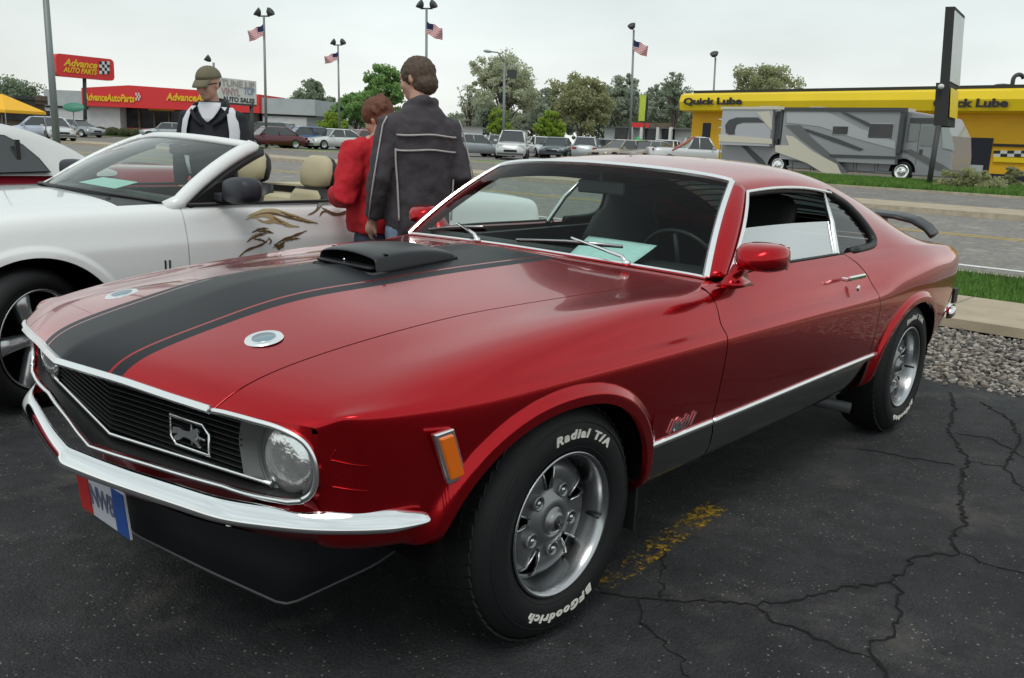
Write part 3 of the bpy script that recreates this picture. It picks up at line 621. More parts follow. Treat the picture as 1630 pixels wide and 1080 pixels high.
# --- poles, lamps and flags
def flag_mat():
    m, n, l, b = nmat('flag_cloth'); u = n.new('ShaderNodeUVMap'); s = n.new('ShaderNodeSeparateXYZ'); l.new(u.outputs[0], s.inputs[0])
    w = n.new('ShaderNodeMath'); w.operation = 'MULTIPLY'; w.inputs[1].default_value = 6.5; l.new(s.outputs['Y'], w.inputs[0]); f = n.new('ShaderNodeMath'); f.operation = 'FRACT'; l.new(w.outputs[0], f.inputs[0]); g = n.new('ShaderNodeMath'); g.operation = 'GREATER_THAN'; g.inputs[1].default_value = .5; l.new(f.outputs[0], g.inputs[0])
    mx = n.new('ShaderNodeMix'); mx.data_type = 'RGBA'; mx.inputs['A'].default_value = (.50, .05, .07, 1); mx.inputs['B'].default_value = (.70, .64, .64, 1); l.new(g.outputs[0], mx.inputs['Factor'])
    a = n.new('ShaderNodeMath'); a.operation = 'LESS_THAN'; a.inputs[1].default_value = .4; l.new(s.outputs['X'], a.inputs[0]); c = n.new('ShaderNodeMath'); c.operation = 'GREATER_THAN'; c.inputs[1].default_value = .46; l.new(s.outputs['Y'], c.inputs[0]); d = n.new('ShaderNodeMath'); d.operation = 'MULTIPLY'; l.new(a.outputs[0], d.inputs[0]); l.new(c.outputs[0], d.inputs[1])
    m2 = n.new('ShaderNodeMix'); m2.data_type = 'RGBA'; m2.inputs['B'].default_value = (.02, .025, .09, 1); l.new(mx.outputs['Result'], m2.inputs['A']); l.new(d.outputs[0], m2.inputs['Factor']); l.new(m2.outputs['Result'], b.inputs['Base Color']); b.inputs['Roughness'].default_value = .8; return m
FM = flag_mat()
def flag(px, y0, y1, dx, d, label):
    """drooping flag hung on the pole at photo column px from y0; fly end dx pixels to the side, hanging down to y1"""
    T = at(px, y0, d); hoist = (T-at(px, y0+(y1-y0)*.62, d)).length; fly = abs(dx)*d/1400*1.0; sd = R2*(1 if dx > 0 else -1); V = []; UV = []; N_ = 12; K_ = 8
    drop = (T-at(px, y1, d)).length-hoist
    for i in range(N_+1):
        for j in range(K_+1):
            s, t = i/N_, j/K_; p = T+sd*(fly*s)+Vector((0, 0, -hoist*t*(1-.12*s)-drop*(s**.8)*(1.0)-.06*math.sin(s*9+t*3)))-FW*(.18*math.sin(s*8+t*4)*s); V.append(tuple(p)); UV.append((s, 1-t))
    F = grid_faces(N_+1, K_+1); o = mesh_obj('flag', V, F, FM, smooth=True); uv = o.data.uv_layers.new(name='UVMap')
    for lp in o.data.loops: uv.data[lp.index].uv = UV[lp.vertex_index]
    tag(o, label, 'flag', 'flags on the light poles')
def lamp_pole(px0, y0, px1, d, heads, label, nm='lamp_pole', r0=.10, cat='lamp pole', ghead=.30):
    T = at(px0, y0, d); B = gdist(px1, d); r = empty(nm, B); tag(r, label, cat, 'light poles'); MB().tube([(0, 0, -.1), T-B], [r0, r0*.7], 8).build('pole', M['pole'], r)
    t = T-B; bb = MB().tube([t-R2*.38, t+R2*.38], .05, 6).build('cross_arm', M['pdark'], r) if len(heads) > 1 else None
    for s in heads:
        c = t+R2*(.38*s)+Vector((0, 0, .22)); q = Matrix.Rotation(.6*s, 3, FW)
        mb = MB(); mb.lathe([(.05, -.22), (ghead*.7, -.09), (ghead, .13), (ghead*.9, .16), (.0, .11)], n=14); qq = Vector((0, 0, 1)).rotation_difference((R2*s*.75+Vector((0, 0, .55))-FW*.35).normalized()).to_matrix(); mb.v = [tuple(qq@Vector(v)+c) for v in mb.v]; mb.build('flood_light', M['pdark'], r)
lamp_pole(420, 26, 424, 62, (-1, 1), 'light pole with two floodlights, a flag hanging to its left, rising behind the dark SUV')
flag(419, 38, 69, -22, 61.8, 'flag hanging left from the light pole nearest the capped man')
lamp_pole(538, 72, 541, 80, (-1, 1), 'slim light pole with two floodlights left of the couple, the shortest of the flagged ones')
flag(538, 82, 104, -20, 79.8, 'small flag on the pole left of the couple')
lamp_pole(679, 14, 679, 58, (-1, 1), 'light pole with two floodlights rising behind the man in the grey jacket')
flag(679.5, 33, 67, 24, 57.8, 'flag hanging right from the pole above the man in the grey jacket')
lamp_pole(1009, 48, 1005, 66, (-.4,), 'single-headed light pole with a flag, standing above the trees left of the yellow shop')
flag(1009, 62, 93, 22, 65.8, 'flag on the single-headed pole above the trees')
lamp_pole(1139, 92, 1134, 75, (-.3,), 'light pole behind the left end of the yellow shop', ghead=.35)
lamp_pole(340, 100, 343, 60, (-.9,), 'short light pole partly hidden behind the capped man', ghead=.22)
# tall plain pole at left
B = gdist(90, 27); T = at(70, -40, 27); r = empty('utility_pole', B); tag(r, 'tall thick grey steel pole cropped by the top edge at far left', 'pole'); MB().tube([(0, 0, -.1), T-B], [.10, .075], 10).build('pole', M['pdark'] if False else M['pole'], r)
# cobra street light
def cobra():
    B = gdist(803, 60); T = at(803, 100, 60); e = at(776, 82, 60); r = empty('street_lamp', B); tag(r, 'slender street lamp with a long curved arm reaching left, before the big tree', 'street lamp')
    t = T-B; e = e-B; MB().tube([(0, 0, -.1), t], [.11, .08], 8).build('pole', M['pole'], r); MB().tube([t, t*.6+e*.4+Vector((0, 0, .35)), e], .05, 6).build('arm', M['pole'], r); MB().ell(e, (.38, .16, .10)).build('lamp_head', M['lgrey'], r)
    MB().box(at(815, 118, 60)-B, (.5, .4, .5)).build('flood_light', M['pdark'], r); MB().tube([at(804, 124, 60)-B, at(815, 122, 60)-B], .04, 6).build('flood_arm', M['pole'], r)
cobra()
# changeable letter board
def board():
    W = wall_px(348, 406, 58, 60); b = gdist(400, 60); r = empty('letter_board', b); inv = Matrix.Translation(-b); tag(r, 'white roadside letter board with worn red and dark lettering beside the capped man', 'sign')
    def fx(o): o.matrix_parent_inverse = inv
    fx(W.pbox('board', M['wht'], r, 345, 123, 406, 164, .1, .3)); fx(W.pbox('board_frame', M['pdark'], r, 345, 162, 406, 165, .14, .36))
    fd = pmat('faded_letters', (.45, .30, .30), rough=.8); dk = pmat('letter_dark', (.06, .06, .08), rough=.8)
    fx(W.text('board_lettering', 'TUNE UP', pmat('letter_tan', (.40, .36, .33), rough=.8), r, 350, 126, 403, 137, .12, bold=.02)); fx(W.text('board_lettering', 'VINYL', fd, r, 350, 139, 380, 151, .12, bold=.02)); fx(W.text('board_lettering', 'TOP', pmat('letter_blue', (.25, .30, .45), rough=.8), r, 386, 139, 403, 151, .12, bold=.02)); fx(W.text('board_lettering', 'AUTO SALES', dk, r, 352, 153, 403, 161, .12, bold=.03))
    a, _ = W.at(400, 160); fx(MB().tube([W.P(a, W.z0-.1, 0), W.P(a, W.at(400, 164)[1], 0)], .13, 8).build('pole', M['pdark'], r)); a, _ = W.at(350, 160); fx(MB().tube([W.P(a, W.z0-.1, 0), W.P(a, W.at(400, 164)[1], 0)], .13, 8).build('pole', M['pdark'], r))
board()
# green oval sign and yellow-green banner
def small_signs():
    b = gdist(117, 80); r = empty('street_sign', b); tag(r, 'small green oval sign on a thin post before the pale shop wall', 'sign'); t = at(117, 171, 80)-b; MB().tube([(0, 0, -.1), t], .04, 6).build('post', M['pole'], r); q = Vector((0, 0, 1)).rotation_difference(-FW).to_matrix(); mb = MB(); mb.lathe([(0, .03), (.55, .03), (.58, 0)], n=18); mb.v = [tuple(q@Vector(v)) for v in mb.v]; mb.v = [(v[0]*1.5+t.x, v[1]*1.5+t.y, v[2]*.65+t.z) for v in mb.v]; mb.build('sign_plate', pmat('sign_green', (.05, .22, .15), rough=.5), r)
    b = gdist(1024, 62); r = empty('banner_flag', b); tag(r, 'tall yellow-green banner with a black edge in front of the row of shops', 'banner'); W = Wall(gdist(1018, 62), gdist(1032, 62)); inv = Matrix.Translation(-b)
    o = W.pbox('banner_cloth', pmat('banner_yellow_green', (.45, .55, .06), rough=.7, noise=.15, nscale=2), r, 1019, 151, 1029, 193, .05, .08); o.matrix_parent_inverse = inv; o = W.pbox('banner_edge', M['roofd'], r, 1029, 155, 1032.5, 194, .06, .1); o.matrix_parent_inverse = inv; MB().tube([(0, 0, -.1), at(1030, 152, 62)-b], .04, 6).build('pole', M['pdark'], r)
    b = gdist(1017, 58); m = pmat('inflatable_green', (.02, .38, .10), rough=.5); mb = MB(); mb.rings([[(x+rr*math.cos(t), y+rr*math.sin(t), z) for t in np.linspace(0, 2*PI, 9)[:-1]] for x, y, z, rr in ((0, 0, -.1, .35), (0, 0, .5, .30), (.05, .05, .9, .22), (0, 0, 1.1, .34), (0, 0, 1.5, .2), (0, 0, 1.7, .04))]); o = mb.build('inflatable_figure', m); o.location = b; tag(o, 'small green inflatable advertising figure before the row of shops', 'inflatable')
small_signs()

# --- trees
def leaf_mat(nm, c):
    m, n, l, b = nmat(nm); g = n.new('ShaderNodeNewGeometry'); r = n.new('ShaderNodeMapRange'); r.inputs['To Min'].default_value = .86; r.inputs['To Max'].default_value = 1.14; l.new(g.outputs['Random Per Island'], r.inputs['Value'])
    s = n.new('ShaderNodeVectorMath'); s.operation = 'SCALE'; s.inputs[0].default_value = c; l.new(r.outputs[0], s.inputs['Scale']); l.new(s.outputs[0], b.inputs['Base Color']); b.inputs['Roughness'].default_value = .9; b.inputs['Specular IOR Level'].default_value = .1
    tr = n.new('ShaderNodeBsdfTranslucent'); l.new(s.outputs[0], tr.inputs[0]); mx = n.new('ShaderNodeMixShader'); mx.inputs[0].default_value = .5; l.new(b.outputs[0], mx.inputs[1]); l.new(tr.outputs[0], mx.inputs[2]); l.new(mx.outputs[0], n['Material Output'].inputs[0]); return m
LM = {'olive': leaf_mat('leaves_olive', (.42, .45, .26)), 'grey': leaf_mat('leaves_grey_green', (.38, .43, .33)), 'green': leaf_mat('leaves_green', (.27, .43, .16)), 'bright': leaf_mat('leaves_bright', (.33, .45, .08)), 'brown': leaf_mat('leaves_brown_olive', (.40, .41, .23)), 'pale': leaf_mat('leaves_pale', (.55, .58, .42)), 'dark': leaf_mat('leaves_dark', (.30, .36, .25))}  # leaf tones paled, so distance haze is put into the colour
M['bark'] = pmat('bark', (.12, .10, .085), rough=.95, noise=.3, nscale=4)
TREE_N = 0
def tree(px, ytop, wpx, d, lm, label, dens=1.0, ybot=None, leaf=.30, seed=1, nm='tree', cat='tree', limbs=9, shape=1.0, group=None):
    rng = np.random.default_rng(seed); b = gdist(px, d); T = at(px, ytop, d); H = T.z-b.z; R = wpx*d/1400/2; r = empty(nm, b); tag(r, label, cat, group)
    zc = H*(.60 if cat == 'tree' else .5); rz_ = H-zc
    mb = MB(); mb.tube([(0, 0, -.2), (rng.uniform(-.2, .2), 0, H*.25), (rng.uniform(-.3, .3), rng.uniform(-.3, .3), H*.5)], [H*.028, H*.022, H*.015], 7)
    tips = []
    for k in range(limbs):
        a = 2*PI*k/limbs+rng.uniform(-.3, .3); z0 = H*rng.uniform(.16, .42); rr = R*rng.uniform(.55, .95); z1 = zc+rz_*rng.uniform(-.2, .80)*(1 if k % 3 else 1)
        if k % 3 == 0: rr *= .35; z1 = zc+rz_*.85
        e = Vector((math.cos(a)*rr, math.sin(a)*rr, z1)); m_ = Vector((e.x*.35, e.y*.35, z0+(z1-z0)*.55)); mb.tube([(0, 0, z0), m_, e], [H*.014, H*.009, H*.003], 5); tips += [m_*.5+e*.5, e]
        for q in range(4):
            s = m_.lerp(e, rng.uniform(.1, .9)); f = s+Vector((rng.uniform(-1, 1), rng.uniform(-1, 1), rng.uniform(.1, 1)))*R*.38; mb.tube([s, (s+f)/2+Vector((0, 0, .1)), f], [H*.005, H*.0035, H*.0015], 4); tips.append(f)
    mb.build('trunk', M['bark'], r)
    nc = int(46*dens); C = []
    while len(C) < nc:
        p = rng.uniform(-1, 1, 3); q = np.linalg.norm(p)
        if q > 1 or q < .35: continue
        if p[2] < -.35 and rng.random() < .6*shape: continue
        C.append(p*np.array([R*.92, R*.92, rz_*.92])+[0, 0, zc])
    C += [np.array(t[:]) for t in tips]; C = np.array(C); nl = int(8200*dens*min(1.6, max(.5, wpx/90))); 
    k = rng.integers(0, len(C), nl); rad = (R*.16*rng.uniform(.5, 1.7, len(C)))[k]
    off = rng.normal(0, 1, (nl, 3)); off /= np.linalg.norm(off, axis=1, keepdims=True); off *= (rng.random(nl)**.5)[:, None]*rad[:, None]*np.array([1, 1, .75]); P = C[k]+off; P[:, 2] = np.maximum(P[:, 2], H*.12)
    a = rng.normal(0, 1, (nl, 3)); a /= np.linalg.norm(a, axis=1, keepdims=True); c = np.cross(a, rng.normal(0, 1, (nl, 3))); c /= np.linalg.norm(c, axis=1, keepdims=True); s = (leaf*.78*rng.uniform(.45, 1.1, nl))[:, None]*.5
    V = np.stack([P-a*s-c*s*.5, P+a*s*.2-c*s, P+a*s+c*s*.3, P-a*s*.2+c*s], 1); mesh_obj('crown', V.reshape(-1, 3), np.arange(4*nl).reshape(-1, 4).tolist(), LM[lm], r)
tree(800, 90, 120, 95, 'pale', 'large pale spreading tree, tallest in the picture, behind the street lamp', 1.5, leaf=.34, seed=3, limbs=14)
tree(925, 124, 100, 90, 'brown', 'dense brown-olive tree right of the tall pale tree', 1.9, leaf=.34, seed=4)
tree(985, 123, 90, 105, 'grey', 'grey-green tree behind the single-headed lamp pole', 1.8, leaf=.36, seed=5)
tree(1045, 135, 70, 110, 'grey', 'grey-green tree behind the yellow-green banner', 1.7, leaf=.36, seed=6)
tree(1070, 111, 56, 100, 'dark', 'thin dark airy tree just left of the yellow shop', .55, leaf=.26, seed=7, limbs=14)
tree(1213, 104, 116, 92, 'olive', 'rounded airy olive tree rising above the yellow shop roof', 1.3, leaf=.32, seed=8, limbs=14)
tree(745, 132, 40, 100, 'pale', 'bare spindly pale tree right of the man in the grey jacket', .35, leaf=.24, seed=9, limbs=14)
tree(500, 134, 74, 105, 'dark', 'dark rounded tree behind the right end of the auto parts shop', 2.0, leaf=.36, seed=10)
tree(612, 103, 74, 85, 'green', 'bright green tree just left of the man in the grey jacket', 1.6, leaf=.34, seed=11)
tree(568, 150, 80, 92, 'green', 'low green tree behind the couple, left of the bright green one', 1.8, leaf=.34, seed=12)
tree(18, 134, 90, 135, 'dark', 'dark tree top above the low building at far left', 1.6, leaf=.4, seed=13)
tree(870, 140, 70, 112, 'grey', 'grey tree between the tall pale tree and the brown-olive one', 1.6, leaf=.36, seed=14)
tree(1100, 150, 60, 115, 'dark', 'dark tree half hidden behind the left end of the yellow shop', 1.5, leaf=.36, seed=15)
tree(770, 160, 70, 120, 'grey', 'low grey tree behind the foot of the tall pale tree', 1.6, leaf=.38, seed=16)
tree(795, 173, 42, 72, 'bright', 'bright yellow-green shrub by the street lamp', 1.5, leaf=.26, seed=17, nm='bush', cat='bush', shape=0)
tree(875, 179, 50, 72, 'bright', 'bright yellow-green shrub in front of the brown-olive tree', 1.7, leaf=.26, seed=18, nm='bush', cat='bush', shape=0)
tree(528, 180, 50, 86, 'bright', 'low bright shrub behind the blue hatchback', 1.3, leaf=.28, seed=19, nm='bush', cat='bush', shape=0)
tree(1555, 284, 84, 38, 'brown', 'low brown-green shrub bed at the end of the far verge', 1.0, leaf=.14, seed=20, nm='bush', cat='bush', shape=0, limbs=5)
tree(1624, 268, 26, 43, 'brown', 'brown leafless shrub at the right edge before the yellow shop', .8, leaf=.14, seed=21, nm='bush', cat='bush', shape=0, limbs=8)
for k in range(16):
    tree(730+k*27+random.uniform(-8, 8), random.uniform(168, 186), 60, 150, random.choice(['grey', 'dark', 'grey']), 'distant grey-green tree, %s from the left in the line behind the shops' % ('first second third fourth fifth sixth seventh eighth ninth tenth eleventh twelfth thirteenth fourteenth fifteenth sixteenth'.split()[k]), 1.0, leaf=.5, seed=40+k, nm='distant_tree', group='distant trees behind the shops')
for k in range(7):
    tree(-40+k*32, random.uniform(150, 160) if k < 3 else 186, 60, 190, 'dark', 'distant dark tree, %s from the left edge, beyond the roadside building' % ('first second third fourth fifth sixth seventh'.split()[k]), .8, leaf=.6, seed=60+k, nm='distant_tree', group='distant trees at the left')

# --- parked cars
CP = {}
def paint(c, nm='car_paint'):
    if c not in CP: CP[c] = pmat(nm, c, rough=.3, coat=.8, metal=.2)
    return CP[c]
M['cglass'] = pmat('car_window_dark', (.03, .035, .037), rough=.08, coat=1)
KIND = {'sedan': dict(L=4.6, W=1.8, H=1.42, prof=[(0, .62), (.05, .72), (.30, .88), (.86, .93), (1.0, .80)], cab=(.28, .40, .70, .86)),
        'hatch': dict(L=4.0, W=1.72, H=1.50, prof=[(0, .62), (.06, .75), (.26, .92), (.93, .98), (1.0, .85)], cab=(.22, .38, .82, .97)),
        'suv': dict(L=4.6, W=1.85, H=1.72, prof=[(0, .75), (.05, .90), (.27, 1.05), (.96, 1.08), (1.0, .95)], cab=(.25, .36, .88, .97)),
        'pickup': dict(L=5.3, W=1.9, H=1.75, prof=[(0, .78), (.04, .98), (.28, 1.05), (.98, 1.05), (1.0, 1.0)], cab=(.26, .34, .52, .58))}
def parked(kind, px, d, yaw, col, label, grp='cars on the lot across the road'):
    K = KIND[kind]; L, W_, H = K['L'], K['W'], K['H']; b = gdist(px, d)+Vector((0, 0, .065)); r = empty('parked_car', b, yaw); tag(r, label, 'car', grp)
    def X(f): return L/2-f*L      # front at +x
    pr = K['prof']; xs = np.linspace(0, 1, 15); R_ = []
    for f in xs:
        zt = np.interp(f, [p[0] for p in pr], [p[1] for p in pr]); e = 1-.16*max(0, 1-f/.10)**2-.12*max(0, (f-.92)/.08)**2; w = W_/2*e
        R_.append([(X(f), -w*.93, .22), (X(f), -w, .45), (X(f), -w*.985, zt*.80), (X(f), -w*.86, zt-.02), (X(f), -w*.4, zt+.02), (X(f), w*.4, zt+.02), (X(f), w*.86, zt-.02), (X(f), w*.985, zt*.80), (X(f), w, .45), (X(f), w*.93, .22)])
    mb = MB(); mb.rings(R_, cap=True); mb.build('body', paint(col), r)
    c0, c1, c2, c3 = K['cab']; zb = lambda f: np.interp(f, [p[0] for p in pr], [p[1] for p in pr])
    def ringc(f, z, w): return [(X(f), -w, z), (X(f), w, z)]
    w0, w1 = W_/2*.88, W_/2*.66; bz = [zb(c0)-.03, zb(c3)-.03]
    base = [(X(c0), -w0, bz[0]), (X(c3), -w0, bz[1]), (X(c3), w0, bz[1]), (X(c0), w0, bz[0])]; topq = [(X(c1), -w1, H-.05), (X(c2), -w1, H-.05), (X(c2), w1, H-.05), (X(c1), w1, H-.05)]
    mb = MB(); mb.add(base+topq, [(0, 1, 5, 4), (1, 2, 6, 5), (2, 3, 7, 6), (3, 0, 4, 7), (4, 5, 6, 7)]); mb.build('windows', M['cglass'], r)
    rf = [(X(c1-.01), -w1-.02, H-.055), (X(c2+.01), -w1-.02, H-.055), (X(c2+.01), w1+.02, H-.055), (X(c1-.01), w1+.02, H-.055)]; rt = [(X(c1+.05), -w1*.8, H), (X(c2-.05), -w1*.8, H), (X(c2-.05), w1*.8, H), (X(c1+.05), w1*.8, H)]
    mb = MB(); mb.add(rf+rt, [(0, 1, 5, 4), (1, 2, 6, 5), (2, 3, 7, 6), (3, 0, 4, 7), (4, 5, 6, 7), (3, 2, 1, 0)]); mb.build('roof', paint(col), r, smooth=False)
    for i in range(4): MB().tube([base[i], topq[i]], .045, 5).build('pillar', paint(col), r)
    for sg in (-1, 1):
        f = .5*(c1+c2)+.02; MB().tube([(X(f), sg*w0, zb(f)-.03), (X(f), sg*w1, H-.05)], .035, 5).build('pillar', paint(col), r)
        for fx in (.17, .80):
            w = MB().lathe([(0, .02), (.20, .03), (.23, .05), (.32, .03), (.33, -.1), (.30, -.17), (0, -.17)], axis='y', n=20); w.v = [(v[0]+X(fx), (v[1]+W_/2-.02)*sg, v[2]+.33) for v in w.v]; t = w.build('tyre', M['rubber'], r)
            w = MB().lathe([(0, .035), (.06, .05), (.19, .045), (.21, .055)], axis='y', n=14); w.v = [(v[0]+X(fx), (v[1]+W_/2-.015)*sg, v[2]+.33) for v in w.v]; w.build('hub_cap', M['steel'], t)
        MB().box((X(.012), sg*W_*.36, pr[1][1]-.10), (.08, .34, .14)).build('headlight', M['lgrey'] if False else pmat_cache('lamp_pale', (.55, .58, .58)), r)
        MB().box((X(.992), sg*W_*.38, pr[-1][1]-.10), (.08, .28, .16)).build('tail_light', M['redlens'], r)
        MB().box((X(c0+.04), sg*(W_/2+.07), zb(c0)+.05), (.1, .18, .12)).build('door_mirror', paint(col), r)
    MB().box((X(.004), 0, .50), (.06, W_*.42, .14)).build('front_grille', M['black'], r); MB().box((X(.0), 0, .33), (.10, W_*.84, .10)).build('front_bumper', M['grey'], r)
    if kind == 'pickup': MB().box((X(.79), 0, 1.02), (L*.36, W_*.8, .08)).build('load_bed', M['dark'], r)
    return r
_pc = {}
def pmat_cache(nm, c):
    if nm not in _pc: _pc[nm] = pmat(nm, c, rough=.15, coat=1)
    return _pc[nm]
WH, SV, DK, BL, MR, RD, BE, DG = (.62, .64, .64), (.33, .36, .38), (.035, .04, .045), (.02, .09, .22), (.10, .012, .02), (.45, .02, .025), (.36, .31, .24), (.03, .05, .045)
y0_ = math.atan2(-FW.y, -FW.x)      # facing the camera
parked('suv', 448, 70, y0_+1.25, DG, 'dark green SUV behind the maroon car, right of the capped man')
parked('sedan', 430, 62, y0_-.9, MR, 'maroon car nearest the capped man')
parked('hatch', 484, 64, y0_-.95, BL, 'blue hatchback between the maroon car and the white sedan')
parked('sedan', 533, 64, y0_-.75, WH, 'white sedan with visible front wheel, right of the blue hatchback')
parked('sedan', 527, 76, y0_-.8, SV, 'silver car behind the white sedan')
parked('sedan', 577, 66, y0_-.8, RD, 'bright red car partly hidden by the person in red')
parked('sedan', 598, 76, y0_-.5, SV, 'silver car behind the person in red')
parked('sedan', 752, 58, y0_+2.2, SV, 'silver sedan seen from behind, just right of the man in the grey jacket')
parked('sedan', 793, 62, y0_+.2, DK, 'black car between the silver sedan and the white front-facing car')
parked('suv', 817, 55, y0_-.05, WH, 'white car facing the camera with two dark grille openings')
parked('sedan', 862, 64, y0_+.3, WH, 'white car just behind and right of the front-facing one')
parked('sedan', 888, 62, y0_-.2, (.05, .08, .09), 'dark teal sedan with its nose to the camera')
parked('hatch', 933, 60, y0_+PI-.1, (.50, .54, .56), 'pale silver hatchback seen from behind')
parked('sedan', 962, 66, y0_+.1, DK, 'black car right of the pale silver hatchback')
parked('sedan', 996, 57, y0_-1.0, BE, 'beige sedan with its bonnet pointing left')
parked('sedan', 1034, 57, y0_-.8, (.28, .24, .20), 'tan sedan behind the green figure')
parked('hatch', 1062, 60, y0_-.4, WH, 'small white car left of the white pickup')
parked('pickup', 1102, 56, y0_+1.7, WH, 'white pickup truck at the rear end of the motorhome')
parked('hatch', 64, 66, y0_-1.0, (.45, .50, .60), 'pale blue car behind the white soft top at far left')
parked('hatch', 84, 66, y0_+.8, WH, 'white car beside the tall pole at far left')
parked('sedan', 122, 82, y0_+1.2, SV, 'silver car at the foot of the red pole sign')
parked('sedan', 268, 84, y0_-1.2, SV, 'silver car parked before the shop windows left of the capped man')
def boom():
    b = gdist(1100, 54); o = MB().tube([at(1070, 240, 54)-b, at(1082, 233, 54)-b, at(1106, 218, 54)-b], [.06, .09, .06], 6).build('red_boom', pmat('faded_red', (.50, .16, .16), rough=.6)); o.location = b; tag(o, 'red and white boom arm slanting above the white pickup', 'boom')
boom()
# ------------------------------------------------------------------ surfaces from longitudinal curves
def nspline(t, P):
    """natural cubic spline through P (n,...) at knots t; returns f(u)"""
    t = np.asarray(t, float); P = np.asarray(P, float); n = len(t); sh = P.shape[1:]; Q = P.reshape(n, -1)
    h = np.diff(t); A = np.eye(n); R = np.zeros_like(Q)
    for i in range(1, n-1):
        A[i, i-1] = h[i-1]; A[i, i] = 2*(h[i-1]+h[i]); A[i, i+1] = h[i]
        R[i] = 6*((Q[i+1]-Q[i])/h[i]-(Q[i]-Q[i-1])/h[i-1])
    Mm = np.linalg.solve(A, R)
    def f(u):
        u = np.clip(np.asarray(u, float), t[0], t[-1]); k = np.clip(np.searchsorted(t, u, 'right')-1, 0, n-2)
        a = (t[k+1]-u)/h[k]; b = (u-t[k])/h[k]
        r = a[:, None]*Q[k]+b[:, None]*Q[k+1]+((a**3-a)[:, None]*Mm[k]+(b**3-b)[:, None]*Mm[k+1])*(h[k]**2)[:, None]/6
        return r.reshape((len(u),)+sh)
    return f
def basis(v, n, p=3):
    kn = np.concatenate([np.zeros(p), np.arange(0, n-p+1), np.full(p, n-p)]).astype(float)
    v = np.clip(np.asarray(v, float), 0, n-p-1e-9); B = np.zeros((len(v), len(kn)-1))
    for i in range(len(kn)-1): B[:, i] = (v >= kn[i]) & (v < kn[i+1])
    for q in range(1, p+1):
        N = np.zeros((len(v), len(kn)-1-q))
        for i in range(len(kn)-1-q):
            d1 = kn[i+q]-kn[i]; d2 = kn[i+q+1]-kn[i+1]
            if d1 > 0: N[:, i] += (v-kn[i])/d1*B[:, i]
            if d2 > 0: N[:, i] += (kn[i+q+1]-v)/d2*B[:, i+1]
        B = N
    return B
def pv(i, n):
    """v parameter where control column i has most weight"""
    return min(max(i-1, 0), n-3)+0.0
ARCHES = [(0.035, .32, .43, .362, 2.15, .020), (-2.705, .32, .41, .355, 2.1, .019)]
def rho(x, z, A):
    return (np.abs((x-A[0])/A[2])**A[4]+np.abs(np.maximum(z-A[1], 0)/A[3])**A[4])**(1/A[4])
GILLS = []
class Surf:
    def __init__(s, us, cols, arches=(), extra=None):
        cols = np.asarray(cols, float)            # (nu, nv, 3)
        s.n = cols.shape[1]; s.us = us; s.f = nspline(us, cols); s.arches = arches; s.extra = None
    def P(s, u, v):
        sh = np.shape(u); u = np.ravel(u).astype(float); v = np.ravel(np.broadcast_to(v, sh)).astype(float)
        C = s.f(u); B = basis(v, s.n); p = np.einsum('ij,ijk->ik', B, C)
        for A in s.arches:
            r = rho(p[:, 0], p[:, 2], A); t = np.clip((1.15-r)/.085, 0, 1); t = t*t*(3-2*t)
            w = np.clip((p[:, 1]-.6)/.1, 0, 1); p[:, 1] += A[5]*t*w
        if s.extra: p = s.extra(p, u, v)
        return p.reshape(sh+(3,))
    def N(s, u, v, e=2e-3):
        vm = s.n-3
        a = s.P(np.minimum(u+e, s.us[-1]), v)-s.P(np.maximum(u-e, s.us[0]), v)
        b = s.P(u, np.minimum(v+e, vm-1e-6))-s.P(u, np.maximum(v-e, 0))
        n = np.cross(a, b); L = np.linalg.norm(n, axis=-1, keepdims=True); return n/np.maximum(L, 1e-12)
def panel(name, S, U, V, mat, parent, flange=.014, mirror=False, both=False, thick_dir=-1, mats=None):
    """U,V: (nu,nv) parameter arrays. both = mirror half joined at the centre line (last v column must be y=0)"""
    P = S.P(U, V); N = S.N(U, V)
    # outward check
    c = P.reshape(-1, 3).mean(0); out = c-np.array([c[0], 0, .45]); flipn = (N.reshape(-1, 3).mean(0)@out) < 0
    if flipn: N = -N
    if both:
        P2 = P[:, ::-1][:, 1:].copy(); P2[..., 1] *= -1; N2 = N[:, ::-1][:, 1:].copy(); N2[..., 1] *= -1
        N = N.copy(); N[:, -1, 1] = 0; P = P.copy(); P[:, -1, 1] = 0
        P = np.concatenate([P, P2], 1); N = np.concatenate([N, N2], 1)
    if mirror:
        P = P.copy(); N = N.copy(); P[..., 1] *= -1; N[..., 1] *= -1
    nu, nv = P.shape[:2]; V0 = P.reshape(-1, 3); N0 = N.reshape(-1, 3); F = np.array(grid_faces(nu, nv))
    a = V0[F[len(F)//2]]; fn = np.cross(a[1]-a[0], a[2]-a[1]); fl = fn@N0[F[len(F)//2][0]] < 0
    if fl: F = F[:, ::-1]
    F = F.tolist()
    if flange:
        idx = [i*nv for i in range(nu)]+[(nu-1)*nv+j for j in range(1, nv)]+[i*nv+nv-1 for i in range(nu-2, -1, -1)]+[j for j in range(nv-2, 0, -1)]
        b = len(V0); m = len(idx); V1 = V0[idx]; V2 = V1-N0[idx]*flange
        V0 = np.concatenate([V0, V1, V2]); N0 = np.concatenate([N0, N0[idx], N0[idx]])
        F += [((b+k), b+(k+1) % m, b+m+(k+1) % m, b+m+k) for k in range(m)]
    return mesh_obj(name, V0, F, mat, parent, smooth=True, normals=N0.tolist(), mats=mats)
def lin(a, b, n): return np.linspace(a, b, n)
def tgrid(us, v0, v1, nv, pw=None):
    """rows = stations us; v from v0(u) to v1(u)"""
    t = np.linspace(0, 1, nv) if pw is None else pw
    us = np.asarray(us, float); v0 = np.broadcast_to(v0, us.shape); v1 = np.broadcast_to(v1, us.shape)
    U = np.repeat(us[:, None], nv, 1); V = v0[:, None]+(v1-v0)[:, None]*t[None]
    return U, V
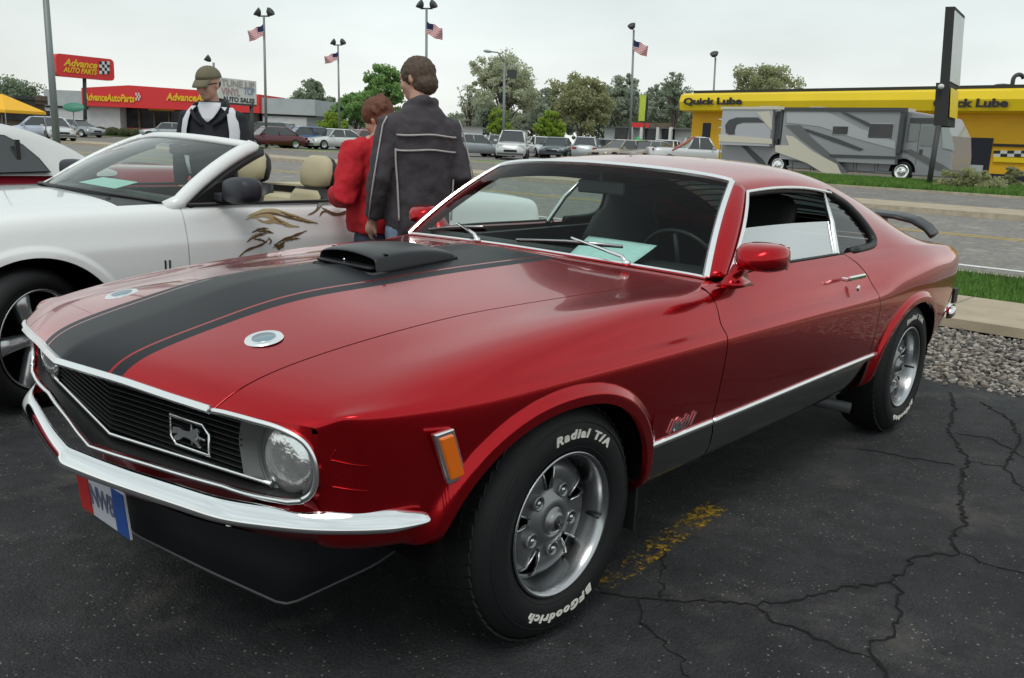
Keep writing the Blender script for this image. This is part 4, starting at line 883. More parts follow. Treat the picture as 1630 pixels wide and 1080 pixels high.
def vsolve(S, us, fn, lo, hi, it=40):
    """v where fn(P)>0 switches on, going up from lo to hi"""
    us = np.asarray(us, float); a = np.full(us.shape, float(lo)); b = np.full(us.shape, float(hi))
    for _ in range(it):
        m = (a+b)/2; p = S.P(us, m); t = fn(p) > 0
        b = np.where(t, m, b); a = np.where(t, a, m)
    return (a+b)/2

# ------------------------------------------------------------------ the red car: control curves
SIDE_US = [-3.70, -3.60, -3.35, -3.06, -2.71, -2.4, -2.1, -1.6, -1.2, -.785, -.55, -.2, .15, .45, .62, .80, 1.0]
def zz(z): return float(np.interp(z, [.22, .245, .33, .45, .58, .69, .737, .87, .90], [.30, .315, .37, .46, .60, .712, .765, .905, .94]))
def side_cols(u):
    """c0..c8 at station u as list of (x,y,z)"""
    T = {}
    T[-3.70] = [(.66, .40), (.70, .41), (.74, .44), (.765, .50), (.785, .58), (.795, .66), (.800, .715), (.802, .74), (.800, .785)]
    T[-3.60] = [(.68, .38), (.73, .39), (.775, .42), (.80, .49), (.818, .58), (.828, .66), (.832, .715), (.832, .74), (.828, .79)]
    T[-3.35] = [(.72, .33), (.77, .34), (.82, .39), (.845, .475), (.862, .57), (.871, .66), (.873, .715), (.872, .745), (.864, .80)]
    T[-3.06] = [(.77, .25), (.82, .27), (.855, .34), (.872, .45), (.888, .57), (.898, .67), (.899, .72), (.896, .755), (.886, .815)]
    T[-2.71] = [(.78, .23), (.835, .25), (.862, .33), (.877, .45), (.896, .58), (.906, .68), (.906, .725), (.902, .765), (.888, .83)]
    T[-2.40] = [(.78, .22), (.84, .245), (.865, .33), (.876, .45), (.896, .58), (.905, .685), (.903, .73), (.896, .768), (.878, .825)]
    T[-2.10] = [(.78, .22), (.84, .245), (.865, .33), (.874, .45), (.894, .58), (.905, .690), (.902, .736), (.874, .758), (.864, .82)]
    for k in T: T[k] = [(y, zz(z)) for y, z in T[k]]
    base = [(.78, .30), (.835, .315), (.862, .37), (.872, .46), (.892, .60), (.903, .712), (.902, .764), (.868, .786), (.858, .842)]
    for k in (-1.6, -1.2, -.785, -.55): T[k] = base
    T[-.2] = [(.78, .30), (.835, .315), (.862, .37), (.872, .46), (.891, .60), (.901, .711), (.900, .763), (.869, .784), (.857, .834)]
    T[.15] = [(.78, .30), (.832, .32), (.858, .375), (.869, .465), (.887, .60), (.897, .708), (.896, .762), (.872, .779), (.857, .812)]
    T[.45] = [(.80, .405), (.83, .415), (.845, .435), (.856, .48), (.868, .60), (.875, .70), (.874, .755), (.863, .773), (.845, .786)]
    X = {.62: [(.555, .74, .41), (.57, .775, .418), (.583, .80, .44), (.592, .814, .48), (.606, .830, .60), (.614, .838, .69), (.620, .841, .757), (.621, .832, .770), (.618, .815, .774)],
         .80: [(.62, .70, .415), (.64, .73, .422), (.653, .752, .44), (.663, .767, .48), (.672, .781, .60), (.679, .791, .69), (.685, .798, .748), (.687, .794, .760), (.684, .782, .762)],
         1.0: [(.650, .65, .415), (.665, .68, .422), (.680, .705, .44), (.697, .732, .49), (.707, .748, .60), (.713, .752, .67), (.716, .757, .718), (.719, .756, .732), (.725, .748, .736)]}
    if u in X: return X[u]
    return [(u, y, z) for y, z in T[u]]
FTOP = {  # front: c9..c16
 -.90: [(-.87, .822, .905), (-.885, .77, .915), (-.875, .70, .920), (-.84, .60, .927), (-.785, .40, .938), (-.75, .25, .945), (-.735, .12, .949), (-.73, 0, .950)],
 -.785: [(-.785, .820, .893), (-.785, .75, .906), (-.78, .66, .914), (-.755, .57, .922), (-.72, .40, .934), (-.69, .25, .945), (-.68, .12, .950), (-.675, 0, .952)],
 -.55: [(-.55, .820, .885), (-.55, .75, .898), (-.55, .66, .906), (-.55, .57, .911), (-.55, .40, .922), (-.55, .25, .938), (-.55, .12, .950), (-.55, 0, .953)],
 -.2: [(-.2, .818, .865), (-.2, .75, .883), (-.2, .66, .892), (-.2, .57, .897), (-.2, .40, .910), (-.2, .25, .926), (-.2, .12, .942), (-.2, 0, .947)],
 .15: [(.15, .816, .836), (.15, .752, .858), (.15, .66, .872), (.15, .56, .879), (.15, .40, .892), (.15, .25, .908), (.15, .12, .926), (.15, 0, .932)],
 .45: [(.45, .812, .799), (.45, .755, .819), (.45, .66, .836), (.45, .55, .849), (.45, .40, .866), (.45, .25, .886), (.45, .12, .901), (.45, 0, .906)],
 .62: [(.612, .792, .780), (.612, .745, .791), (.612, .66, .803), (.618, .54, .820), (.625, .40, .836), (.63, .25, .852), (.635, .12, .863), (.638, 0, .867)],
 .80: [(.69, .765, .760), (.70, .725, .766), (.715, .66, .774), (.745, .53, .786), (.775, .40, .797), (.805, .25, .806), (.83, .12, .813), (.848, 0, .816)],
 1.0: [(.733, .735, .738), (.752, .70, .739), (.785, .63, .740), (.820, .52, .742), (.850, .40, .750), (.882, .245, .758), (.912, .12, .762), (.934, 0, .764)]}
def gill(p, u, v):
    """two shallow slots pressed into the panel outboard of the headlight"""
    for z0 in (.655, .597):
        s = np.clip((.93-u)/.26, 0, 1); ins = (u > .64) & (u < .93)
        taper = np.clip((u-.64)/.05, 0, 1)*np.clip((.93-u)/.03, 0, 1)
        h = .016+.026*s
        dz = (p[:, 2]-z0)/h; g = np.where((dz > 0) & (dz < 1), (1-dz)*np.clip(dz/.15, 0, 1), 0)
        d = .010*g*taper*np.where(ins, 1, 0)
        w = np.clip((p[:, 1]-.6)/.1, 0, 1)
        p[:, 0] -= d*.75*w; p[:, 1] -= d*.65*w
    return p
front_us = [-.90, -.785, -.55, -.2, .15, .45, .62, .80, 1.0]
FC = []
for k in front_us:
    sc = side_cols(-.785) if k == -.90 else side_cols(k)
    if k == -.90: sc = [(-.90, y, z) for (_, y, z) in sc]
    FC.append(sc+FTOP[k])
for r_, k in zip(FC, front_us):     # fender crest with a shallow valley beside the hood line
    w_ = float(np.interp(k, [-.9, -.55, .45, .62], [0, 1, 1, 0]))
    for ci, dz_ in ((9, .009), (10, .002), (11, -.009), (12, -.004), (15, .005), (16, .008)): x_, y_, z_ = r_[ci]; r_[ci] = (x_, y_, z_+dz_*w_)
SF = Surf(front_us, FC, arches=ARCHES[:1], extra=gill)
RTOP = {  # rear: c9, c10, c10b, c11..c18
 -1.27: [(.832, .903), (.803, .938), (.800, .943), (.780, .985), (.725, 1.10), (.648, 1.213), (.605, 1.240), (.47, 1.259), (.31, 1.270), (.15, 1.276), (0, 1.278)],
 -1.5: [(.832, .904), (.803, .939), (.800, .944), (.780, .985), (.725, 1.10), (.650, 1.226), (.600, 1.256), (.47, 1.283), (.31, 1.297), (.15, 1.304), (0, 1.306)],
 -1.75: [(.834, .905), (.803, .940), (.800, .945), (.780, .985), (.725, 1.10), (.648, 1.226), (.598, 1.262), (.465, 1.294), (.31, 1.309), (.15, 1.316), (0, 1.318)],
 -2.05: [(.840, .907), (.805, .941), (.801, .947), (.781, .985), (.725, 1.10), (.642, 1.200), (.592, 1.246), (.46, 1.283), (.305, 1.300), (.15, 1.308), (0, 1.310)],
 -2.35: [(.850, .908), (.813, .942), (.807, .949), (.785, .985), (.725, 1.075), (.645, 1.155), (.585, 1.202), (.455, 1.243), (.30, 1.262), (.15, 1.271), (0, 1.274)],
 -2.65: [(.863, .905), (.830, .940), (.822, .948), (.790, .975), (.725, 1.035), (.650, 1.095), (.585, 1.135), (.45, 1.172), (.30, 1.192), (.15, 1.201), (0, 1.204)],
 -2.95: [(.866, .893), (.836, .926), (.828, .933), (.790, .948), (.72, .983), (.650, 1.015), (.580, 1.045), (.44, 1.075), (.29, 1.092), (.15, 1.100), (0, 1.103)],
 -3.2: [(.856, .880), (.826, .912), (.818, .918), (.775, .927), (.70, .942), (.620, .955), (.545, .967), (.43, .980), (.29, .988), (.15, .991), (0, .992)],
 -3.45: [(.838, .865), (.810, .893), (.802, .898), (.755, .907), (.68, .912), (.600, .916), (.520, .919), (.41, .922), (.28, .924), (.14, .925), (0, .925)],
 -3.70: [(.800, .835), (.775, .860), (.768, .864), (.725, .872), (.66, .876), (.590, .879), (.510, .881), (.40, .883), (.27, .884), (.14, .884), (0, .884)]}
rear_us = sorted(RTOP)
side_all = nspline(SIDE_US, [side_cols(k) for k in SIDE_US])
RC = []
for k in rear_us:
    sc = side_all(np.array([k]))[0].tolist()
    for i in range(len(sc)): sc[i][0] = k
    def xo(i, y):   # header curves forward at the centre, tail curves back a little
        if k == -1.27: return k-.03+.12*(1-(y/.61)**2) if y < .61 else k-.03
        return k
    RC.append(sc+[(xo(i, y), y, z) for i, (y, z) in enumerate(RTOP[k])])
SR = Surf(rear_us, RC, arches=ARCHES[1:])
# door / rocker: side columns c0..c10 only, whole length
door_us = [k for k in SIDE_US if -3 < k < -.5]
BT = {-2.71: [(.860, .905), (.828, .940)], -2.4: [(.848, .907), (.808, .943)], -2.1: [(.840, .907), (.803, .943)], -1.6: [(.833, .904), (.802, .941)],
      -1.2: [(.830, .901), (.802, .936)], -.785: [(.822, .893), (.785, .905)], -.55: [(.820, .885), (.77, .895)]}
SD = Surf(door_us, [side_cols(k)+[(k, y, z) for y, z in BT[k]] for k in door_us])

car = empty('muscle_car', (0, 0, 0))
tag(car, 'glossy candy red fastback muscle car with black hood stripe and scoop, parked in front', 'car')
stripe = bpy.data.materials.new('hood_paint_with_stripes'); stripe.use_nodes = True
def stripe_mat(m):
    n = m.node_tree.nodes; l = m.node_tree.links; o = n['Material Output']; b = n['Principled BSDF']
    src = M['red'].node_tree.nodes['Principled BSDF']
    for k in ('Base Color', 'Roughness', 'Metallic', 'Coat Weight', 'Coat Roughness', 'Specular IOR Level', 'Coat IOR'): b.inputs[k].default_value = src.inputs[k].default_value
    k2 = n.new('ShaderNodeBsdfPrincipled'); k2.inputs['Base Color'].default_value = (.012, .013, .016, 1); k2.inputs['Roughness'].default_value = .45; k2.inputs['Specular IOR Level'].default_value = .22
    k2.inputs['Coat Weight'].default_value = .06; k2.inputs['Coat Roughness'].default_value = .2
    t = n.new('ShaderNodeTexCoord'); s = n.new('ShaderNodeSeparateXYZ'); l.new(t.outputs['Object'], s.inputs[0])
    a = n.new('ShaderNodeMath'); a.operation = 'ABSOLUTE'; l.new(s.outputs['Y'], a.inputs[0])
    # stripe half width grows slightly toward the cowl
    w = n.new('ShaderNodeMapRange'); w.inputs['From Min'].default_value = .92; w.inputs['From Max'].default_value = -.95
    w.inputs['To Min'].default_value = 1.0; w.inputs['To Max'].default_value = .86; l.new(s.outputs['X'], w.inputs['Value'])
    d = n.new('ShaderNodeMath'); d.operation = 'MULTIPLY'; l.new(a.outputs[0], d.inputs[0]); l.new(w.outputs[0], d.inputs[1])
    r = n.new('ShaderNodeValToRGB'); r.color_ramp.interpolation = 'CONSTANT'; e = r.color_ramp.elements
    e[0].position = 0; e[0].color = (1, 1, 1, 1); e[1].position = .172; e[1].color = (0, 0, 0, 1)
    for p, c in ((.181, 1), (.222, 0)):
        q = e.new(p); q.color = (c, c, c, 1)
    l.new(d.outputs[0], r.inputs[0]); x = n.new('ShaderNodeMixShader'); l.new(r.outputs[0], x.inputs[0]); l.new(b.outputs[0], x.inputs[1]); l.new(k2.outputs[0], x.inputs[2]); l.new(x.outputs[0], o.inputs[0])
stripe_mat(stripe)
GAP = .003
# hood: from the gap line to the centre, both sides; rear edge stops ahead of the cowl panel
nvF = SF.n-3
def vy(S, us, y0, lo, hi): return vsolve(S, us, lambda p: y0-p[:, 1], lo, hi)
u_h = np.concatenate([lin(-.77, .45, 60), lin(.46, .9995, 50)])
YG = ([-.9, -.6, -.3, .1, .5, .8, 1.0], [.665, .64, .605, .565, .545, .53, .52])
yg = np.interp(u_h, *YG)
vg = vsolve(SF, u_h, lambda p: yg-p[:, 1], 8.0, nvF-.5)
U, V = tgrid(u_h, vg, nvF, 46)
hood = panel('hood', SF, U, V, stripe, car, both=True)
# front fenders (both sides)
def arch_v(S, us, A, side_hi=8.5):
    v = np.zeros(len(us))
    ins = np.abs(us-A[0]) < A[2]*.99999
    if ins.any():
        w = vsolve(S, us[ins], lambda p: (rho(p[:, 0], p[:, 2], A)-1)*np.where(p[:, 2] > A[1]-.0, 1, -1)+np.where(p[:, 2] < A[1], -5, 0), 0.0, side_hi)
        v[ins] = w
    return v
A0 = ARCHES[0]; th = lin(PI, 0, 61)
uf = np.concatenate([lin(-.788+GAP, A0[0]-A0[2]-.003, 22), A0[0]+A0[2]*np.cos(th)*.9998, lin(A0[0]+A0[2]+.003, .9995, 70)])
yg = np.interp(uf, *YG)+.005
vg = vsolve(SF, uf, lambda p: yg-p[:, 1], 8.0, nvF-.5)
va = arch_v(SF, uf, A0)
U, V = tgrid(uf, va, vg, 110)
for mi in (False, True): panel('front_fender', SF, U, V, M['red'], car, mirror=mi, flange=.02)
# cowl panel behind the hood, with side pieces to the windscreen pillars
uc = lin(-.898, -.775, 8)
def cowlgrid():
    v1 = np.full(len(uc), nvF); v0 = vsolve(SF, uc, lambda p: .79-p[:, 1], 6.0, 10.0); return tgrid(uc, v0, v1, 60)
U, V = cowlgrid(); panel('cowl_panel', SF, U, V, M['red'], car, both=True)
# doors
nvD = SD.n-3
def xrear(z): return np.interp(z, [.30, .60, .70, .78, .85, .905, .945], [-2.20, -2.20, -2.185, -2.15, -2.09, -2.02, -1.95])
def urear(t): v = np.asarray(t)*nvD; return xrear(SD.P(np.full(np.shape(v), -2.1), v)[..., 2])
tv = np.linspace(0, 1, 60); V = np.repeat((tv*nvD)[None], 70, 0)
vtrim = vsolve(SD, np.array([-1.5]), lambda p: p[:, 2]-.458, 0, nvD)[0]
def door_panel(v0, v1, f0, f1, nm, mt, nn=70):
    t = np.linspace(v0, v1, 50); s = np.linspace(0, 1, nn)[:, None]
    U = f0(t)[None]+(f1(t)-f0(t))[None]*s; V = np.repeat(t[None], nn, 0)
    for mi in (False, True): panel(nm, SD, U, V, mt, car, mirror=mi, flange=.015)
door_panel(vtrim+.03, nvD, lambda t: np.full(len(t), -.788-GAP), lambda t: urear(t/nvD)+GAP, 'door', M['red'])
# quarter panels up to the belt, sails, roof
nvR = SR.n-3; vB = pv(11, SR.n)-0.35; vD = pv(14, SR.n); vW = pv(15, SR.n)-.1
A1 = ARCHES[1]; th = lin(0, PI, 61)
uq = np.concatenate([lin(-2.2, A1[0]+A1[2]+.003, 6)[1:], A1[0]+A1[2]*np.cos(th)*.9998, lin(A1[0]-A1[2]-.003, -3.695, 30)])
va = arch_v(SR, uq, A1)
UQ, VQ = tgrid(uq, va, vB, 90)
# first rows follow the slanted door edge
tq = np.linspace(0, 1, 90); ur0 = xrear(SR.P(np.full(90, -2.1), tq*vB)[:, 2])-GAP
blend = []
for k in range(9):
    s = k/8; blend.append((ur0*(1-s)+(-2.2-.03)*s))
U0 = np.array(blend); V0 = np.repeat((tq*vB)[None], 9, 0)
kk = uq < -2.235; UQ = np.concatenate([U0, UQ[kk]]); VQ = np.concatenate([V0, VQ[kk]])
for mi in (False, True): panel('quarter_panel', SR, UQ, VQ, M['red'], car, mirror=mi, flange=.02)
def uwin(t):
    g = nspline([0, .06, .16, .32, .58, .82, .94, 1.0], np.array([[-2.05], [-2.19], [-2.295], [-2.345], [-2.335], [-2.27], [-2.19], [-2.10]])); return g(np.atleast_1d(t))[:, 0]
ts = np.linspace(0, 1, 50); s = np.linspace(0, 1, 60)[:, None]
Us = uwin(ts)[None]*(1-s)+(-3.695)*s; Vs = np.repeat((vB+(vD-vB)*ts)[None], 60, 0)
for mi in (False, True): panel('sail_panel', SR, Us, Vs, M['red'], car, mirror=mi, flange=.03)
# roof ahead of the rear glass, then strips either side of the glass, then the deck
UG0, UG1 = -2.28, -3.12; vG = pv(16, SR.n)
u1 = lin(-1.27, UG0, 50); U, V = tgrid(u1, vD, nvR, 50); panel('roof', SR, U, V, M['red'], car, both=True, flange=.03)
u2 = lin(UG0, UG1, 40); U, V = tgrid(u2, vD, vG, 16)
for mi in (False, True): panel('roof_side', SR, U, V, M['red'], car, mirror=mi, flange=.02)
U, V = tgrid(u2, vG, nvR, 30); panel('rear_glass', SR, U, V, M['tint'], car, both=True, flange=0)
u3 = lin(UG1, -3.695, 24); U, V = tgrid(u3, vD, nvR, 40); panel('boot_lid', SR, U, V, M['red'], car, both=True)
# rear window louvres: slats seen dark through the side window
for k in range(9):
    u = UG0-.04-(UG0-UG1-.08)*k/8; pts = []
    mb = MB(); L = []
    for y in np.linspace(-.48, .48, 9):
        vv = vsolve(SR, np.array([u]), lambda p: abs(y)-p[:, 1], vG-1, nvR)[0] if abs(y) > 1e-6 else nvR
        p = SR.P(np.array([u]), np.array([vv]))[0]; L.append((p[0], y, p[2]-.035))
    mb.v = []; n = len(L)
    V_ = [(x, y, z) for x, y, z in L]+[(x-.085, y, z+.004) for x, y, z in L]+[(x-.085, y, z-.004) for x, y, z in L]+[(x, y, z-.008) for x, y, z in L]
    F_ = []
    for i in range(n-1):
        for a, b in ((0, 1), (1, 2), (2, 3), (3, 0)): F_.append((a*n+i, a*n+i+1, b*n+i+1, b*n+i))
    mesh_obj('louvre_slat', V_, F_, M['black_paint'], car)

def gap_line(nm, S, u, v, off=.0045, r=.0042):  # black tube sunk in a panel gap, standing in for the shade there
    P = S.P(u, v); N = S.N(u, v)
    if (N.mean(0)@np.array([0, 1, .3])) < 0: N = -N
    Q = P-N*off
    for sg in (1, -1): MB().tube([(q[0], q[1]*sg, q[2]) for q in Q], r, 5).build(nm, M['dark'], car)
ug = lin(-.775, .9995, 60); gap_line('hood_gap_shade', SF, ug, vsolve(SF, ug, lambda p: np.interp(ug, *YG)+.0025-p[:, 1], 8.0, nvF-.5))
gap_line('door_gap_shade', SF, np.full(40, -.786), lin(.3, vsolve(SF, np.array([-.786]), lambda p: .70-p[:, 1], 6, 12)[0], 40))
tq2 = lin(.05, .995, 40); gap_line('door_gap_shade', SD, urear(tq2), tq2*nvD)
gap_line('cowl_gap_shade', SF, np.full(40, -.7725), lin(vsolve(SF, np.array([-.7725]), lambda p: .70-p[:, 1], 6, 12)[0], nvF, 40))
# ---- windscreen with pillars (ruled, slightly bowed)
def curve_pts(L, n=41):
    L = np.array(L); d = np.concatenate([[0], np.cumsum(np.linalg.norm(np.diff(L, axis=0), axis=1))]); f = nspline(d, L); return f(np.linspace(0, d[-1], n))
vb_ = np.linspace(vsolve(SF, np.array([-.898]), lambda p: .79-p[:, 1], 6, 10)[0], nvF, 200)
cb = SF.P(np.full(200, -.898), vb_)          # rear edge of the cowl, left half
hb = SR.P(np.full(200, -1.27), np.linspace(vD, nvR, 200))      # header, left half
def onc(C, y): i = np.argsort(C[:, 1]); return np.stack([np.interp(y, C[i, 1], C[i, 0]), y, np.interp(y, C[i, 1], C[i, 2])], -1)
yb = np.linspace(-.75, .75, 41); yt = yb/.75*.594
B0 = onc(cb, np.abs(yb)); B0[:, 1] = yb; B0[:, 2] += .006; T0 = onc(hb, np.abs(yt)); T0[:, 1] = yt; T0[:, 2] -= .004
S_ = np.linspace(0, 1, 15)
G = B0[None]*(1-S_)[:, None, None]+T0[None]*S_[:, None, None]
nrm = np.array([.62, 0, .78]); G += (4*S_*(1-S_))[:, None, None]*.022*nrm
mesh_obj('windscreen', G.reshape(-1, 3), grid_faces(15, 41), M['ws_glass'], car, smooth=True)
def edge_tube(name, pts, r, mat, n=6, flat=None): return MB().tube(pts, r, n).build(name, mat, car)
def ribbon(name, P, w, d, mat, up):
    """flat bright moulding: rectangular section along P; width along 'side', depth along up"""
    P = [Vector(p) for p in P]; V = []; F = []; m = len(P); up = [Vector(u).normalized() for u in (up if isinstance(up, list) else [up]*m)]
    for i, p in enumerate(P):
        t = (P[min(i+1, m-1)]-P[max(i-1, 0)]).normalized(); sd = t.cross(up[i]).normalized(); uu = sd.cross(t).normalized()
        for a, b in ((-.5, 0), (-.35, 1), (.35, 1), (.5, 0)): V.append(p+sd*w*a+uu*d*b)
    for i in range(m-1):
        for k in range(3): F.append((i*4+k, i*4+k+1, (i+1)*4+k+1, (i+1)*4+k))
        F.append((i*4+3, i*4, (i+1)*4, (i+1)*4+3))
    F += [(3, 2, 1, 0), tuple((m-1)*4+k for k in range(4))]
    mb = MB(); mb.add(V, F); return mb.build(name, mat, car)
wn = Vector((.62, 0, .78))
ribbon('windscreen_moulding', G[-1][::1], .024, .010, M['bright'], wn)
for sgn in (0, -1):
    e_ = G[:, sgn]; up = Vector((.45, .55 if sgn == -1 else -.55, .7))
    ribbon('windscreen_moulding', e_, .026, .010, M['bright'], up)
ribbon('windscreen_moulding', G[0], .012, .006, M['bright'], wn)
# dark band at the top edge of the glass
# pillars: lofted between windscreen edge and the drip line
def pillar(sg):
    n = 24; t = np.linspace(0, 1, n)
    e_ = G[np.round(np.linspace(0, 14, n)).astype(int), -1].copy()
    e_ = np.stack([np.interp(t, S_, G[:, -1, k]) for k in range(3)], -1)
    d0 = np.array([-.935, .800, .925]); d1 = SR.P(np.array([-1.27]), np.array([vD]))[0]
    mid_ = (d0+d1)/2+np.array([-.01, .012, .012])
    dl = np.stack([(1-t)**2*d0[k]+2*t*(1-t)*(2*mid_[k]-(d0[k]+d1[k])/2)+t*t*d1[k] for k in range(3)], -1)
    ctr = (e_+dl)/2; ctr[:, 0] += .010; ctr[:, 1] += .012; ctr[:, 2] += .010
    inn_e = e_+np.array([-.05, -.01, -.03]); inn_d = dl+np.array([-.01, -.05, -.02])
    R = []
    for i in range(n):
        ring = [e_[i], e_[i]*.45+ctr[i]*.55+np.array([.003, 0, .003]), ctr[i], dl[i]*.45+ctr[i]*.55+np.array([.0, .003, .003]), dl[i], inn_d[i], inn_e[i]]
        R.append([(p[0], p[1]*sg, p[2]) for p in ring])
    mb = MB(); mb.rings(R); mb.build('windscreen_pillar', M['red'], car); return dl
dlL = pillar(1); pillar(-1)
# drip moulding: up the pillar, along the roof edge, down the back of the window
vv = np.concatenate([lin(-1.27, -2.10, 24)]); roofd = SR.P(vv, np.full(len(vv), vD))
tt = np.linspace(1, 0, 30); back = SR.P(uwin(tt), vB+(vD-vB)*tt)
path = np.concatenate([dlL, roofd[1:]])
for sg in (1, -1):
    pp = [Vector((p[0], p[1]*sg+.004*sg, p[2]+.002)) for p in path]
    MB().tube(pp, .0075, 6).build('drip_moulding', M['bright'], car)
    pb = [Vector((p[0], p[1]*sg-.012*sg, p[2])) for p in back]
    MB().tube(pb, .019, 8).build('window_rubber', M['black'], car)
    # inner dark frame behind the window opening
    pi = [Vector((p[0], (abs(p[1])-.022)*sg, p[2]-.012)) for p in np.concatenate([dlL[4:], roofd[1:]])]
    MB().tube(pi, .014, 6).build('window_rubber', M['black'], car)
    # rear quarter glass + bright divider bar
    B_ = Vector((-1.90, .785*sg, .945)); T_ = Vector((-2.03, .645*sg, 1.192))
    MB().tube([B_+Vector((-.00, 0, -.02)), B_, (B_+T_)/2+Vector((.008, .012*sg, .004)), T_], [.016, .016, .013, .008], 6).build('window_divider_bar', M['bright'], car)
    if sg > 0:
        V_ = []
        for i in range(13):
            f = i/12; xb = -1.02-.86*f; xt = -1.10-.84*f; zt_ = 1.075+.004*math.sin(f*PI)-.03*max(0, 1-f/.08)**2
            for g in (0, .5, 1): zq = .935+(zt_-.935)*g; V_.append((xb+(xt-xb)*g, .790-.135*((zq-.935)/.25)*.9, zq))
        mesh_obj('door_glass', V_, grid_faces(13, 3), M['halfglass'], car, smooth=True)
    t5 = np.linspace(0, 1, 14); ed = SR.P(uwin(t5), vB+(vD-vB)*t5); V_ = []
    for i, t in enumerate(t5):
        a = B_.lerp(T_, t); V_ += [tuple(a), (ed[i][0], (ed[i][1]-.02)*sg, ed[i][2])]
    mesh_obj('quarter_glass', V_, [(2*i, 2*i+1, 2*i+3, 2*i+2) for i in range(13)], M['glass'], car)
    # belt moulding
    bu = lin(-.94, -1.95, 20); bp_ = SD.P(bu, np.full(20, nvD)); MB().tube([(p[0], (p[1]-.008)*sg, p[2]+.004) for p in bp_], .006, 6).build('belt_moulding', M['black'], car)

M['rocker'] = pmat('rocker_dark_gloss', (.045, .045, .044), rough=.15, metal=.5, coat=.8)
# ---- rocker: bright strip and black panel
for sg in (1, -1):
    for a, b in ((A0[0]-A0[2]+.008, -.784), (-.792, -2.285)):
        x = lin(a, b, 30); P_ = []
        vv = vsolve(SD, np.clip(x, -2.7, -.56), lambda p: p[:, 2]-.462, 0, nvD); p = SD.P(np.clip(x, -2.7, -.56), vv)
        pts = [Vector((xx, (q[1]+.006)*sg, .462+.010*max(0, -xx-1)/1.2)) for xx, q in zip(x, p)]
        mb = MB(); mb.rings([[(p.x, p.y+(-.004+.009*math.cos(t))*sg, p.z+.0115*math.sin(t)) for t in np.linspace(0, 2*PI, 13)[:-1]] for p in pts]); mb.build('rocker_moulding', M['bright'], car)
        # panel below
        V_ = []; 
        for xx in x:
            rise = max(0, (-xx-2.05))*.75; dz = .010*max(0, -xx-1)/1.2
            for (y, z) in ((.876, .455), (.879, .43), (.874, .385), (.862, .350), (.845, .325), (.80, .312)): V_.append((xx, y*sg, z+dz+rise*(.455-z)/.13))
        mesh_obj('rocker_panel', V_, grid_faces(30, 6, sg < 0), M['rocker'], car, smooth=True)

# ---- nose: opening trims, grille cavity, valance
def xf(y, z=None):
    """plan curve of the nose top edge"""
    y = abs(y); x = float(np.interp(y, [0, .12, .225, .40, .52, .61, .72, .76, .785], [.934, .911, .887, .850, .821, .793, .748, .722, .695]))
    if z is None: return x
    zt = float(np.interp(y, [0, .25, .52, .72, .785], [.762, .756, .739, .727, .70])); k = float(np.interp(y, [0, .5, .7, .785], [.27, .24, .05, .02]))
    return x-(zt-z)*k
def xn(y, z): return xf(y, z)
top = [(y, float(np.interp(y, [0, .12, .25, .40, .52, .60, .68, .725], [.760, .758, .753, .744, .737, .734, .726, .712]))) for y in np.linspace(0, .720, 26)]
cor = [(.738, .700), (.750, .680), (.757, .655), (.759, .63), (.756, .605), (.746, .583), (.729, .569), (.70, .561)]
bot = [(y, float(np.interp(y, [0, .3, .55, .70], [.527, .535, .545, .561]))) for y in np.linspace(.67, 0, 20)]
half = top+cor+bot
def nose_loop(inset=0, dx=0.0):
    L = []
    for (y, z) in half: L.append(Vector((xn(y, z)+dx, y, z)))
    R = [Vector((p.x, -p.y, p.z)) for p in L[::-1]][1:-1]
    return L+R
LP = nose_loop()
# top lip moulding on hood edge (thick) and the rest
def lip(seg, w, d, name='grille_surround_moulding', sg=1, mat='bright'):
    pts = [Vector((xn(y, z)+.004, y*sg, z+.003)) for y, z in seg]
    ribbon(name, pts, w, d, M[mat], [Vector((.9, .35*sg*min(1, abs(p.y)*1.3), .35)) for p in pts])
hl = [q for q in top if q[0] < .51]+[(.5165, .7372)]
pts = [Vector((xn(y, z)+.002, y, z+.002)) for y, z in [(-a, b) for a, b in hl[::-1]][:-1]+hl]
ribbon('hood_lip_moulding', pts, .020, .012, M['bright'], [Vector((.85, 0, .52))]*len(pts))
for sg in (1, -1):
    seg = [(.519, .735)]+[q for q in top if q[0] > .53]+cor[:7]
    P_ = [Vector((xn(y, z)+.004, (y+.002)*sg, z+.004)) for y, z in seg]
    P_ = [Vector(p) for p in curve_pts([p[:] for p in P_], 70)]; up = [Vector((.9, .2*sg, .4))]*len(P_)
    MB().tube(P_, .0068, 8).build('headlight_surround_moulding', M['bright'], car)
botfull = [Vector((xn(y, z)+.004, y, z)) for y, z in [(-a, b) for a, b in (cor[5:]+bot)]+[(a, b) for a, b in (cor[5:]+bot)][::-1][1:]]
MB().tube(botfull, .0065, 8).build('lower_grille_moulding', M['bright'], car)
# cavity: tapering walls back to a black plate
n = len(LP); V_ = [(p.x-.004, p.y*.982, .645+(p.z-.645)*.975) for p in LP]+[(p.x-.13, p.y*.95, .645+(p.z-.645)*.90) for p in LP]
F_ = [(i, (i+1) % n, n+(i+1) % n, n+i) for i in range(n)]
mesh_obj('grille_shell', V_, F_, M['black'], car)
BK = []
for y in np.linspace(-.76, .76, 39):
    for z in np.linspace(.50, .76, 6): BK.append((xn(y, z)-.125, y, z))
mesh_obj('grille_back_plate', BK, grid_faces(39, 6), M['dark'], car)
M['slat'] = pmat('grille_slat_black', (.022, .023, .024), rough=.45)
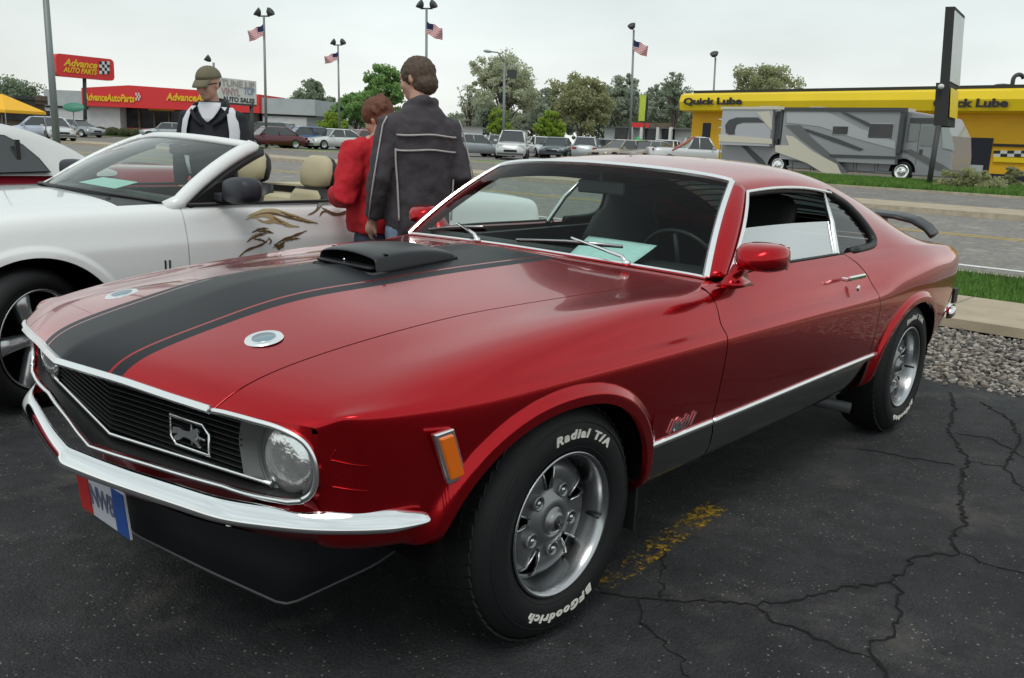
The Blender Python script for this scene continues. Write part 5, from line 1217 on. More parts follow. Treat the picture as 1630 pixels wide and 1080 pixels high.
# grille: horizontal bars between the headlights, recessed; lower bright V moulding
def gx(y): return .815-.15*abs(y)
ZG0, ZG1 = .560, .745
for k in range(13):
    z = ZG0+.006+(ZG1-.02-ZG0)*k/12
    yl = .50 if z < .72 else .49
    P_ = [Vector((gx(y)-.008, y, z)) for y in np.linspace(-yl, yl, 25)]
    ribbon('grille_slat', P_, .0045, .012, M['slat'], Vector((1, 0, .0)))
P_ = [Vector((gx(y)+.004, y, .549+.03*abs(y))) for y in np.linspace(-.60, .60, 31)]
MB().tube(P_, .006, 8).build('grille_moulding', M['bright'], car)
# emblem: running horse in a bright frame, on the left part of the grille
def framed_emblem():
    y0, y1, z0, z1 = .262, .402, .588, .660
    f = MB(); o = [(y0+.02, z0), (y1, z0), (y1, z1-.02), (y1-.02, z1), (y0, z1), (y0, z0+.02)]
    P_ = [Vector((gx(y)+.012, y, z)) for y, z in o]
    f.tube(P_, .0045, 6, closed=True); fr = f.build('emblem_frame', M['bright'], car)
    h = [(-.055, .0), (-.05, .012), (-.03, .014), (-.01, .010), (.01, .012), (.022, .020), (.034, .024), (.045, .018), (.036, .012), (.03, .002), (.034, -.010), (.048, -.016), (.044, -.022), (.026, -.012), (.008, -.006), (-.014, -.006), (-.03, -.018), (-.052, -.022), (-.046, -.012), (-.034, -.002), (-.06, -.006)]
    mb = MB(); yc, zc = (y0+y1)/2, (z0+z1)/2
    n = len(h); V_ = [(gx(yc+a)+.020, yc+a, zc+b) for a, b in h]+[(gx(yc+a)+.010, yc+a, zc+b) for a, b in h]
    mb.add(V_, [tuple(range(n)), tuple(range(2*n-1, n-1, -1))]+[(i, (i+1) % n, n+(i+1) % n, n+i) for i in range(n)])
    mb.build('horse_emblem', M['bright'], car)
    mb = MB(); mb.tube([(gx(yc)+.006, yc, z0+.01), (gx(yc)+.006, yc, z1-.01)], .004, 4); mb.tube([(gx(yc)+.006, y0+.02, zc), (gx(yc)+.006, y1-.01, zc)], .004, 4); mb.build('emblem_bars', M['steel_dark'], car)
framed_emblem()
# headlights
M['lamp'] = pmat('headlight_glass', (.86, .88, .87), rough=.16, metal=.85, coat=1, bump=.5, bscale=38, noise=.18, nscale=18)
for sg in (1, -1):
    c = Vector((.715, .643*sg, .634)); ax = Vector((1, .10*sg, .02)).normalized(); q = Vector((1, 0, 0)).rotation_difference(ax).to_matrix()
    def L3(prof, mi=0, nm='', mat=None, par=None, n=40):
        mb = MB(); mb.lathe(prof, axis='x', n=n); mb.v = [tuple(q @ Vector(v)+c) for v in mb.v]; return mb.build(nm, mat, par or car)
    b = L3([(.094, -.03), (.095, .002), (.0935, .006), (.090, .0), (.087, -.018), (.082, -.02)], nm='headlight_bucket', mat=M['argent'])
    hlp = L3([(0.0, .022), (.03, .0210), (.055, .016), (.073, .007), (.080, -.004), (.082, -.02)], nm='headlight', mat=M['lamp'])
    L3([(.080, -.006), (.087, .004), (.090, -.002), (.088, -.012)], nm='headlight_rim', mat=M['steel_dark'], par=hlp)
    # curved shield inboard of the lamp
    V_ = []; T_ = np.linspace(0, 1, 12)
    for i, t in enumerate(T_):
        zi = .728-(.728-.563)*t; yi = .495+.02*abs(2*t-1); xi = gx(.5)+.006; a = math.radians(78+204*t); yo = .643+.092*math.cos(a); zo = .634+.092*math.sin(a); xo_ = .715+.004
        for g in np.linspace(0, 1, 7): V_.append((xi+(xo_-xi)*g-.020*math.sin(g*PI), (yi+(yo-yi)*g)*sg, zi+(zo-zi)*g))
    mesh_obj('headlight_shield', V_, grid_faces(12, 7, sg < 0), M['argent'], car, smooth=True)
    # slots beside the lamp: thin pressed lips
    for (ua, za, ub, zb_, uc_, zc_) in ((.90, .664, .66, .650, .85, .688), (.89, .600, .66, .590, .84, .624)):
        L_ = []
        for (u1_, z1_, u2_, z2_) in ((uc_, zc_, ua, za), (ua, za, ub, zb_)):
            for f in np.linspace(0, 1, 8):
                uu = u1_+(u2_-u1_)*f; zz1 = z1_+(z2_-z1_)*f; v = vsolve(SF, np.array([uu]), lambda p: p[:, 2]-zz1, 0, 8)[0]; p = SF.P(np.array([uu]), np.array([v]))[0]; L_.append((p[0]+.001, (p[1]+.001)*sg, p[2]))
        MB().tube(L_[:8], [.0005, .0008, .001, .0014, .0016, .0018, .0018, .0018], 6).build('gill_lip', M['red'], car); MB().tube(L_[8:], [.0018, .0018, .0018, .0016, .0014, .001, .0008, .0005], 6).build('gill_lip', M['red'], car)
for sg in (1, -1):
    V_ = []; zl = np.linspace(.50, .722, 26)
    for z_ in zl:
        v = vsolve(SF, np.array([1.0]), lambda p: p[:, 2]-z_, 0, 11)[0]; a = SF.P(np.array([1.0]), np.array([v]))[0]
        yt_ = float(np.interp(z_, [.50, .561, .569, .583, .605, .63, .655, .680, .700, .712, .726], [.66, .70, .729, .746, .756, .759, .757, .750, .738, .725, .70])); b = np.array([xn(yt_, z_)-.001, yt_, z_])
        for g in (0, .33, .66, 1): q = a*(1-g)+b*g; V_.append((q[0]+.002*math.sin(g*PI), (q[1]+.002*math.sin(g*PI))*sg, z_))
        V_.append((b[0]-.03, (b[1]-.006)*sg, z_))
    L2 = []
    for y_ in np.linspace(.50, .756, 24):
        v = vsolve(SF, np.array([1.0]), lambda p: y_-p[:, 1], 7, nvF)[0]; a = SF.P(np.array([1.0]), np.array([v]))[0]; zt_ = float(np.interp(y_, [.40, .52, .60, .68, .725, .745, .757], [.744, .737, .734, .726, .712, .690, .66])); b = (xn(y_, zt_), y_, zt_)
        for g in (0, .5, 1): L2.append((a[0]*(1-g)+b[0]*g+.001, (a[1]*(1-g)+b[1]*g)*sg, a[2]*(1-g)+b[2]*g))
    mesh_obj('nose_edge_panel', L2, grid_faces(24, 3, sg < 0), M['red'], car, smooth=True)
    mesh_obj('headlight_surround_panel', V_, grid_faces(26, 5, sg > 0), M['red'], car, smooth=True)
# front panel under the opening and valance
VR = [.540, .525, .505, .48, .45, .42, .395, .375, .360]
def xval(y, z):
    b = xn(y, .54); k = abs(y)
    return b+.002-np.interp(z, [.36, .395, .45, .505, .54], [.095, .065, .042, .028, .004])
Y_ = np.linspace(-.745, .745, 61); V_ = [(xval(y, z), y*float(np.interp(z, [.36, .45, .52], [.90, .975, 1.0])), z+(.034*(abs(y)/.755)**3 if z > .5 else .058*(abs(y)/.755)**2*(.54-z)/.18)) for y in Y_ for z in VR]
mesh_obj('front_valance', V_, grid_faces(61, len(VR)), M['red'], car, smooth=True)
# black air dam
def dam():
    pth = [(-.62, .36, .33), (-.60, .55, .25), (-.53, .66, .215), (-.3, .695, .205), (0, .705, .203), (.3, .695, .205), (.53, .66, .215), (.60, .55, .25), (.62, .36, .33)]
    # top edge under valance, bottom edge forward-ish
    topp = [(.42, -.66, .42), (.52, -.67, .40), (.64, -.57, .385), (.745, -.3, .385), (.80, 0, .385), (.745, .3, .385), (.64, .57, .385), (.52, .67, .40), (.42, .66, .42)]
    botm = [(.26, -.58, .285), (.42, -.58, .250), (.648, -.53, .205), (.715, -.3, .232), (.775, 0, .255), (.715, .3, .232), (.648, .53, .205), (.42, .58, .250), (.26, .58, .285)]
    R = [topp, [tuple(a*.5+b*.5-(.02 if k == 0 else 0) for k, (a, b) in enumerate(zip(p, q))) for p, q in zip(topp, botm)], botm, [(x-.012, y*.985, z) for x, y, z in botm], [(x-.03, y*.97, z) for x, y, z in topp]]
    V_ = []; 
    for r in R: V_ += r
    def rs_(r): A = np.array([list(map(float, q)) for q in r]); t = np.linspace(0, 8, 65); B = np.stack([np.interp(t, range(9), A[:, c]) for c in range(3)], -1); Bp = B.copy(); Bp[1:-1] = (B[:-2]+B[1:-1]*2+B[2:])/4; return [tuple(p) for p in Bp]
    botm = rs_(R[2]); o = mesh_obj('air_dam', [p for r in R for p in rs_(r)], grid_faces(5, 65), M['dam'], car, smooth=True)
    MB().tube(botm, .004, 6).build('air_dam_edge', M['grey'], o)
M['dam'] = pmat('air_dam_black', (.012, .013, .016), rough=.4)
dam()

# ---- front bumper (one chromed bar with a V at the centre)
def bumper():
    K = [(0, .952, .513), (.15, .928, .513), (.30, .898, .514), (.46, .863, .515), (.56, .836, .515), (.65, .787, .515), (.73, .732, .515), (.79, .672, .514), (.84, .603, .512), (.872, .54, .510), (.884, .498, .508)]
    full = [(-y, x, z) for y, x, z in K[::-1]][:-1]+K
    d = [0]
    P_ = [Vector((x, y, z)) for y, x, z in full]
    # resample halves separately so the centre stays a V
    def rs(L, n):
        A = np.array([[p.x, p.y, p.z] for p in L]); return [Vector(v) for v in curve_pts(A, n)]
    h = len(P_)//2; pts = rs(P_[:h+1], 34)[:-1]+rs(P_[h:], 34)
    prof = [(-.034, .024), (-.024, .027), (-.011, .018), (.000, .001), (.006, -.016), (.003, -.023), (-.010, -.028), (-.034, -.027)]   # (outward, up)
    R = []; m = len(pts)
    for i, p in enumerate(pts):
        t = (pts[min(i+1, m-1)]-pts[max(i-1, 0)]); t.z = 0; t.normalize(); o = Vector((t.y, -t.x, 0)); 
        if o.x < 0: o = -o
        k = min(1, .35+.65*min(i, m-1-i)/3); R.append([p+o*a*(1 if 1 < i < m-2 else .8)+Vector((0, 0, b*k)) for a, b in prof])
    mb = MB(); mb.rings(R); o = mb.build('front_bumper', M['chrome'], car)
    b = o.modifiers.new('s', 'SUBSURF'); b.levels = 1; b.render_levels = 2
    for m_ in o.data.polygons: m_.use_smooth = True
    for sg in (1, -1):
        MB().box((.73, .58*sg, .50), (.10, .04, .04)).build('bumper_bracket', M['dark'], car)
        MB().lathe([(0, .004), (.008, .003), (.009, 0)], c=(.80, .54*sg, .470), axis='z', n=10).build('bumper_bolt', M['chrome'], o)
bumper()
# rear bumper, tail panel, lamps
def tail():
    V_ = []
    for z in (.42, .48, .58, .72, .865):
        for y in np.linspace(-.77, .77, 21): V_.append((-3.700+.02*abs(y)-(.03*(.82-z) if z > .5 else .01), y*(.9 if z < .45 else 1), z))
    mesh_obj('tail_panel', V_, grid_faces(5, 21, True), M['red'], car, smooth=True)
    K = [(-.885, .80-3.4*0, .0)]
    P_ = [Vector((-3.50, .850, .515)), Vector((-3.60, .842, .52)), Vector((-3.69, .815, .52)), Vector((-3.755, .73, .52)), Vector((-3.785, .4, .52)), Vector((-3.795, 0, .52))]
    P_ = P_+[Vector((p.x, -p.y, p.z)) for p in P_[::-1]][1:]
    R = []; prof = [(-.02, .028), (.006, .024), (.010, 0), (.006, -.024), (-.02, -.028)]; m = len(P_)
    for i, p in enumerate(P_):
        t = (P_[min(i+1, m-1)]-P_[max(i-1, 0)]).normalized(); o = Vector((-t.y, t.x, 0)); c_ = Vector((-2.2, 0, 0)); 
        if (p-c_).dot(o) < 0: o = -o
        R.append([p+o*a+Vector((0, 0, b)) for a, b in prof])
    mb = MB(); mb.rings(R); mb.build('rear_bumper', M['chrome'], car)
    for sg in (1, -1):
        for k in range(3): MB().box((-3.712, (.42+.105*k)*sg, .70), (.03, .085, .13)).build('tail_light', M['redlens'], car, bevel=.004)
        MB().box((-3.58, .838*sg, .612), (.07, .015, .085)).build('rear_side_marker', M['black'], car, bevel=.004)
tail()
# deck spoiler on pedestals
def spoiler():
    K = [(.665, -3.60, .925), (.64, -3.55, .968), (.59, -3.47, 1.010), (.50, -3.44, 1.028), (.25, -3.43, 1.036), (0, -3.425, 1.04)]
    K = K+[(-y, x, z) for y, x, z in K[::-1]][1:]
    R = []
    for y, x, z in K:
        ch = .17 if abs(y) < .5 else .15
        R.append([(x+.05, y, z), (x+.02, y, z+.016), (x-.05, y, z+.018), (x-ch+.04, y, z+.026), (x-ch+.03, y, z+.018), (x-.04, y, z-.004), (x+.03, y, z-.010)])
    mb = MB(); mb.rings(R); o = mb.build('rear_spoiler', M['black_paint'], car)
    for sg in (1, -1): MB().prism([(-3.42, .90), (-3.54, .89), (-3.51, 1.03), (-3.44, 1.03)], 'y', .42*sg-.015, .42*sg+.015).build('spoiler_pedestal', M['black_paint'], car)
spoiler()

# ---- hood scoop
def scoop():
    x0, x1 = .06, -.32; W = .142
    st = [(0.0, .044), (-.05, .051), (-.13, .053), (-.23, .046), (-.31, .034), (-.37, .014)]
    R = []
    def hz(x, y):
        u = np.array([x]); v = vsolve(SF, u, lambda p: abs(y)-p[:, 1], 8, nvF)[0] if abs(y) > 1e-4 else nvF
        return SF.P(u, np.array([v]))[0][2]
    for dx, h in st:
        x = x0+dx; k = 1-.22*(dx/-.37)**2
        ys = [-1, -.99, -.985, -.95, 0, .95, .985, .99, 1]; hs = [0, .45, .86, .99, 1.02, .99, .86, .45, 0]
        R.append([(x-.0+(0 if dx < -.01 else (-.006*hh)), W*k*y*(1-.06*hh), hz(x, min(abs(W*k*y), .5))-.004+h*hh) for y, hh in zip(ys, hs)])
    V_ = [p for r in R for p in r]; n = 9; F_ = grid_faces(len(R), n)
    o = mesh_obj('hood_scoop', V_, F_, M['black_paint'], car, smooth=True)
    s = o.modifiers.new('s', 'SOLIDIFY'); s.thickness = .010; s.offset = -1
    bb = o.modifiers.new('b', 'SUBSURF'); bb.levels = 1; bb.render_levels = 2
    # intake mouth
    z0 = hz(x0, 0); mb = MB(); mb.box((x0-.055, 0, z0+.016), (.01, W*1.9, .052)); mb.build('scoop_intake', M['dark'], o)
    MB().box((x0-.012, 0, z0+.002), (.05, W*1.9, .010)).build('scoop_lip', M['black_paint'], o, bevel=.004)
    MB().ell((x0-.012, -.02, z0+.012), (.005, .005, .005)).build('scoop_stud', M['chrome'], o)
    # rubber seal round the scoop
    sl_ = [(x0+.01, -W-.006), (x0+.01, W+.006), (x1, W*.78), (x1-.02, 0), (x1, -W*.78)]
    MB().tube([(x, y, hz(x, min(abs(y), .5))+.001) for x, y in sl_], .007, 6, closed=True).build('scoop_seal', M['black'], o)
    return hz
hz = scoop()
for x, y in ((.60, .378), (.60, -.378)):
    z = hz(x, y); mb = MB(); sl_ = (hz(x+.05, y)-hz(x-.05, y))/.1; q = Vector((0, 0, 1)).rotation_difference(Vector((-sl_, .05 if y > 0 else -.05, 1)).normalized()).to_matrix()
    def LZ(prof, nm, mat, par):
        mb = MB(); mb.lathe(prof, n=32); mb.v = [tuple(q @ Vector(v)+Vector((x, y, z+.001))) for v in mb.v]; return mb.build(nm, mat, par)
    o = LZ([(0, .004), (.030, .004), (.033, .002), (.040, .0045), (.045, .0045), (.048, 0)], 'hood_lock', M['bright'], car)
    LZ([(0, .0062), (.029, .0052), (.030, .0035)], 'lock_disc', pmat('hood_lock_blue_grey', (.30, .40, .45), rough=.25, metal=.7), o)
# marker lamp, handle, mirror
ml = Vector((.445, .8725, .640))
def marker(sg):
    mb = MB(); q = Matrix.Rotation(.09*sg, 3, 'Z')@Matrix.Rotation(.0, 3, 'Y')
    def sheared(size, off, nm, mat, par, bv):
        mb = MB(); mb.box((0, 0, 0), size); mb.v = [tuple((q@Vector((v[0]+v[2]*.44, v[1]+v[2]*.03, v[2])))+Vector((ml.x, (ml.y+off)*sg, ml.z))) for v in mb.v]; return mb.build(nm, mat, par, bevel=bv)
    o = sheared((.066, .016, .136), 0.004, 'marker_light_bezel', M['bright'], car, .004)
    sheared((.046, .018, .112), .008, 'marker_light_lens', M['amber'], o, .004)
for sg in (1, -1): marker(sg)
for sg in (1, -1):
    h = MB(); h.box((-1.85, .906*sg, .866), (.165, .014, .020)); h.build('door_handle', M['chrome'], car, bevel=.006)
    MB().box((-1.79, .885*sg, .860), (.03, .03, .016)).build('door_handle_foot', M['chrome'], car, bevel=.004)
    MB().lathe([(0, .006), (.012, .005), (.014, 0)], c=(-1.92, .889*sg, .812), axis='y', n=14).build('door_lock', M['chrome'], car)
def mirror(sg):
    R = []; cx, cyy, cz = (-.87, .945, 1.016) if sg > 0 else (-1.14, .93, .985)
    for dx, k in ((.085, .15), (.078, .45), (.055, .80), (.015, .97), (-.03, 1.0), (-.055, .98), (-.058, .90)):
        ring = []
        for i in range(20):
            t = 2*PI*i/20; c, s = math.cos(t), math.sin(t); e = .6
            ring.append((cx+dx, (cyy-.01*(1-k)+.078*k*abs(c)**e*(1 if c > 0 else -1))*sg, cz+.047*k*abs(s)**e*(1 if s > 0 else -1)-.012*(1-k)))
        R.append(ring)
    mb = MB(); mb.rings(R, cap=True); o = mb.build('door_mirror', M['red'], car, weld=True)
    mb = MB(); mb.rings([[(cx-.01+tx+a*w, cyy-.06*sg*0+(-.065+ty)+b*.03*h, zz_) for a, b in ((1, 1), (-1, 1), (-1, -1), (1, -1))] for zz_, w, h, tx, ty in ((.905 if sg > 0 else .90, .075, 1.1, -.03, -.035), (.925, .05, .8, -.02, -.03), (.95, .034, .6, -.01, -.02), (.985, .034, .6, 0, .0))])
    mb.v = [(v[0], v[1]*sg, v[2]) for v in mb.v]; mb.build('mirror_stalk', M['red'], o, smooth=True)
    MB().box((cx-.061, cyy*sg, cz), (.004, .135, .078)).build('mirror_glass', M['chrome'], o, bevel=.002)
for sg in (1, -1): mirror(sg)
# script lettering low on the front fender
V_, F_ = text_geo('Mach 1', size=.058, extrude=.002, shear=.42, bold=.0012, space=.85)
def fy(x, z):
    v = vsolve(SF, np.array([x]), lambda p: p[:, 2]-z, 0, 9)[0]; return SF.P(np.array([x]), np.array([v]))[0][1]
for sg in (1, -1):
    W_ = []
    for v in V_:
        x = -.575-v[0]*sg; z = .502+v[1]; W_.append((x, (fy(x, z)+.004+v[2])*sg, z))
    mesh_obj('script_badge', np.array(W_), F_, M['bright'], car)
# licence plate under the bumper
def plate():
    o = MB().box((0, 0, 0), (.006, .285, .130)).build('licence_plate', pmat('plate_white', (.55, .56, .62), rough=.4), car, bevel=.001)
    o.location = (.850, .0, .372); o.rotation_euler = (0, .10, 0)
    MB().box((.0045, -.105, 0), (.002, .070, .125)).build('plate_red_band', pmat('plate_red', (.45, .02, .02), rough=.4), o)
    MB().box((.0045, .108, 0), (.002, .066, .125)).build('plate_blue_band', pmat('plate_blue', (.02, .08, .32), rough=.4), o)
    V_, F_ = text_geo('NW8', size=.085, extrude=.001, bold=.001, width=.75, space=.9)
    W = [(.0042+v[2], v[0]-.0+.003, v[1]) for v in V_]; mesh_obj('plate_characters', np.array(W), F_, pmat('plate_ink', (.12, .13, .2), rough=.5), o)
plate()

# ---- wheels
def arc_text(txt, r, ang_c, size, y, bold=.0012, shear=.15, space=1.22, width=1.42):
    """lettering bent round a wheel axis (y), facing +y; ang measured clockwise from the top as seen from outside"""
    V, F = text_geo(txt, size=size, extrude=.0012, bold=bold, shear=shear, space=space, width=width)
    W = []
    for v in V:
        a = ang_c+v[0]/r; rr = r+v[1]
        # seen from +y, +x is to the left (x forward); clockwise from top goes to -x
        W.append((-rr*math.sin(a), y+v[2]+.0008-.35*max(0, abs(v[1])-.02)**1, rr*math.cos(a)))
    return np.array(W), F
def wheel(loc, steer, text_rot, sg, hero=True, nm='front_wheel'):
    R = .3355; w = empty(nm); w.parent = car; w.location = loc; w.rotation_euler = (0, 0, steer+(PI if sg < 0 else 0))
    # tyre: y=0 outer face plane, -y inboard
    prof = [(.196, -.012), (.205, -.002), (.222, .010), (.245, .0155), (.272, .0135), (.298, .004), (.317, -.012), (.328, -.030), (.3335, -.050), (R, -.075), (R, -.11), (R, -.15), (.3335, -.18), (.325, -.205), (.29, -.232), (.24, -.235), (.196, -.20)]
    mb = MB(); mb.lathe(prof, axis='y', n=96); t = mb.build('tyre', M['rubber'], w)
    # raised rings and shoulder blocks
    mb = MB(); mb.lathe([(.286, .0105), (.2885, .0118), (.291, .008)], axis='y', n=72); mb.lathe([(.216, .0075), (.2185, .0100), (.221, .0095)], axis='y', n=72); mb.build('sidewall_ring', M['rubber'], t)
    nb = 60; mb = MB()
    for k in range(nb):
        a = 2*PI*k/nb
        for (yy, rr, wy, off) in ((-.040, .3325, .030, 0), (-.082, .3350, .030, .5), (-.122, .3350, .030, 0), (-.165, .3335, .034, .5)):
            aa = a+off*2*PI/nb; q = Matrix.Rotation(aa, 3, 'Y')
            mb.box(q@Vector((0, yy, rr)), (.026, wy, .006), rot=q@Matrix.Rotation(.25, 3, 'Z'))
    tr = mb.build('tread_blocks', M['rubber'], t); tr['kind'] = 'stuff'
    for txt, a in (('Radial T/A', .22), ('BFGoodrich', PI+.02)):
        V, F = arc_text(txt, .257, a+text_rot, .034, .0150); mesh_obj('tyre_lettering', V, F, M['white_letter'], t)
    # rim barrel
    mb = MB(); mb.lathe([(.2045, .000), (.2055, .004), (.2015, .007), (.196, .004), (.190, -.006), (.186, -.022), (.180, -.060), (.176, -.085), (.172, -.088), (.168, -.080)], axis='y', n=72); rim = mb.build('rim', M['steel'], w)
    # disc with five slots
    mb = MB(); n = 360; V = []; F = []
    rad = [.168, .160, .150, .140, .130, .120, .110, .100, .090, .080, .062, .050, .040]
    def yy(r, a):
        base = np.interp(r, [.04, .062, .08, .10, .118, .135, .15, .16, .168], [-.030, -.032, -.046, -.050, -.046, -.046, -.050, -.058, -.076])
        return base
    for k in range(n):
        a = 2*PI*k/n
        for r in rad: V.append((r*math.sin(a), yy(r, a), r*math.cos(a)))
    slot = lambda a, r: abs(((a-SL0) % (2*PI/5)+PI/5) % (2*PI/5)-PI/5)*r < np.interp(r, [.085, .12, .168], [.005, .017, .030]) and r > .090
    SL0 = .12
    m = len(rad)
    for k in range(n):
        k2 = (k+1) % n
        for i in range(m-1):
            rc = (rad[i]+rad[i+1])/2
            if slot(2*PI*(k+.5)/n, rc): continue
            F.append((k*m+i, k2*m+i, k2*m+i+1, k*m+i+1))
    d = mesh_obj('wheel_disc', V, F, M['steel_dark'], w, smooth=True); so_ = d.modifiers.new('s', 'SOLIDIFY'); so_.thickness = .006
    MB().lathe([(.168, -.10), (.0, -.10)], axis='y', n=40).build('brake_drum', M['dark'], w)
    for k in range(5):
        a = SL0+2*PI*(k+.5)/5; c = (.088*math.sin(a), -.046, .088*math.cos(a))
        o = MB().lathe([(.021, -.004), (.022, .010), (.018, .013), (.014, .004), (.013, -.004)], c=c, axis='y', n=20).build('lug_nut', M['steel_dark'], w)
        MB().lathe([(0, .014), (.007, .013), (.009, .009), (.009, -.01)], c=c, axis='y', n=6).build('nut', M['steel'], o)
        a = SL0+2*PI*k/5
        for s_ in (-1, 1):
            pts = []
            for r in (.092, .12, .145, .164): 
                hw = np.interp(r, [.085, .12, .168], [.006, .0175, .030])*s_; pts.append((r*math.sin(a)+hw*math.cos(a), yy(r, 0)+.003, r*math.cos(a)-hw*math.sin(a)))
            MB().tube(pts, .0035, 5).build('slot_edge', M['steel'], w)
    cap = MB().lathe([(0, -.012), (.018, -.013), (.025, -.016), (.029, -.020), (.032, -.026), (.040, -.031), (.046, -.035)], axis='y', n=36).build('centre_cap', M['steel_dark'], w)
    MB().lathe([(0, -.0095), (.019, -.011), (.020, -.013)], axis='y', n=24).build('cap_emblem', M['black'], cap)
    mb = MB(); mb.box((0, -.0085, 0), (.006, .004, .030)); mb.box((-.004, -.0085, 0), (.022, .004, .006), rot=Matrix.Rotation(.5, 3, 'Y')); mb.build('cap_bird', M['bright'], cap)
    mb = MB(); a = 1.75; mb.tube([(-.176*math.sin(a), -.05, .176*math.cos(a)), (-.170*math.sin(a), -.02, .170*math.cos(a)), (-.168*math.sin(a), .0, .168*math.cos(a))], .0045, 6); mb.build('valve_stem', M['black'], w)
    return w
wheel(Vector((0, .872, .3355)), -.007, 0, 1, nm='front_wheel')
wheel(Vector((-2.743, .872, .3355)), 0, -.15, 1, nm='rear_wheel')
wheel(Vector((0, -.872, .3355)), -.007, .8, -1, nm='front_wheel')
wheel(Vector((-2.743, -.872, .3355)), 0, 1.9, -1, nm='rear_wheel')
# wheel wells, underbody, mud flap, exhaust
for A in ARCHES:
    for sg in (1, -1):
        V_ = []; th_ = np.linspace(.10, PI-.04, 17)
        for t in th_:
            for y in (.895, .84, .50): V_.append((A[0]+(A[2]+.006)*math.cos(t)*(1 if y < .88 else .998), (y-.03)*sg, A[1]+(A[3]+.006)*math.sin(t)**.95))
        V_ = [(v[0], v[1], v[2]) for v in V_]
        V_ = [(A[0]+(A[2]+.01), .84*sg, .21), (A[0]+(A[2]+.01), .5*sg, .21)] and V_
        mesh_obj('wheel_well', V_, grid_faces(17, 3), M['dark'], car)
MB().box((-1.33, 0, .32), (1.90, 1.50, .05)).build('floor_pan', M['dark'], car)
MB().box((.15, 0, .47), (.80, .98, .40)).build('engine_bay', M['dark'], car)
MB().box((-3.15, 0, .46), (.95, 1.2, .20)).build('boot_floor', M['dark'], car)
MB().box((-.405, .745, .28), (.012, .20, .20)).build('mud_flap', M['black'], car); MB().box((-.405, -.745, .28), (.012, .20, .20)).build('mud_flap', M['black'], car)
for sg in (1, -1): MB().tube([(-2.0, .45*sg, .24), (-2.25, .60*sg, .20), (-2.33, .78*sg, .18)], .028, 10).build('exhaust_pipe', M['grey'], car)

# ---- interior
def interior():
    MB().prism([(-.82, .55), (-.87, .905), (-.98, .930), (-1.12, .925), (-1.24, .87), (-1.26, .74), (-1.16, .64), (-1.14, .42), (-.82, .42)], 'y', -.755, .755).build('dashboard', M['vinyl'], car, bevel=.01)
    for sg in (1, -1):
        MB().prism([(-.95, .33), (-2.20, .33), (-2.25, .925), (-.95, .905)], 'y', .70*sg, .745*sg).build('door_trim', M['vinyl'], car)
        MB().prism([(-2.2, .33), (-3.2, .33), (-3.15, .90), (-2.8, .97), (-2.25, .935)], 'y', .70*sg, .74*sg).build('rear_side_trim', M['vinyl'], car)
    MB().prism([(-2.5, .33), (-3.2, .5), (-3.15, .89), (-2.65, .86), (-2.45, .65)], 'y', -.7, .7).build('rear_seat', M['vinyl'], car, bevel=.02)
    MB().prism([(-1.42, 1.235), (-2.2, 1.235), (-2.2, 1.245), (-1.42, 1.25)], 'y', -.52, .52).build('headliner', M['vinyl'], car)
    for y in (.37, -.37):
        s = empty('front_seat'); s.parent = car
        o = MB().prism([(-1.36, .46), (-1.88, .44), (-1.90, .60), (-1.38, .64)], 'y', y-.25, y+.25).build('seat_cushion', M['vinyl'], s, bevel=.03)
        mb = MB(); R = []
        for t, hw, dp in ((0, .24, .07), (.25, .25, .08), (.5, .24, .075), (.72, .20, .06), (.80, .155, .05), (.95, .15, .045), (1.0, .12, .03)):
            cx = -1.86-.22*t; cz = .54+.61*t; ring = []
            for i in range(14):
                a = 2*PI*i/14; ring.append((cx+dp*math.cos(a), y+hw*abs(math.sin(a))**.6*(1 if math.sin(a) > 0 else -1), cz+.02*math.cos(a)))
            R.append(ring)
        mb.rings(R); mb.build('seat_back', M['vinyl'], s)
    # steering wheel
    sw = empty('steering_wheel', (-1.36, .37, .86)); sw.parent = car; sw.rotation_euler = (0, -1.15, 0)
    MB().tube([(.185*math.cos(t), .185*math.sin(t), 0) for t in np.linspace(0, 2*PI, 33)[:-1]], .011, 8, closed=True).build('wheel_ring', M['black'], sw)
    mb = MB(); mb.ell((0, 0, -.02), (.05, .05, .025))
    for a in (0, 2.09, 4.19): mb.tube([(0, 0, -.02), (.18*math.cos(a), .18*math.sin(a), 0)], .009, 6)
    mb.build('wheel_spokes', M['grey'], sw)
    MB().tube([(-1.36, .37, .86), (-1.14, .37, .76)], .03, 8).build('steering_column', M['black'], car)
    MB().box((-1.28, .0, 1.175), (.02, .24, .055)).build('rear_view_mirror', M['grey'], car, bevel=.008)
    MB().tube([(-1.28, 0, 1.19), (-1.27, 0, 1.25)], .008, 6).build('mirror_bracket', M['grey'], car)
    for y in (.30, -.30): MB().box((-1.40, y, 1.232), (.14, .42, .012)).build('sun_visor', M['vinyl'], car, bevel=.004)
interior()
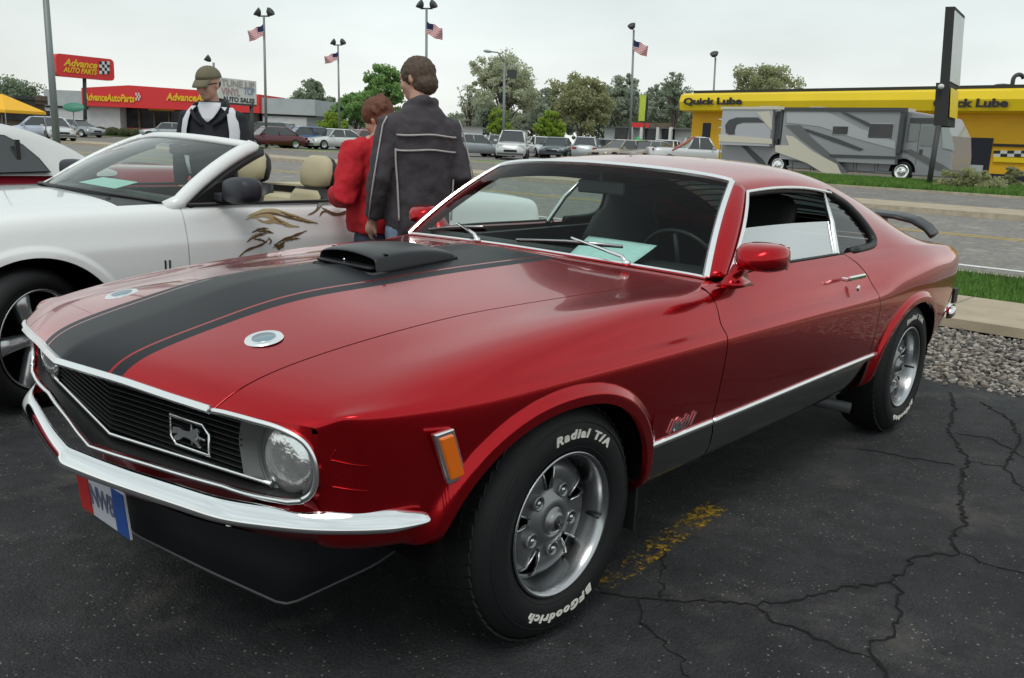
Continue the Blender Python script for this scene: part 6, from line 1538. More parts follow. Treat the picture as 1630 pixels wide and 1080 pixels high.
# wipers (two, parked on the glass)
def glassp(s, y):
    """point on windscreen: s 0..1 upward, y across"""
    yb_ = np.interp(s, [0, 1], [1, .594/.75]); j = np.clip((y/yb_+.75)/1.50*40, 0, 39.999); k = int(j); f = j-k
    row = np.clip(s*14, 0, 13.999); r = int(row); g = row-r
    p = (G[r, k]*(1-f)+G[r, k+1]*f)*(1-g)+(G[r+1, k]*(1-f)+G[r+1, k+1]*f)*g; return Vector(p)
for yp, tip in ((-.15, -.60), (.50, .0)):
    piv = glassp(0, yp)+Vector((.045, 0, .012)); n_ = Vector((.62, 0, .78))
    el = glassp(.115, yp+(tip-yp)*.52)+n_*.022
    a = MB(); a.tube([piv, piv+n_*.012+Vector((-.02, -.03, .01)), el], [.009, .007, .005], 6); arm = a.build('wiper_arm', M['chrome'], car)
    MB().ell(piv, (.016, .016, .012)).build('wiper_pivot', M['chrome'], arm)
    b0 = glassp(.045, tip+.01)+n_*.012; b1 = glassp(.125, yp+(tip-yp)*.14)+n_*.012
    MB().tube([b0, (b0+b1)/2+n_*.008, b1], .005, 5).build('wiper_blade', M['steel'], arm)
    MB().tube([b0-n_*.007, (b0+b1)/2-n_*.004, b1-n_*.007], .004, 5).build('wiper_rubber', M['black'], arm)
# outside: sheet of paper lying inside the glass is a thing of its own
def paper():
    def hit(px, py, z): v = ray(px, py); C_ = Vector(CAM_POS); return C_+v*((z-C_.z)/v.z)
    c = [hit(907, 404, .937), hit(937, 376, .978), hit(1046, 391, .985), hit(1000, 424, .932)]
    V_ = []
    for i in range(9):
        for j in range(9):
            a, b = i/8, j/8; p = (c[0]*(1-a)+c[3]*a)*(1-b)+(c[1]*(1-a)+c[2]*a)*b
            V_.append(tuple(p+Vector((0, 0, .006*math.sin(a*3.5)*math.sin(b*3)))))
    m = pmat('cyan_paper', (.72, .97, .95), rough=.7, noise=.05, nscale=30)
    o = mesh_obj('paper_sheet', V_, grid_faces(9, 9), m, None, smooth=True); s = o.modifiers.new('s', 'SOLIDIFY'); s.thickness = .0008
    tag(o, 'pale turquoise sheet of paper lying behind the windscreen of the red car', 'paper')
paper()
# ------------------------------------------------------------------ white convertible beside the red car
M['wpaint'] = pmat('pearl_white_paint', (.80, .82, .81), rough=.25, coat=.8)
M['tan'] = pmat('tan_leather', (.48, .42, .27), rough=.6, bump=.15, bscale=120)
M['wglass'] = glassmat('convertible_glass', (.62, .74, .68))
M['gold'] = pmat('flame_gold', (.42, .33, .17), rough=.35, coat=.6); M['bronze'] = pmat('flame_bronze', (.12, .08, .035), rough=.35, coat=.6)
def convertible():
    O = Vector((.205, -3.03, 0)); r = empty('convertible', O); tag(r, 'white convertible with gold flame graphics on its door, roof down, beside the red car', 'car')
    st = [-3.80, -3.6, -3.2, -2.72, -2.2, -1.5, -.76, -.4, 0, .4, .72, .9]
    base = [(.78, .20), (.86, .23), (.902, .34), (.918, .50), (.920, .62), (.915, .70), (.912, .745), (.896, .79), (.882, .85), (.860, .90), (.82, .93), (.70, .950), (.50, .965), (.25, .975), (0, .98)]
    dz = dict(zip(st, [-.02, .0, .02, .02, .015, .01, .01, 0, -.015, -.055, -.11, -.19])); ky = dict(zip(st, [.86, .93, .985, 1.0, 1.0, 1.0, 1.0, 1.0, 1.0, .985, .93, .84])); up = dict(zip(st, [.20, .12, .05, 0, 0, 0, 0, 0, 0, 0, .02, .06]))
    C_ = []
    for k in st:
        row = []
        for i, (y, z) in enumerate(base):
            zz_ = z+dz[k]*np.clip((z-.5)/.45, 0, 1)+up[k]*np.clip((.5-z)/.3, 0, 1); row.append((k-(.10*(y/.9)**2 if k > .7 else 0)+(.06*(1-(y/.9)**2) if k < -3.5 else 0), y*ky[k], zz_))
        C_.append(row)
    AR = [(0, .33, .392, .392, 2.0, .010), (-2.72, .33, .392, .392, 2.0, .010)]
    S = Surf(st, C_, arches=AR); nv = S.n-3
    def av(us):
        v = np.zeros(len(us))
        for A in AR:
            ins = np.abs(us-A[0]) < A[2]*.99999
            if ins.any(): v[ins] = vsolve(S, us[ins], lambda p: (rho(p[:, 0], p[:, 2], A)-1)*np.where(p[:, 2] > A[1], 1, -1)+np.where(p[:, 2] < A[1], -5, 0), 0, 7)
        return v
    th = lin(0, PI, 41); vbelt = 8.7
    uF = np.concatenate([lin(-.757, -.396, 12), -.392*np.cos(th)*.9998, lin(.396, .895, 24)])
    U, V = tgrid(uF, av(uF), 9.4, 60)
    for mi in (False, True): panel('front_fender', S, U, V, M['wpaint'], r, mirror=mi)
    U, V = tgrid(lin(-.46, .893, 40), 9.415, nv, 24); panel('bonnet', S, U, V, M['wpaint'], r, both=True)
    U, V = tgrid(lin(-.757, -.465, 10), 9.4, nv, 20); panel('cowl_panel', S, U, V, M['black'], r, both=True)
    U, V = tgrid(lin(-2.02, -.763, 30), 0, vbelt, 50)
    for mi in (False, True): panel('door', S, U, V, M['wpaint'], r, mirror=mi)
    uQ = np.concatenate([lin(-3.79, -2.72-.396, 24), -2.72-.392*np.cos(th)*.9998, lin(-2.72+.396, -2.026, 12)]); U, V = tgrid(uQ, av(uQ), vbelt+.7, 60)
    for mi in (False, True): panel('quarter_panel', S, U, V, M['wpaint'], r, mirror=mi)
    U, V = tgrid(lin(-3.79, -2.45, 30), vbelt+.71, nv, 20); panel('boot_lid', S, U, V, M['wpaint'], r, both=True)
    U, V = tgrid(lin(-2.44, -2.12, 8), vbelt+.71, nv, 20); panel('top_boot_cover', S, U, V, M['tan'], r, both=True)
    MB().box((.45, 0, .45), (.85, 1.3, .5)).build('nose_core', M['dark'], r)
    MB().box((-1.4, 0, .30), (2.2, 1.64, .14)).build('floor_pan', M['dark'], r); MB().box((-3.3, 0, .5), (.8, 1.3, .4)).build('boot_core', M['dark'], r)
    # windscreen
    n = 21; yb = np.linspace(-.80, .80, n); B0 = np.array([(-.735+.25*(1-(y/.80)**2), y, .945+.04*(1-(y/.8)**2)) for y in yb]); T0 = np.array([(-1.27+.13*(1-(y/.80)**2), y*.82, 1.245+.032*(1-(y/.8)**2)) for y in yb])
    s = np.linspace(0, 1, 9); G_ = B0[None]*(1-s)[:, None, None]+T0[None]*s[:, None, None]+(4*s*(1-s))[:, None, None]*.025*np.array([.5, 0, .8])
    mesh_obj('windscreen', G_.reshape(-1, 3), grid_faces(9, n), M['wglass'], r, smooth=True)
    def band(nm, P, w, d, mat, up):
        P = [Vector(p) for p in P]; rings = []; m = len(P)
        for i, p in enumerate(P):
            t = (P[min(i+1, m-1)]-P[max(i-1, 0)]).normalized(); u_ = up[i] if isinstance(up, list) else up; sd = t.cross(u_).normalized(); uu = sd.cross(t).normalized()
            rings.append([p+sd*w*a+uu*d*b for a, b in ((-.5, -.3), (-.42, .6), (0, 1), (.42, .6), (.5, -.3), (0, -.5))])
        mb = MB(); mb.rings(rings); return mb.build(nm, mat, r)
    for sg in (0, -1):
        sy = -1 if sg == 0 else 1; P = [tuple(G_[i, sg]+np.array([-.035, .012*sy, .012])) for i in range(9)]; P = [(-.70, .80*sy, .925)]+P+[tuple(T0[sg]+np.array([-.05, -.012*sy, .008]))]
        band('windscreen_pillar', P, .082, .030, M['wpaint'], Vector((.35, .75*sy, .6)))
        P2 = [(p[0]-.052, p[1]+.004*sy, p[2]-.035) for p in P]; band('pillar_seal', P2, .045, .022, M['black'], Vector((.1, .95*sy, .3)))
        P3 = [(p[0]-.04, p[1]-.05*sy, p[2]-.03) for p in P[1:]]; band('pillar_trim', P3, .06, .02, M['black'], Vector((.3, -.8*sy, .3)))
    hd = [tuple(p+np.array([-.045, 0, .010])) for p in T0]; band('windscreen_header', hd, .085, .026, M['wpaint'], Vector((.1, 0, 1))); hd = [tuple(p+np.array([-.075, 0, -.018])) for p in T0]; band('header_trim', hd, .13, .022, M['black'], Vector((.1, 0, 1)))
    hd = [tuple(p+np.array([.012, 0, .006])) for p in B0]; band('windscreen_base_seal', hd, .03, .01, M['black'], Vector((0, 0, 1)))
    # mirrors
    for sg in (1, -1):
        R_ = []
        for dy, k in ((0, .55), (.03, .85), (.10, 1.0), (.18, 1.0), (.235, .9), (.262, .62), (.27, .3)):
            R_.append([(-1.02+.075*k*abs(math.cos(t))**.6*(1 if math.cos(t) > 0 else -1)+.02*(dy/.27), (.895+dy)*sg, 1.035+.072*k*abs(math.sin(t))**.6*(1 if math.sin(t) > 0 else -1)-.012*(1-dy/.27)) for t in np.linspace(0, 2*PI, 17)[:-1]])
        mb = MB(); mb.rings(R_); o = mb.build('door_mirror', M['grey_m'], r); MB().prism([(-.80, .94), (-1.05, .94), (-1.04, 1.07), (-.98, 1.06)], 'y', .80*sg, .84*sg).build('mirror_sail', M['black'], r); MB().box((-.99, .86*sg, .985), (.07, .10, .045)).build('mirror_foot', M['grey_m'], o, bevel=.01)
    # interior
    MB().prism([(-.55, .55), (-.62, .93), (-.80, .965), (-1.0, .95), (-1.10, .88), (-1.10, .62)], 'y', -.78, .78).build('dashboard', M['black'], r, bevel=.015)
    for sg in (1, -1): MB().prism([(-.75, .3), (-2.1, .3), (-2.1, .935), (-.75, .925)], 'y', .745*sg, .79*sg).build('door_trim', M['black'], r); MB().tube([(-.80, .835*sg, .945), (-1.4, .838*sg, .948), (-2.02, .84*sg, .952)], .010, 6).build('belt_seal', M['black'], r)
    for y in (.38, -.38):
        s_ = empty('front_seat'); s_.parent = r; R_ = []
        for t, hw, dp in ((0, .24, .08), (.3, .26, .08), (.55, .25, .075), (.70, .22, .065)):
            R_.append([(-1.83-.20*t+dp*math.cos(a), y+hw*abs(math.sin(a))**.6*(1 if math.sin(a) > 0 else -1), .48+.72*t+.02*math.cos(a)) for a in np.linspace(0, 2*PI, 17)[:-1]])
        mb = MB(); mb.rings(R_); mb.build('seat_back', M['black'], s_)
        mb = MB(); mb.rings([[(x+.022*math.cos(a), y+hw*abs(math.sin(a))**.6*(1 if math.sin(a) > 0 else -1), z) for a in np.linspace(0, 2*PI, 17)[:-1]] for x, hw, z in ((-1.80, .15, .60), (-1.84, .17, .80), (-1.875, .16, .95), (-1.88, .12, .985))]); mb.build('seat_panel', M['tan'], s_)
        R_ = []
        for t, hw, dp in ((0, .10, .035), (.10, .145, .055), (.45, .158, .062), (.75, .145, .055), (.92, .115, .04), (1, .07, .02)): R_.append([(-1.95-.03*t+dp*math.cos(a), y+hw*abs(math.sin(a))**.7*(1 if math.sin(a) > 0 else -1), 1.0+.205*t) for a in np.linspace(0, 2*PI, 17)[:-1]])
        mb = MB(); mb.rings(R_); mb.build('head_rest', M['tan'], s_); mb = MB(); mb.rings([[(q[0]-.028, y+(q[1]-y)*1.03, q[2]-.006) for q in rr] for rr in R_]); mb.build('head_rest_shell', M['black'], s_); MB().box((-1.5, y, .50), (.50, .48, .16)).build('seat_cushion', M['tan'], s_, bevel=.03)
    sw = empty('steering_wheel', (-1.22, .38, .90)); sw.parent = r; sw.rotation_euler = (0, -1.1, 0); MB().tube([(.18*math.cos(t), .18*math.sin(t), 0) for t in np.linspace(0, 2*PI, 29)[:-1]], .013, 7, closed=True).build('wheel_ring', M['black'], sw); MB().box((0, 0, -.02), (.10, .30, .03)).build('wheel_spokes', M['black'], sw, bevel=.01)
    MB().box((-1.22, 0, 1.21), (.03, .24, .06)).build('rear_view_mirror', M['black'], r, bevel=.01)
    MB().box((-2.05, 0, .75), (.3, 1.5, .35)).build('rear_seat', M['tan'], r, bevel=.05)
    # wheels
    for wx in (0, -2.72):
        for sg in (1, -1):
            w = empty('front_wheel' if wx == 0 else 'rear_wheel', (wx, .905*sg, .335), (0 if sg > 0 else PI)+(.44 if wx == 0 else 0)); w.parent = r
            t = MB().lathe([(.238, -.01), (.248, .004), (.27, .012), (.30, .008), (.322, -.012), (.332, -.035), (.335, -.06), (.335, -.18), (.325, -.215), (.24, -.225)], axis='y', n=64).build('tyre', M['rubber'], w)
            MB().lathe([(.240, 0), (.240, .006), (.233, .007), (.226, -.008), (.222, -.06), (.22, -.16), (.235, -.2)], axis='y', n=56).build('rim', M['steel'], w)
            MB().lathe([(.22, -.14), (0, -.14)], axis='y', n=30).build('brake_disc', M['dark'], w)
            for k in range(5):
                a = 2*PI*k/5+.35+(wx*.2); q = Matrix.Rotation(a, 3, 'Y'); pts = []
                rings = []
                for rr, hw, dp in ((.03, .030, -.012), (.09, .034, -.018), (.16, .040, -.014), (.228, .052, -.006)):
                    rings.append([q@Vector((-hw, dp-.035, rr)), q@Vector((-hw*.7, dp, rr)), q@Vector((0, dp+.006, rr)), q@Vector((hw*.7, dp, rr)), q@Vector((hw, dp-.035, rr))])
                mb = MB(); mb.rings(rings); mb.build('spoke', M['alloy'], w)
            MB().lathe([(0, .002), (.03, 0), (.036, -.01), (.05, -.02)], axis='y', n=24).build('centre_cap', M['alloy'], w)
    for A in AR:
        for sg in (1, -1):
            V_ = []
            for t in np.linspace(0, PI, 17):
                for y in (.90, .55): V_.append((A[0]+.398*math.cos(t), y*sg, A[1]+.398*math.sin(t)))
            mesh_obj('wheel_well', V_, grid_faces(17, 2), M['dark'], r)
            MB().box((A[0], .50*sg, .45), (.8, .02, .5)).build('wheel_well_back', M['dark'], r)
    # flame graphic strokes on the door skin
    A_ = Vector((3, O.y+.905, 0)); B_ = Vector((-4, O.y+.905, 0))
    def sk(pts, w, mat):
        P = []
        for (cx, cy) in pts:
            a, z = onplane(270+cx/4.5, 200+cy/4.5, A_, B_); P.append((3-a-O.x, z))
        P = np.array(P); d = np.concatenate([[0], np.cumsum(np.linalg.norm(np.diff(P, axis=0), axis=1))]); Q = nspline(d, P)(np.linspace(0, d[-1], 16)); V_ = []
        for i, q in enumerate(Q):
            t = Q[min(i+1, 15)]-Q[max(i-1, 0)]; t = t/np.linalg.norm(t); ww = .85*w*math.sin(PI*(i+.4)/16.2)**.8*(1+.25*math.sin(i*1.3)); nn = np.array([-t[1], t[0]])*ww
            for e in (1, -1):
                x, z = q+nn*e; uu = np.array([np.clip(x, -2.7, .3)]); v = vsolve(S, uu, lambda p: p[:, 2]-z, 0, 9)[0]; V_.append((x, S.P(uu, np.array([v]))[0][1]+.003, z))
        mesh_obj('flame_graphic', V_, [(2*i, 2*i+1, 2*i+3, 2*i+2) for i in range(15)], mat, r)
    sk([(560, 680), (640, 640), (740, 615), (820, 622), (900, 650), (1065, 700)], .012, M['gold']); sk([(820, 622), (930, 670), (1070, 702)], .010, M['bronze']); sk([(600, 668), (700, 648), (780, 672), (850, 712), (935, 725)], .014, M['gold']); sk([(640, 668), (680, 690), (760, 690), (850, 715)], .011, M['gold'])
    sk([(760, 660), (800, 690), (840, 715)], .008, M['bronze']); sk([(590, 770), (650, 745), (715, 738)], .008, M['bronze']); sk([(640, 762), (690, 758), (745, 772)], .009, M['bronze']); sk([(545, 835), (600, 800), (660, 780), (700, 772)], .009, M['bronze']); sk([(468, 962), (530, 902), (610, 868), (680, 835), (712, 803)], .008, M['bronze'])
    sk([(600, 815), (650, 820), (690, 840)], .007, M['bronze']); sk([(728, 880), (765, 842), (810, 818), (860, 800), (915, 780), (985, 752)], .009, M['bronze']); sk([(740, 850), (775, 868), (815, 830)], .018, M['bronze']); sk([(1008, 645), (1080, 612), (1120, 580), (1180, 562), (1262, 566)], .009, M['bronze']); sk([(1090, 655), (1130, 618), (1180, 632), (1260, 634), (1335, 588)], .011, M['bronze']); sk([(1125, 590), (1150, 612), (1190, 628)], .010, M['bronze'])
    sk([(620, 655), (720, 630), (830, 650), (960, 690)], .007, M['bronze']); sk([(575, 655), (660, 622), (760, 605), (880, 632)], .006, M['gold']); sk([(700, 800), (720, 830), (700, 850)], .006, M['bronze']); sk([(820, 830), (880, 812), (930, 808)], .006, M['bronze']); sk([(560, 815), (610, 785), (650, 770)], .005, M['gold'])
    a, z = onplane(265, 422, A_, B_); x = 3-a-O.x
    for k in range(2): MB().box((x+.012*(1-2*k), .918, z), (.009, .008, .052)).build('fender_badge', M['black'], r, bevel=.002)
    p = G_[1, 12]; V_ = [(G_[1, 9][0]-.03, .0, G_[1, 9][2]-.03), (G_[1, 15][0]-.03, .33, G_[1, 15][2]-.035), (G_[1, 15][0]-.16, .34, G_[1, 15][2]+.0), (G_[1, 9][0]-.16, .02, G_[1, 9][2]+.0)]
    o = mesh_obj('paper_sheet', [tuple(Vector(v)+O+Vector((0, 0, .012))) for v in V_], [(0, 1, 2, 3)], bpy.data.materials['cyan_paper']); s2 = o.modifiers.new('s', 'SOLIDIFY'); s2.thickness = .001; tag(o, 'pale green sheet of paper behind the windscreen of the white convertible', 'paper')
    MB().lathe([(0, .02), (.012, .012), (.014, 0)], c=(-.50, .58, .955), n=10).build('washer_jet', M['black'], r)
M['grey_m'] = pmat('mirror_housing_black', (.022, .024, .032), rough=.5, bump=.1, bscale=200); M['alloy'] = pmat('alloy_silver', (.62, .63, .64), rough=.3, metal=.8)
convertible()
# ------------------------------------------------------------------ red car with a white soft top, far left
def softtop():
    y0 = -4.85; A_ = Vector((6, y0, 0)); B_ = Vector((-6, y0, 0)); r = empty('soft_top_car', (-.3, -5.75, 0)); tag(r, 'dark red convertible with a raised white soft top, cropped at the left edge', 'car'); inv = Matrix.Translation((.3, 5.75, 0))
    def W(px, py): a, z = onplane(px, py, A_, B_); return 6-a, z
    m = pmat('soft_top_white', (.60, .61, .60), rough=.8, bump=.2, bscale=90); mr = pmat('dark_red_paint', (.28, .012, .025), rough=.3, coat=.8)
    zb = W(60, 272)[1]; xr = W(168, 258)[0]
    # side profile of the roof: (x, z)
    prof = [(xr-.10, zb-.02), (xr+.02, zb+.06), W(140, 238), W(110, 221), W(80, 207), W(45, 198), W(0, 194)]
    x0, zt = prof[-1]; prof += [(x0+.35, zt+.005), (x0+.75, zt-.05), (x0+1.2, zb+.02)]
    zr = max(p[1] for p in prof); R_ = []
    for x, z in prof:
        h = max(0, (z-zb)); hw = .86-.20*h/max(.01, zr-zb); R_.append([(x, -5.75+yy, zz2) for yy, zz2 in ((-.88, zb-.04), (-hw-.02, zb+h*.55), (-hw+.04, zb+h*.86), (-hw*.75, zb+h*.97), (0, zb+h*1.03+.01), (hw*.75, zb+h*.97), (hw-.04, zb+h*.86), (hw+.02, zb+h*.55), (.88, zb-.04))])
    V_ = [p for q in R_ for p in q]; o = mesh_obj('soft_top', V_, grid_faces(len(R_), 9), m, r, smooth=True); o.matrix_parent_inverse = inv; ss = o.modifiers.new('s', 'SUBSURF'); ss.levels = 1; ss.render_levels = 2
    # side window just proud of the canvas
    wp = [W(-60, 214), W(0, 214), W(20, 217), W(45, 231), W(66, 252), W(80, 274), W(-60, 278)]
    for nm, k, mt, of in (('window_frame', 1.03, M['black'], .030), ('side_window', .96, M['cglass'], .036)):
        cx = sum(p[0] for p in wp)/len(wp); cz = sum(p[1] for p in wp)/len(wp); Q = [(cx+(p[0]-cx)*k, cz+(p[1]-cz)*k) for p in wp]; n = len(Q)
        def yy(z): h = max(0, z-zb); return -5.75+.88-.22*h/max(.01, zr-zb)*1.0+of-.01
        V_ = [(x, yy(z), z) for x, z in Q]+[(x, yy(z)-.03, z) for x, z in Q]; mb = MB(); mb.add(V_, [tuple(range(n)), tuple(range(2*n-1, n-1, -1))]+[(i, (i+1) % n, n+(i+1) % n, n+i) for i in range(n)]); o = mb.build(nm, mt, r); o.matrix_parent_inverse = inv
    a = W(31, 222)[0]; b = W(36, 272)[0]; o = MB().box(((a+b)/2, -4.91, zb+.09), (.03, .03, .26)).build('window_divider', M['black'], r); o.matrix_parent_inverse = inv
    R_ = []
    for x, k, zt_ in ((2.6, .80, .72), (2.3, .93, .80), (1.4, 1, .90), (.4, 1, zb-.01), (-1.6, 1, zb-.01), (-2.3, 1, zb-.01), (-2.75, .96, zb-.04), (-2.9, .88, zb-.12)):
        w_ = .92*k; R_.append([(x, -5.75+yy_*w_, z) for yy_, z in ((-.85, .22), (-.98, .35), (-1, .62), (-.97, .80), (-.90, zt_), (-.5, zt_+.03), (.5, zt_+.03), (.90, zt_), (.97, .80), (1, .62), (.98, .35), (.85, .22))])
    mb = MB(); mb.rings(R_); o = mb.build('body', mr, r); o.matrix_parent_inverse = inv
    o = MB().tube([(1.2, -4.845, .80), (-2.7, -4.85, .80)], .006, 5).build('side_crease', M['redlens'], r); o.matrix_parent_inverse = inv
    for x in (-2.1, .62):
        w = MB().lathe([(0, .01), (.2, .02), (.23, .03), (.32, .01), (.33, -.1), (.3, -.2), (0, -.2)], c=(x, -4.83, .33), axis='y', n=28).build('wheel', M['rubber'], r); w.matrix_parent_inverse = inv
    q = W(17, 202); o = MB().tube([(q[0]+.05, -5.0, zb), (q[0]+.02, -5.0, W(15, 86)[1])], .004, 5).build('antenna', M['black'], r); o.matrix_parent_inverse = inv
softtop()
# ------------------------------------------------------------------ people
def cloth(nm, c, rough=.85, bump=.35, bs=90, noise=.08): return pmat(nm, c, rough=rough, noise=noise, nscale=14, bump=bump, bscale=bs)
M['skin'] = pmat('skin', (.50, .29, .21), rough=.55, noise=.06, nscale=20)
def remeshed(mb, nm, mat, parent, vox=.011, sm=6, folds=0.0, fs=.12):
    o = mb.build(nm, mat, parent); m = o.modifiers.new('r', 'REMESH'); m.mode = 'VOXEL'; m.voxel_size = vox; m.use_smooth_shade = True
    s = o.modifiers.new('s', 'SMOOTH'); s.factor = .5; s.iterations = sm
    if folds:
        t = bpy.data.textures.new(nm+'_folds', 'CLOUDS'); t.noise_scale = fs; t.noise_depth = 2; d = o.modifiers.new('d', 'DISPLACE'); d.texture = t; d.strength = folds; d.mid_level = .5; d.texture_coords = 'LOCAL'
    return o
def ringz(z, a, b, cx=0, cy=0, n=20, e=.8, tilt=0):
    """horizontal ring: a = half width (y), b = half depth (x)"""
    out = []
    for k in range(n):
        t = 2*PI*k/n; c, s = math.cos(t), math.sin(t); x = cx+b*abs(c)**e*(1 if c > 0 else -1); y = cy+a*abs(s)**e*(1 if s > 0 else -1); out.append((x, y, z+tilt*x))
    return out
def head(mb, c, yaw, pitch, s=1.0):
    """skull, jaw, nose, ears, brow as overlapping solids; returns rotation"""
    q = Matrix.Rotation(yaw, 3, 'Z')@Matrix.Rotation(pitch, 3, 'Y'); c = Vector(c)
    def E(p, r, nu=16, nv=12): mb.ell(c+q@(Vector(p)*s), [k*s for k in r], rot=q, nu=nu, nv=nv)
    E((-.008, 0, .022), (.098, .078, .088)); E((.018, 0, -.035), (.074, .062, .085)); E((.050, 0, -.085), (.036, .040, .030)); E((.092, 0, -.020), (.020, .013, .026)); E((.088, 0, -.004), (.012, .009, .03)); E((.074, 0, .018), (.022, .052, .014))
    E((.082, 0, -.066), (.012, .024, .008)); 
    for sg in (1, -1): E((-.004, .077*sg, -.012), (.018, .010, .030), 8, 8); E((.062, .036*sg, -.03), (.026, .022, .028))
    return q
def hand(mb, wrist, dirv, palm_n, s=1.0, curl=.5):
    """palm, four curled fingers and a thumb"""
    d = Vector(dirv).normalized(); n = Vector(palm_n); n = (n-d*n.dot(d)).normalized(); sd = d.cross(n); w = Vector(wrist)
    mb.tube([w, w+d*.045*s, w+d*.085*s], [.027*s, .036*s, .032*s], 10)
    for k, L in enumerate((.072, .080, .075, .060)):
        b = w+d*.078*s+sd*(.027-.018*k)*s; p1 = b+d*L*.45*s+n*.010*s*curl; p2 = p1+(d*(1-curl)+n*curl)*L*.33*s; p3 = p2+(d*(.6-curl)+n)*L*.25*s; mb.tube([b, p1, p2, p3], [.0095*s, .009*s, .008*s, .0065*s], 7)
    b = w+d*.03*s+sd*.03*s; mb.tube([b, b+sd*.022*s+d*.025*s+n*.01*s, b+sd*.020*s+d*.055*s+n*.022*s], [.012*s, .0105*s, .008*s], 7)
def person(name_label, loc, yaw, H, P):
    r = empty('person', loc, yaw); k = H/1.78
    tag(r, name_label, 'person')
    z = lambda v: v*k
    # --- continuous body
    b = MB(); tz = P.get('lean', 0)
    b.rings([ringz(z(zz_), a, bb, cx+tz*(zz_-.9)) for zz_, a, bb, cx in ((.80, .15, .10, 0), (.90, .165, .11, 0), (1.0, .155, .10, .005), (1.12, .145, .095, .01), (1.25, .165, .11, .01), (1.36, .180, .11, 0), (1.44, .165, .095, -.005), (1.50, .09, .065, 0))])
    nb = Vector((tz*.55-.005, 0, z(1.47))); hc = Vector(P['head']); b.tube([nb, (nb+hc)/2+Vector((-.012, 0, -.01)), hc+Vector((-.01, 0, -.02))], [.058*k, .054*k, .052*k], 14)
    q = head(b, hc, P['hyaw'], P['hpitch'], k)
    for sg, A in ((1, P['armL']), (-1, P['armR'])):
        sh, el, wr = [Vector(p) for p in A[:3]]; b.tube([sh, (sh+el)/2, el], [.055, .047, .040], 12); b.tube([el, (el*.6+wr*.4), wr], [.040, .038, .027], 12); hand(b, wr, (wr-el).normalized()+Vector(A[3]), A[4], .95)
    for sg in (1, -1):
        hp, kn, an = Vector((0, .085*sg, z(.88))), Vector((.02, .10*sg, z(.48))), Vector((-.02, .11*sg, z(.09))); b.tube([hp, (hp+kn)/2, kn], [.088, .075, .055], 12); b.tube([kn, kn*.7+an*.3, an], [.055, .053, .035], 12); b.rings([ringz(zz_, .045, .045, an.x, an.y, 12) for zz_ in (.10, .06)]); b.ell((an.x+.06, an.y, .04), (.13, .048, .04))
    body = remeshed(b, 'body', M['skin'], r, .0085, 3)
    for sg in (1, -1):
        for nm, p_, rr, mt in (('eye', (.076, .030*sg, -.002), .011, M['wht']), ('iris', (.084, .031*sg, -.002), .006, M['black'])): MB().ell(hc+q@(Vector(p_)*k), (rr*k, rr*k, rr*k), nu=8, nv=6).build(nm, mt, r)
    MB().tube([hc+q@(Vector((.091, y, -.066+.002*abs(y)*20))*k) for y in (-.022, -.01, 0, .01, .022)], .0035, 5).build('lips', pmat_cache('lips', (.38, .14, .12)), r)
    # trousers and shoes
    t = MB(); t.rings([ringz(z(zz_), a, bb, tz*(zz_-.9)) for zz_, a, bb in ((.78, .155, .11), (.86, .172, .122), (.95, .170, .118), (1.02, .158, .11))])
    for sg in (1, -1):
        hp, kn, an = Vector((0, .088*sg, z(.86))), Vector((.02, .10*sg, z(.48))), Vector((-.02, .11*sg, z(.08))); t.tube([hp, (hp+kn)/2, kn, (kn+an)/2, an], [.100, .090, .074, .072, .068], 14)
    remeshed(t, 'trousers', P['trousers'], r, .012, 4, .012, .07)
    for sg in (1, -1): mb = MB(); mb.rings([ringz(zz_, a, bb, .04+cx, .11*sg, 16) for zz_, a, bb, cx in ((0, .050, .145, 0), (.03, .052, .148, 0), (.055, .045, .13, -.005), (.085, .042, .075, -.045), (.10, .04, .06, -.05))]); mb.build('shoe', M['shoe'], r)
    # jacket: torso and sleeves in one garment
    j = MB(); TR = P['torso']; j.rings([ringz(z(zz_), a, bb, cx+tz*(zz_-.9), 0, 24, .78) for zz_, a, bb, cx in TR])
    for A in (P['armL'], P['armR']):
        sh, el, wr = [Vector(p) for p in A[:3]]; c = P.get('sleeve', 1.0); wr2 = wr+(el-wr).normalized()*.02
        j.tube([sh*1.0+Vector((0, -.05 if sh.y > 0 else .05, .0)), sh, (sh+el)/2, el, (el+wr)/2, wr2], [.075*c, .078*c, .070*c, .064*c, .060*c, .050*c], 16)
    if P.get('hood'): j.ell((-.10, 0, z(1.45)), (.10, .13, .08)); j.tube([(-.03, .10, z(1.46)), (-.09, .06, z(1.50)), (-.11, 0, z(1.51)), (-.09, -.06, z(1.50)), (-.03, -.10, z(1.46))], [.035]*5, 10)
    else: j.tube([(.055, .02, z(1.48)), (.02, .075, z(1.505)), (-.055, .06, z(1.535)), (-.078, 0, z(1.545)), (-.055, -.06, z(1.535)), (.02, -.075, z(1.505)), (.055, -.02, z(1.48))], [.020, .024, .030, .032, .030, .024, .020], 10)
    jk = remeshed(j, 'jacket', P['jacket'], r, .011, 5, P.get('folds', .022), .085)
    r['_k'] = 0; del r['_k']
    return r, hc, q, k, jk
M['shoe'] = pmat('black_shoe', (.02, .02, .02), rough=.5)
def on_torso(TR, k, tz, zz_, ang, off):
    """point on the jacket skin at height zz_ (unscaled) and angle ang (0 = front, pi = back, + to the left)"""
    zs = [t[0] for t in TR]; a = np.interp(zz_, zs, [t[1] for t in TR])+off; b = np.interp(zz_, zs, [t[2] for t in TR])+off; cx = np.interp(zz_, zs, [t[3] for t in TR])+tz*(zz_-.9)
    c, s = math.cos(ang), math.sin(ang); return Vector((cx+b*abs(c)**.78*(1 if c > 0 else -1), a*abs(s)**.78*(1 if s > 0 else -1), zz_*k))
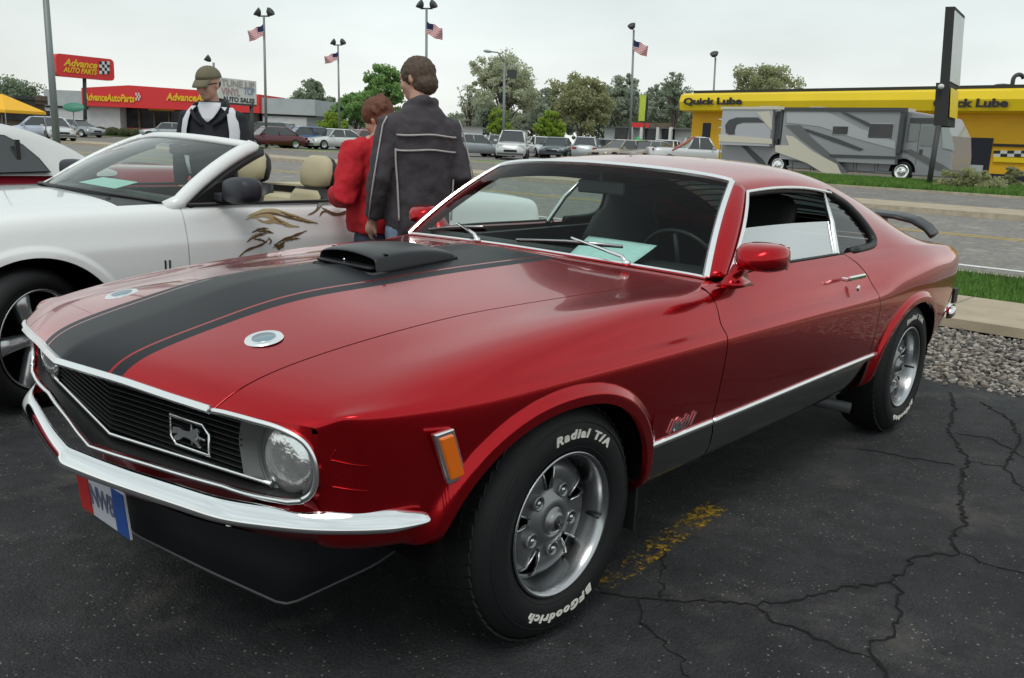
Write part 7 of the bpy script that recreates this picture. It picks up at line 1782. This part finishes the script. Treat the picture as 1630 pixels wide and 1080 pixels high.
def hair(nm, hc, q, k, mat, parent, crown=True, bald=False, full=1.0):
    mb = MB()
    if bald:   # hair round the back and sides, thin on top
        mb.ell(hc+q@(Vector((-.014, 0, .020))*k), (.101*k, .087*k, .095*k), rot=q, nu=20, nv=14); mb.ell(hc+q@(Vector((-.042, 0, -.045))*k), (.074*k, .082*k, .062*k), rot=q)
    else:
        mb.ell(hc+q@(Vector((-.016, 0, .036))*k), (.108*k*full, .092*k*full, .098*k*full), rot=q, nu=18, nv=14); mb.ell(hc+q@(Vector((-.045, 0, -.03))*k), (.075*k, .085*k, .075*k), rot=q)
        for i in range(26): a = random.uniform(0, 2*PI); h = random.uniform(-.2, 1); mb.ell(hc+q@(Vector((-.02+.085*math.cos(a)*math.sqrt(max(0, 1-h*h*.8))-.01, .082*math.sin(a)*math.sqrt(max(0, 1-h*h*.8)), .04+.085*h))*k), (.024*k, .024*k, .02*k), nu=8, nv=6)
    return remeshed(mb, nm, mat, parent, .008, 2, .014, .018)
# man in the grey jacket
def man():
    L = at(667, 200, 5.0); yaw = CAM_YAW+.62
    TR = [(.80, .165, .125, 0), (.86, .182, .138, 0), (.98, .185, .140, .0), (1.10, .188, .138, 0), (1.25, .198, .138, 0), (1.36, .198, .130, -.005), (1.43, .180, .115, -.01), (1.48, .135, .095, -.015), (1.525, .078, .075, -.015)]
    P = dict(head=(.035, .0, 1.665), hyaw=.55, hpitch=.22, lean=0, torso=TR, jacket=cloth('charcoal_jacket', (.052, .046, .053), bump=.25), trousers=cloth('blue_jeans', (.16, .22, .32), noise=.2), folds=.026,
             armL=((.0, .180, 1.405), (-.02, .245, 1.13), (.08, .235, .89), (.2, 0, -.2), (0, -1, 0)), armR=((.0, -.180, 1.405), (-.07, -.235, 1.15), (.13, -.245, 1.0), (.3, .2, -.1), (0, 1, 0)))
    r, hc, q, k, jk = person('man in a charcoal jacket with pale piping, seen from behind between the cars', (L.x, L.y, 0), yaw, 1.78, P)
    hair('hair', hc, q, k, pmat('brown_hair', (.085, .058, .040), rough=.75, noise=.3, nscale=60), r, bald=True)
    pm = cloth('pale_piping', (.42, .41, .40), noise=0)
    def band(pts, rr=.0055): MB().tube(pts, rr, 6).build('jacket_piping', pm, jk)
    o_ = .010
    band([on_torso(TR, k, 0, 1.365-.010*abs(math.sin(a*2)), a, o_) for a in np.linspace(PI-1.02, PI+1.02, 22)]); band([on_torso(TR, k, 0, 1.285-.010*abs(math.sin(a*2)), a, o_) for a in np.linspace(PI-1.05, PI+1.05, 22)])
    for s in (1, -1):
        band([on_torso(TR, k, 0, z_, PI-s*(1.05-.10*max(0, min(1, (1.20-z_)/.3))), o_) for z_ in np.linspace(1.285, .90, 18)])
        A = P['armL'] if s > 0 else P['armR']; sh, el, wr = [Vector(p) for p in A[:3]]; out = Vector((-.62, .80*s, 0)); band([sh+Vector((-.02, 0, .045))+out*.055, sh+out*.084, (sh+el)/2+out*.078, el+out*.070, (el+wr)/2+out*.066, wr+out*.05], .0045)
man()
def woman():
    L = at(612, 200, 5.3); yaw = CAM_YAW+.75
    TR = [(.88, .200, .155, .01), (.96, .215, .165, .01), (1.08, .21, .16, .01), (1.25, .215, .15, .0), (1.36, .215, .14, -.01), (1.43, .18, .12, -.015), (1.49, .10, .09, -.01)]
    k = 1.60/1.78
    P = dict(head=(.07, .0, 1.66*k-.045), hyaw=.45, hpitch=.45, lean=.03, torso=TR, jacket=cloth('red_jacket', (.50, .010, .020), bump=.2, noise=.05), trousers=cloth('dark_trousers', (.05, .06, .09)), folds=.03, hood=True, sleeve=1.12,
             armL=((.0, .20, 1.40*k), (-.05, .30, 1.12*k), (.20, .20, 1.10*k), (.3, -.2, .1), (0, -1, 0)), armR=((.0, -.20, 1.40*k), (-.04, -.29, 1.14*k), (.20, -.16, 1.12*k), (.3, .2, .1), (0, 1, 0)))
    r, hc, q, k, jk = person('person in a bright red hooded jacket with short auburn hair, half hidden by the man', (L.x, L.y, 0), yaw, 1.60, P)
    hair('hair', hc, q, k, pmat('auburn_hair', (.13, .045, .022), rough=.7, noise=.35, nscale=60), r, full=1.04)
woman()
def capman():
    L = at(341, 200, 7.3); yaw = CAM_YAW+PI-.02
    TR = [(.85, .17, .12, 0), (.98, .180, .125, .0), (1.10, .185, .13, 0), (1.25, .20, .135, 0), (1.36, .205, .125, -.005), (1.44, .180, .105, -.01), (1.50, .125, .085, -.01), (1.54, .075, .07, -.01)]
    P = dict(head=(.045, -.02, 1.675), hyaw=-.30, hpitch=.18, lean=.02, torso=TR, jacket=cloth('black_pullover', (.012, .014, .020), bump=.1), trousers=cloth('grey_trousers', (.12, .12, .13)), folds=.012, sleeve=.93,
             armL=((.0, .190, 1.43), (.02, .26, 1.15), (.12, .22, .90), (.1, 0, -.3), (0, -1, 0)), armR=((.0, -.190, 1.43), (.0, -.27, 1.15), (.10, -.23, .90), (.1, 0, -.3), (0, 1, 0)))
    r, hc, q, k, jk = person('man in an olive cap and black pullover with white shoulder panels, behind the white convertible', (L.x, L.y, 0), yaw, 1.79, P)
    wm = cloth('white_panel', (.66, .67, .72), noise=.03, bump=.1); tz = .02
    def patch(nm, mat, rows, off=.012):
        V_ = []
        for zz_, a0, a1 in rows:
            for t in np.linspace(0, 1, 9): V_.append(tuple(on_torso(TR, k, tz, zz_, a0+(a1-a0)*t, off)))
        o = mesh_obj(nm, V_, grid_faces(len(rows), 9), mat, jk, smooth=True); s = o.modifiers.new('s', 'SOLIDIFY'); s.thickness = .004; return o
    for s in (1, -1): patch('white_shoulder_panel', wm, [(zz_, s*w0, s*w1) for zz_, w0, w1 in ((1.50, .55, 1.5), (1.46, .70, 1.45), (1.40, .64, 1.36), (1.32, .68, 1.32), (1.24, .70, 1.28), (1.16, .70, 1.16), (1.08, .66, .98), (1.0, .60, .74))], .030)
    patch('white_collar_front', wm, [(1.385, -.01, .01), (1.42, -.14, .14), (1.46, -.30, .30), (1.50, -.55, .55), (1.53, -.8, .8)], .018)
    MB().ell(on_torso(TR, k, tz, 1.235, 0, .012), (.004, .028, .010)).build('chest_logo', M['lgrey'], jk)
    for s in (1, -1): MB().tube([on_torso(TR, k, tz, zz_, s*a, .02) for zz_, a in ((1.36, .10), (1.41, .38), (1.46, .72), (1.51, 1.2), (1.535, 2.2))], [.012, .016, .018, .018, .016], 8).build('collar', P['jacket'], jk)
    cm = cloth('olive_cap', (.15, .135, .085), bump=.2); mb = MB(); n = 18; R_ = []
    for j in range(7):
        ph = j/6*PI/2; R_.append([hc+q@(Vector((-.012+.108*math.cos(ph)*math.cos(t), .090*math.cos(ph)*math.sin(t), .040+.092*math.sin(ph)))*k) for t in np.linspace(0, 2*PI, n+1)[:-1]])
    mb.rings(R_); cp = mb.build('cap', cm, r); V_ = []
    for i in range(5):
        f = i/4
        for t in np.linspace(-.95, .95, 11): V_.append(tuple(hc+q@(Vector((-.012+(.104+.066*f*math.cos(t*.8))*math.cos(t*(1-.25*f)), (.088+.004*f)*math.sin(t*(1-.12*f)), .040-.030*f*f-.02*f+.0*t))*k)))
    o = mesh_obj('cap_brim', V_, grid_faces(5, 11), cm, cp, smooth=True); s = o.modifiers.new('s', 'SOLIDIFY'); s.thickness = .005
    mb = MB()
    for s in (1, -1): mb.ell(hc+q@(Vector((.088, .032*s, .000))*k), (.010, .026, .018), rot=q, nu=10, nv=8)
    mb.tube([hc+q@(Vector(v)*k) for v in ((.0, -.082, .008), (.080, -.055, .004), (.092, 0, .004), (.080, .055, .004), (.0, .082, .008))], .004, 5); mb.build('sunglasses', M['black'], r)
    hb_ = MB(); hb_.ell(hc+q@(Vector((-.028, 0, .0))*k), (.078*k, .077*k, .052*k), rot=q); hb_.build('hair', pmat('dark_brown_hair', (.05, .035, .025), rough=.8), r)
capman()
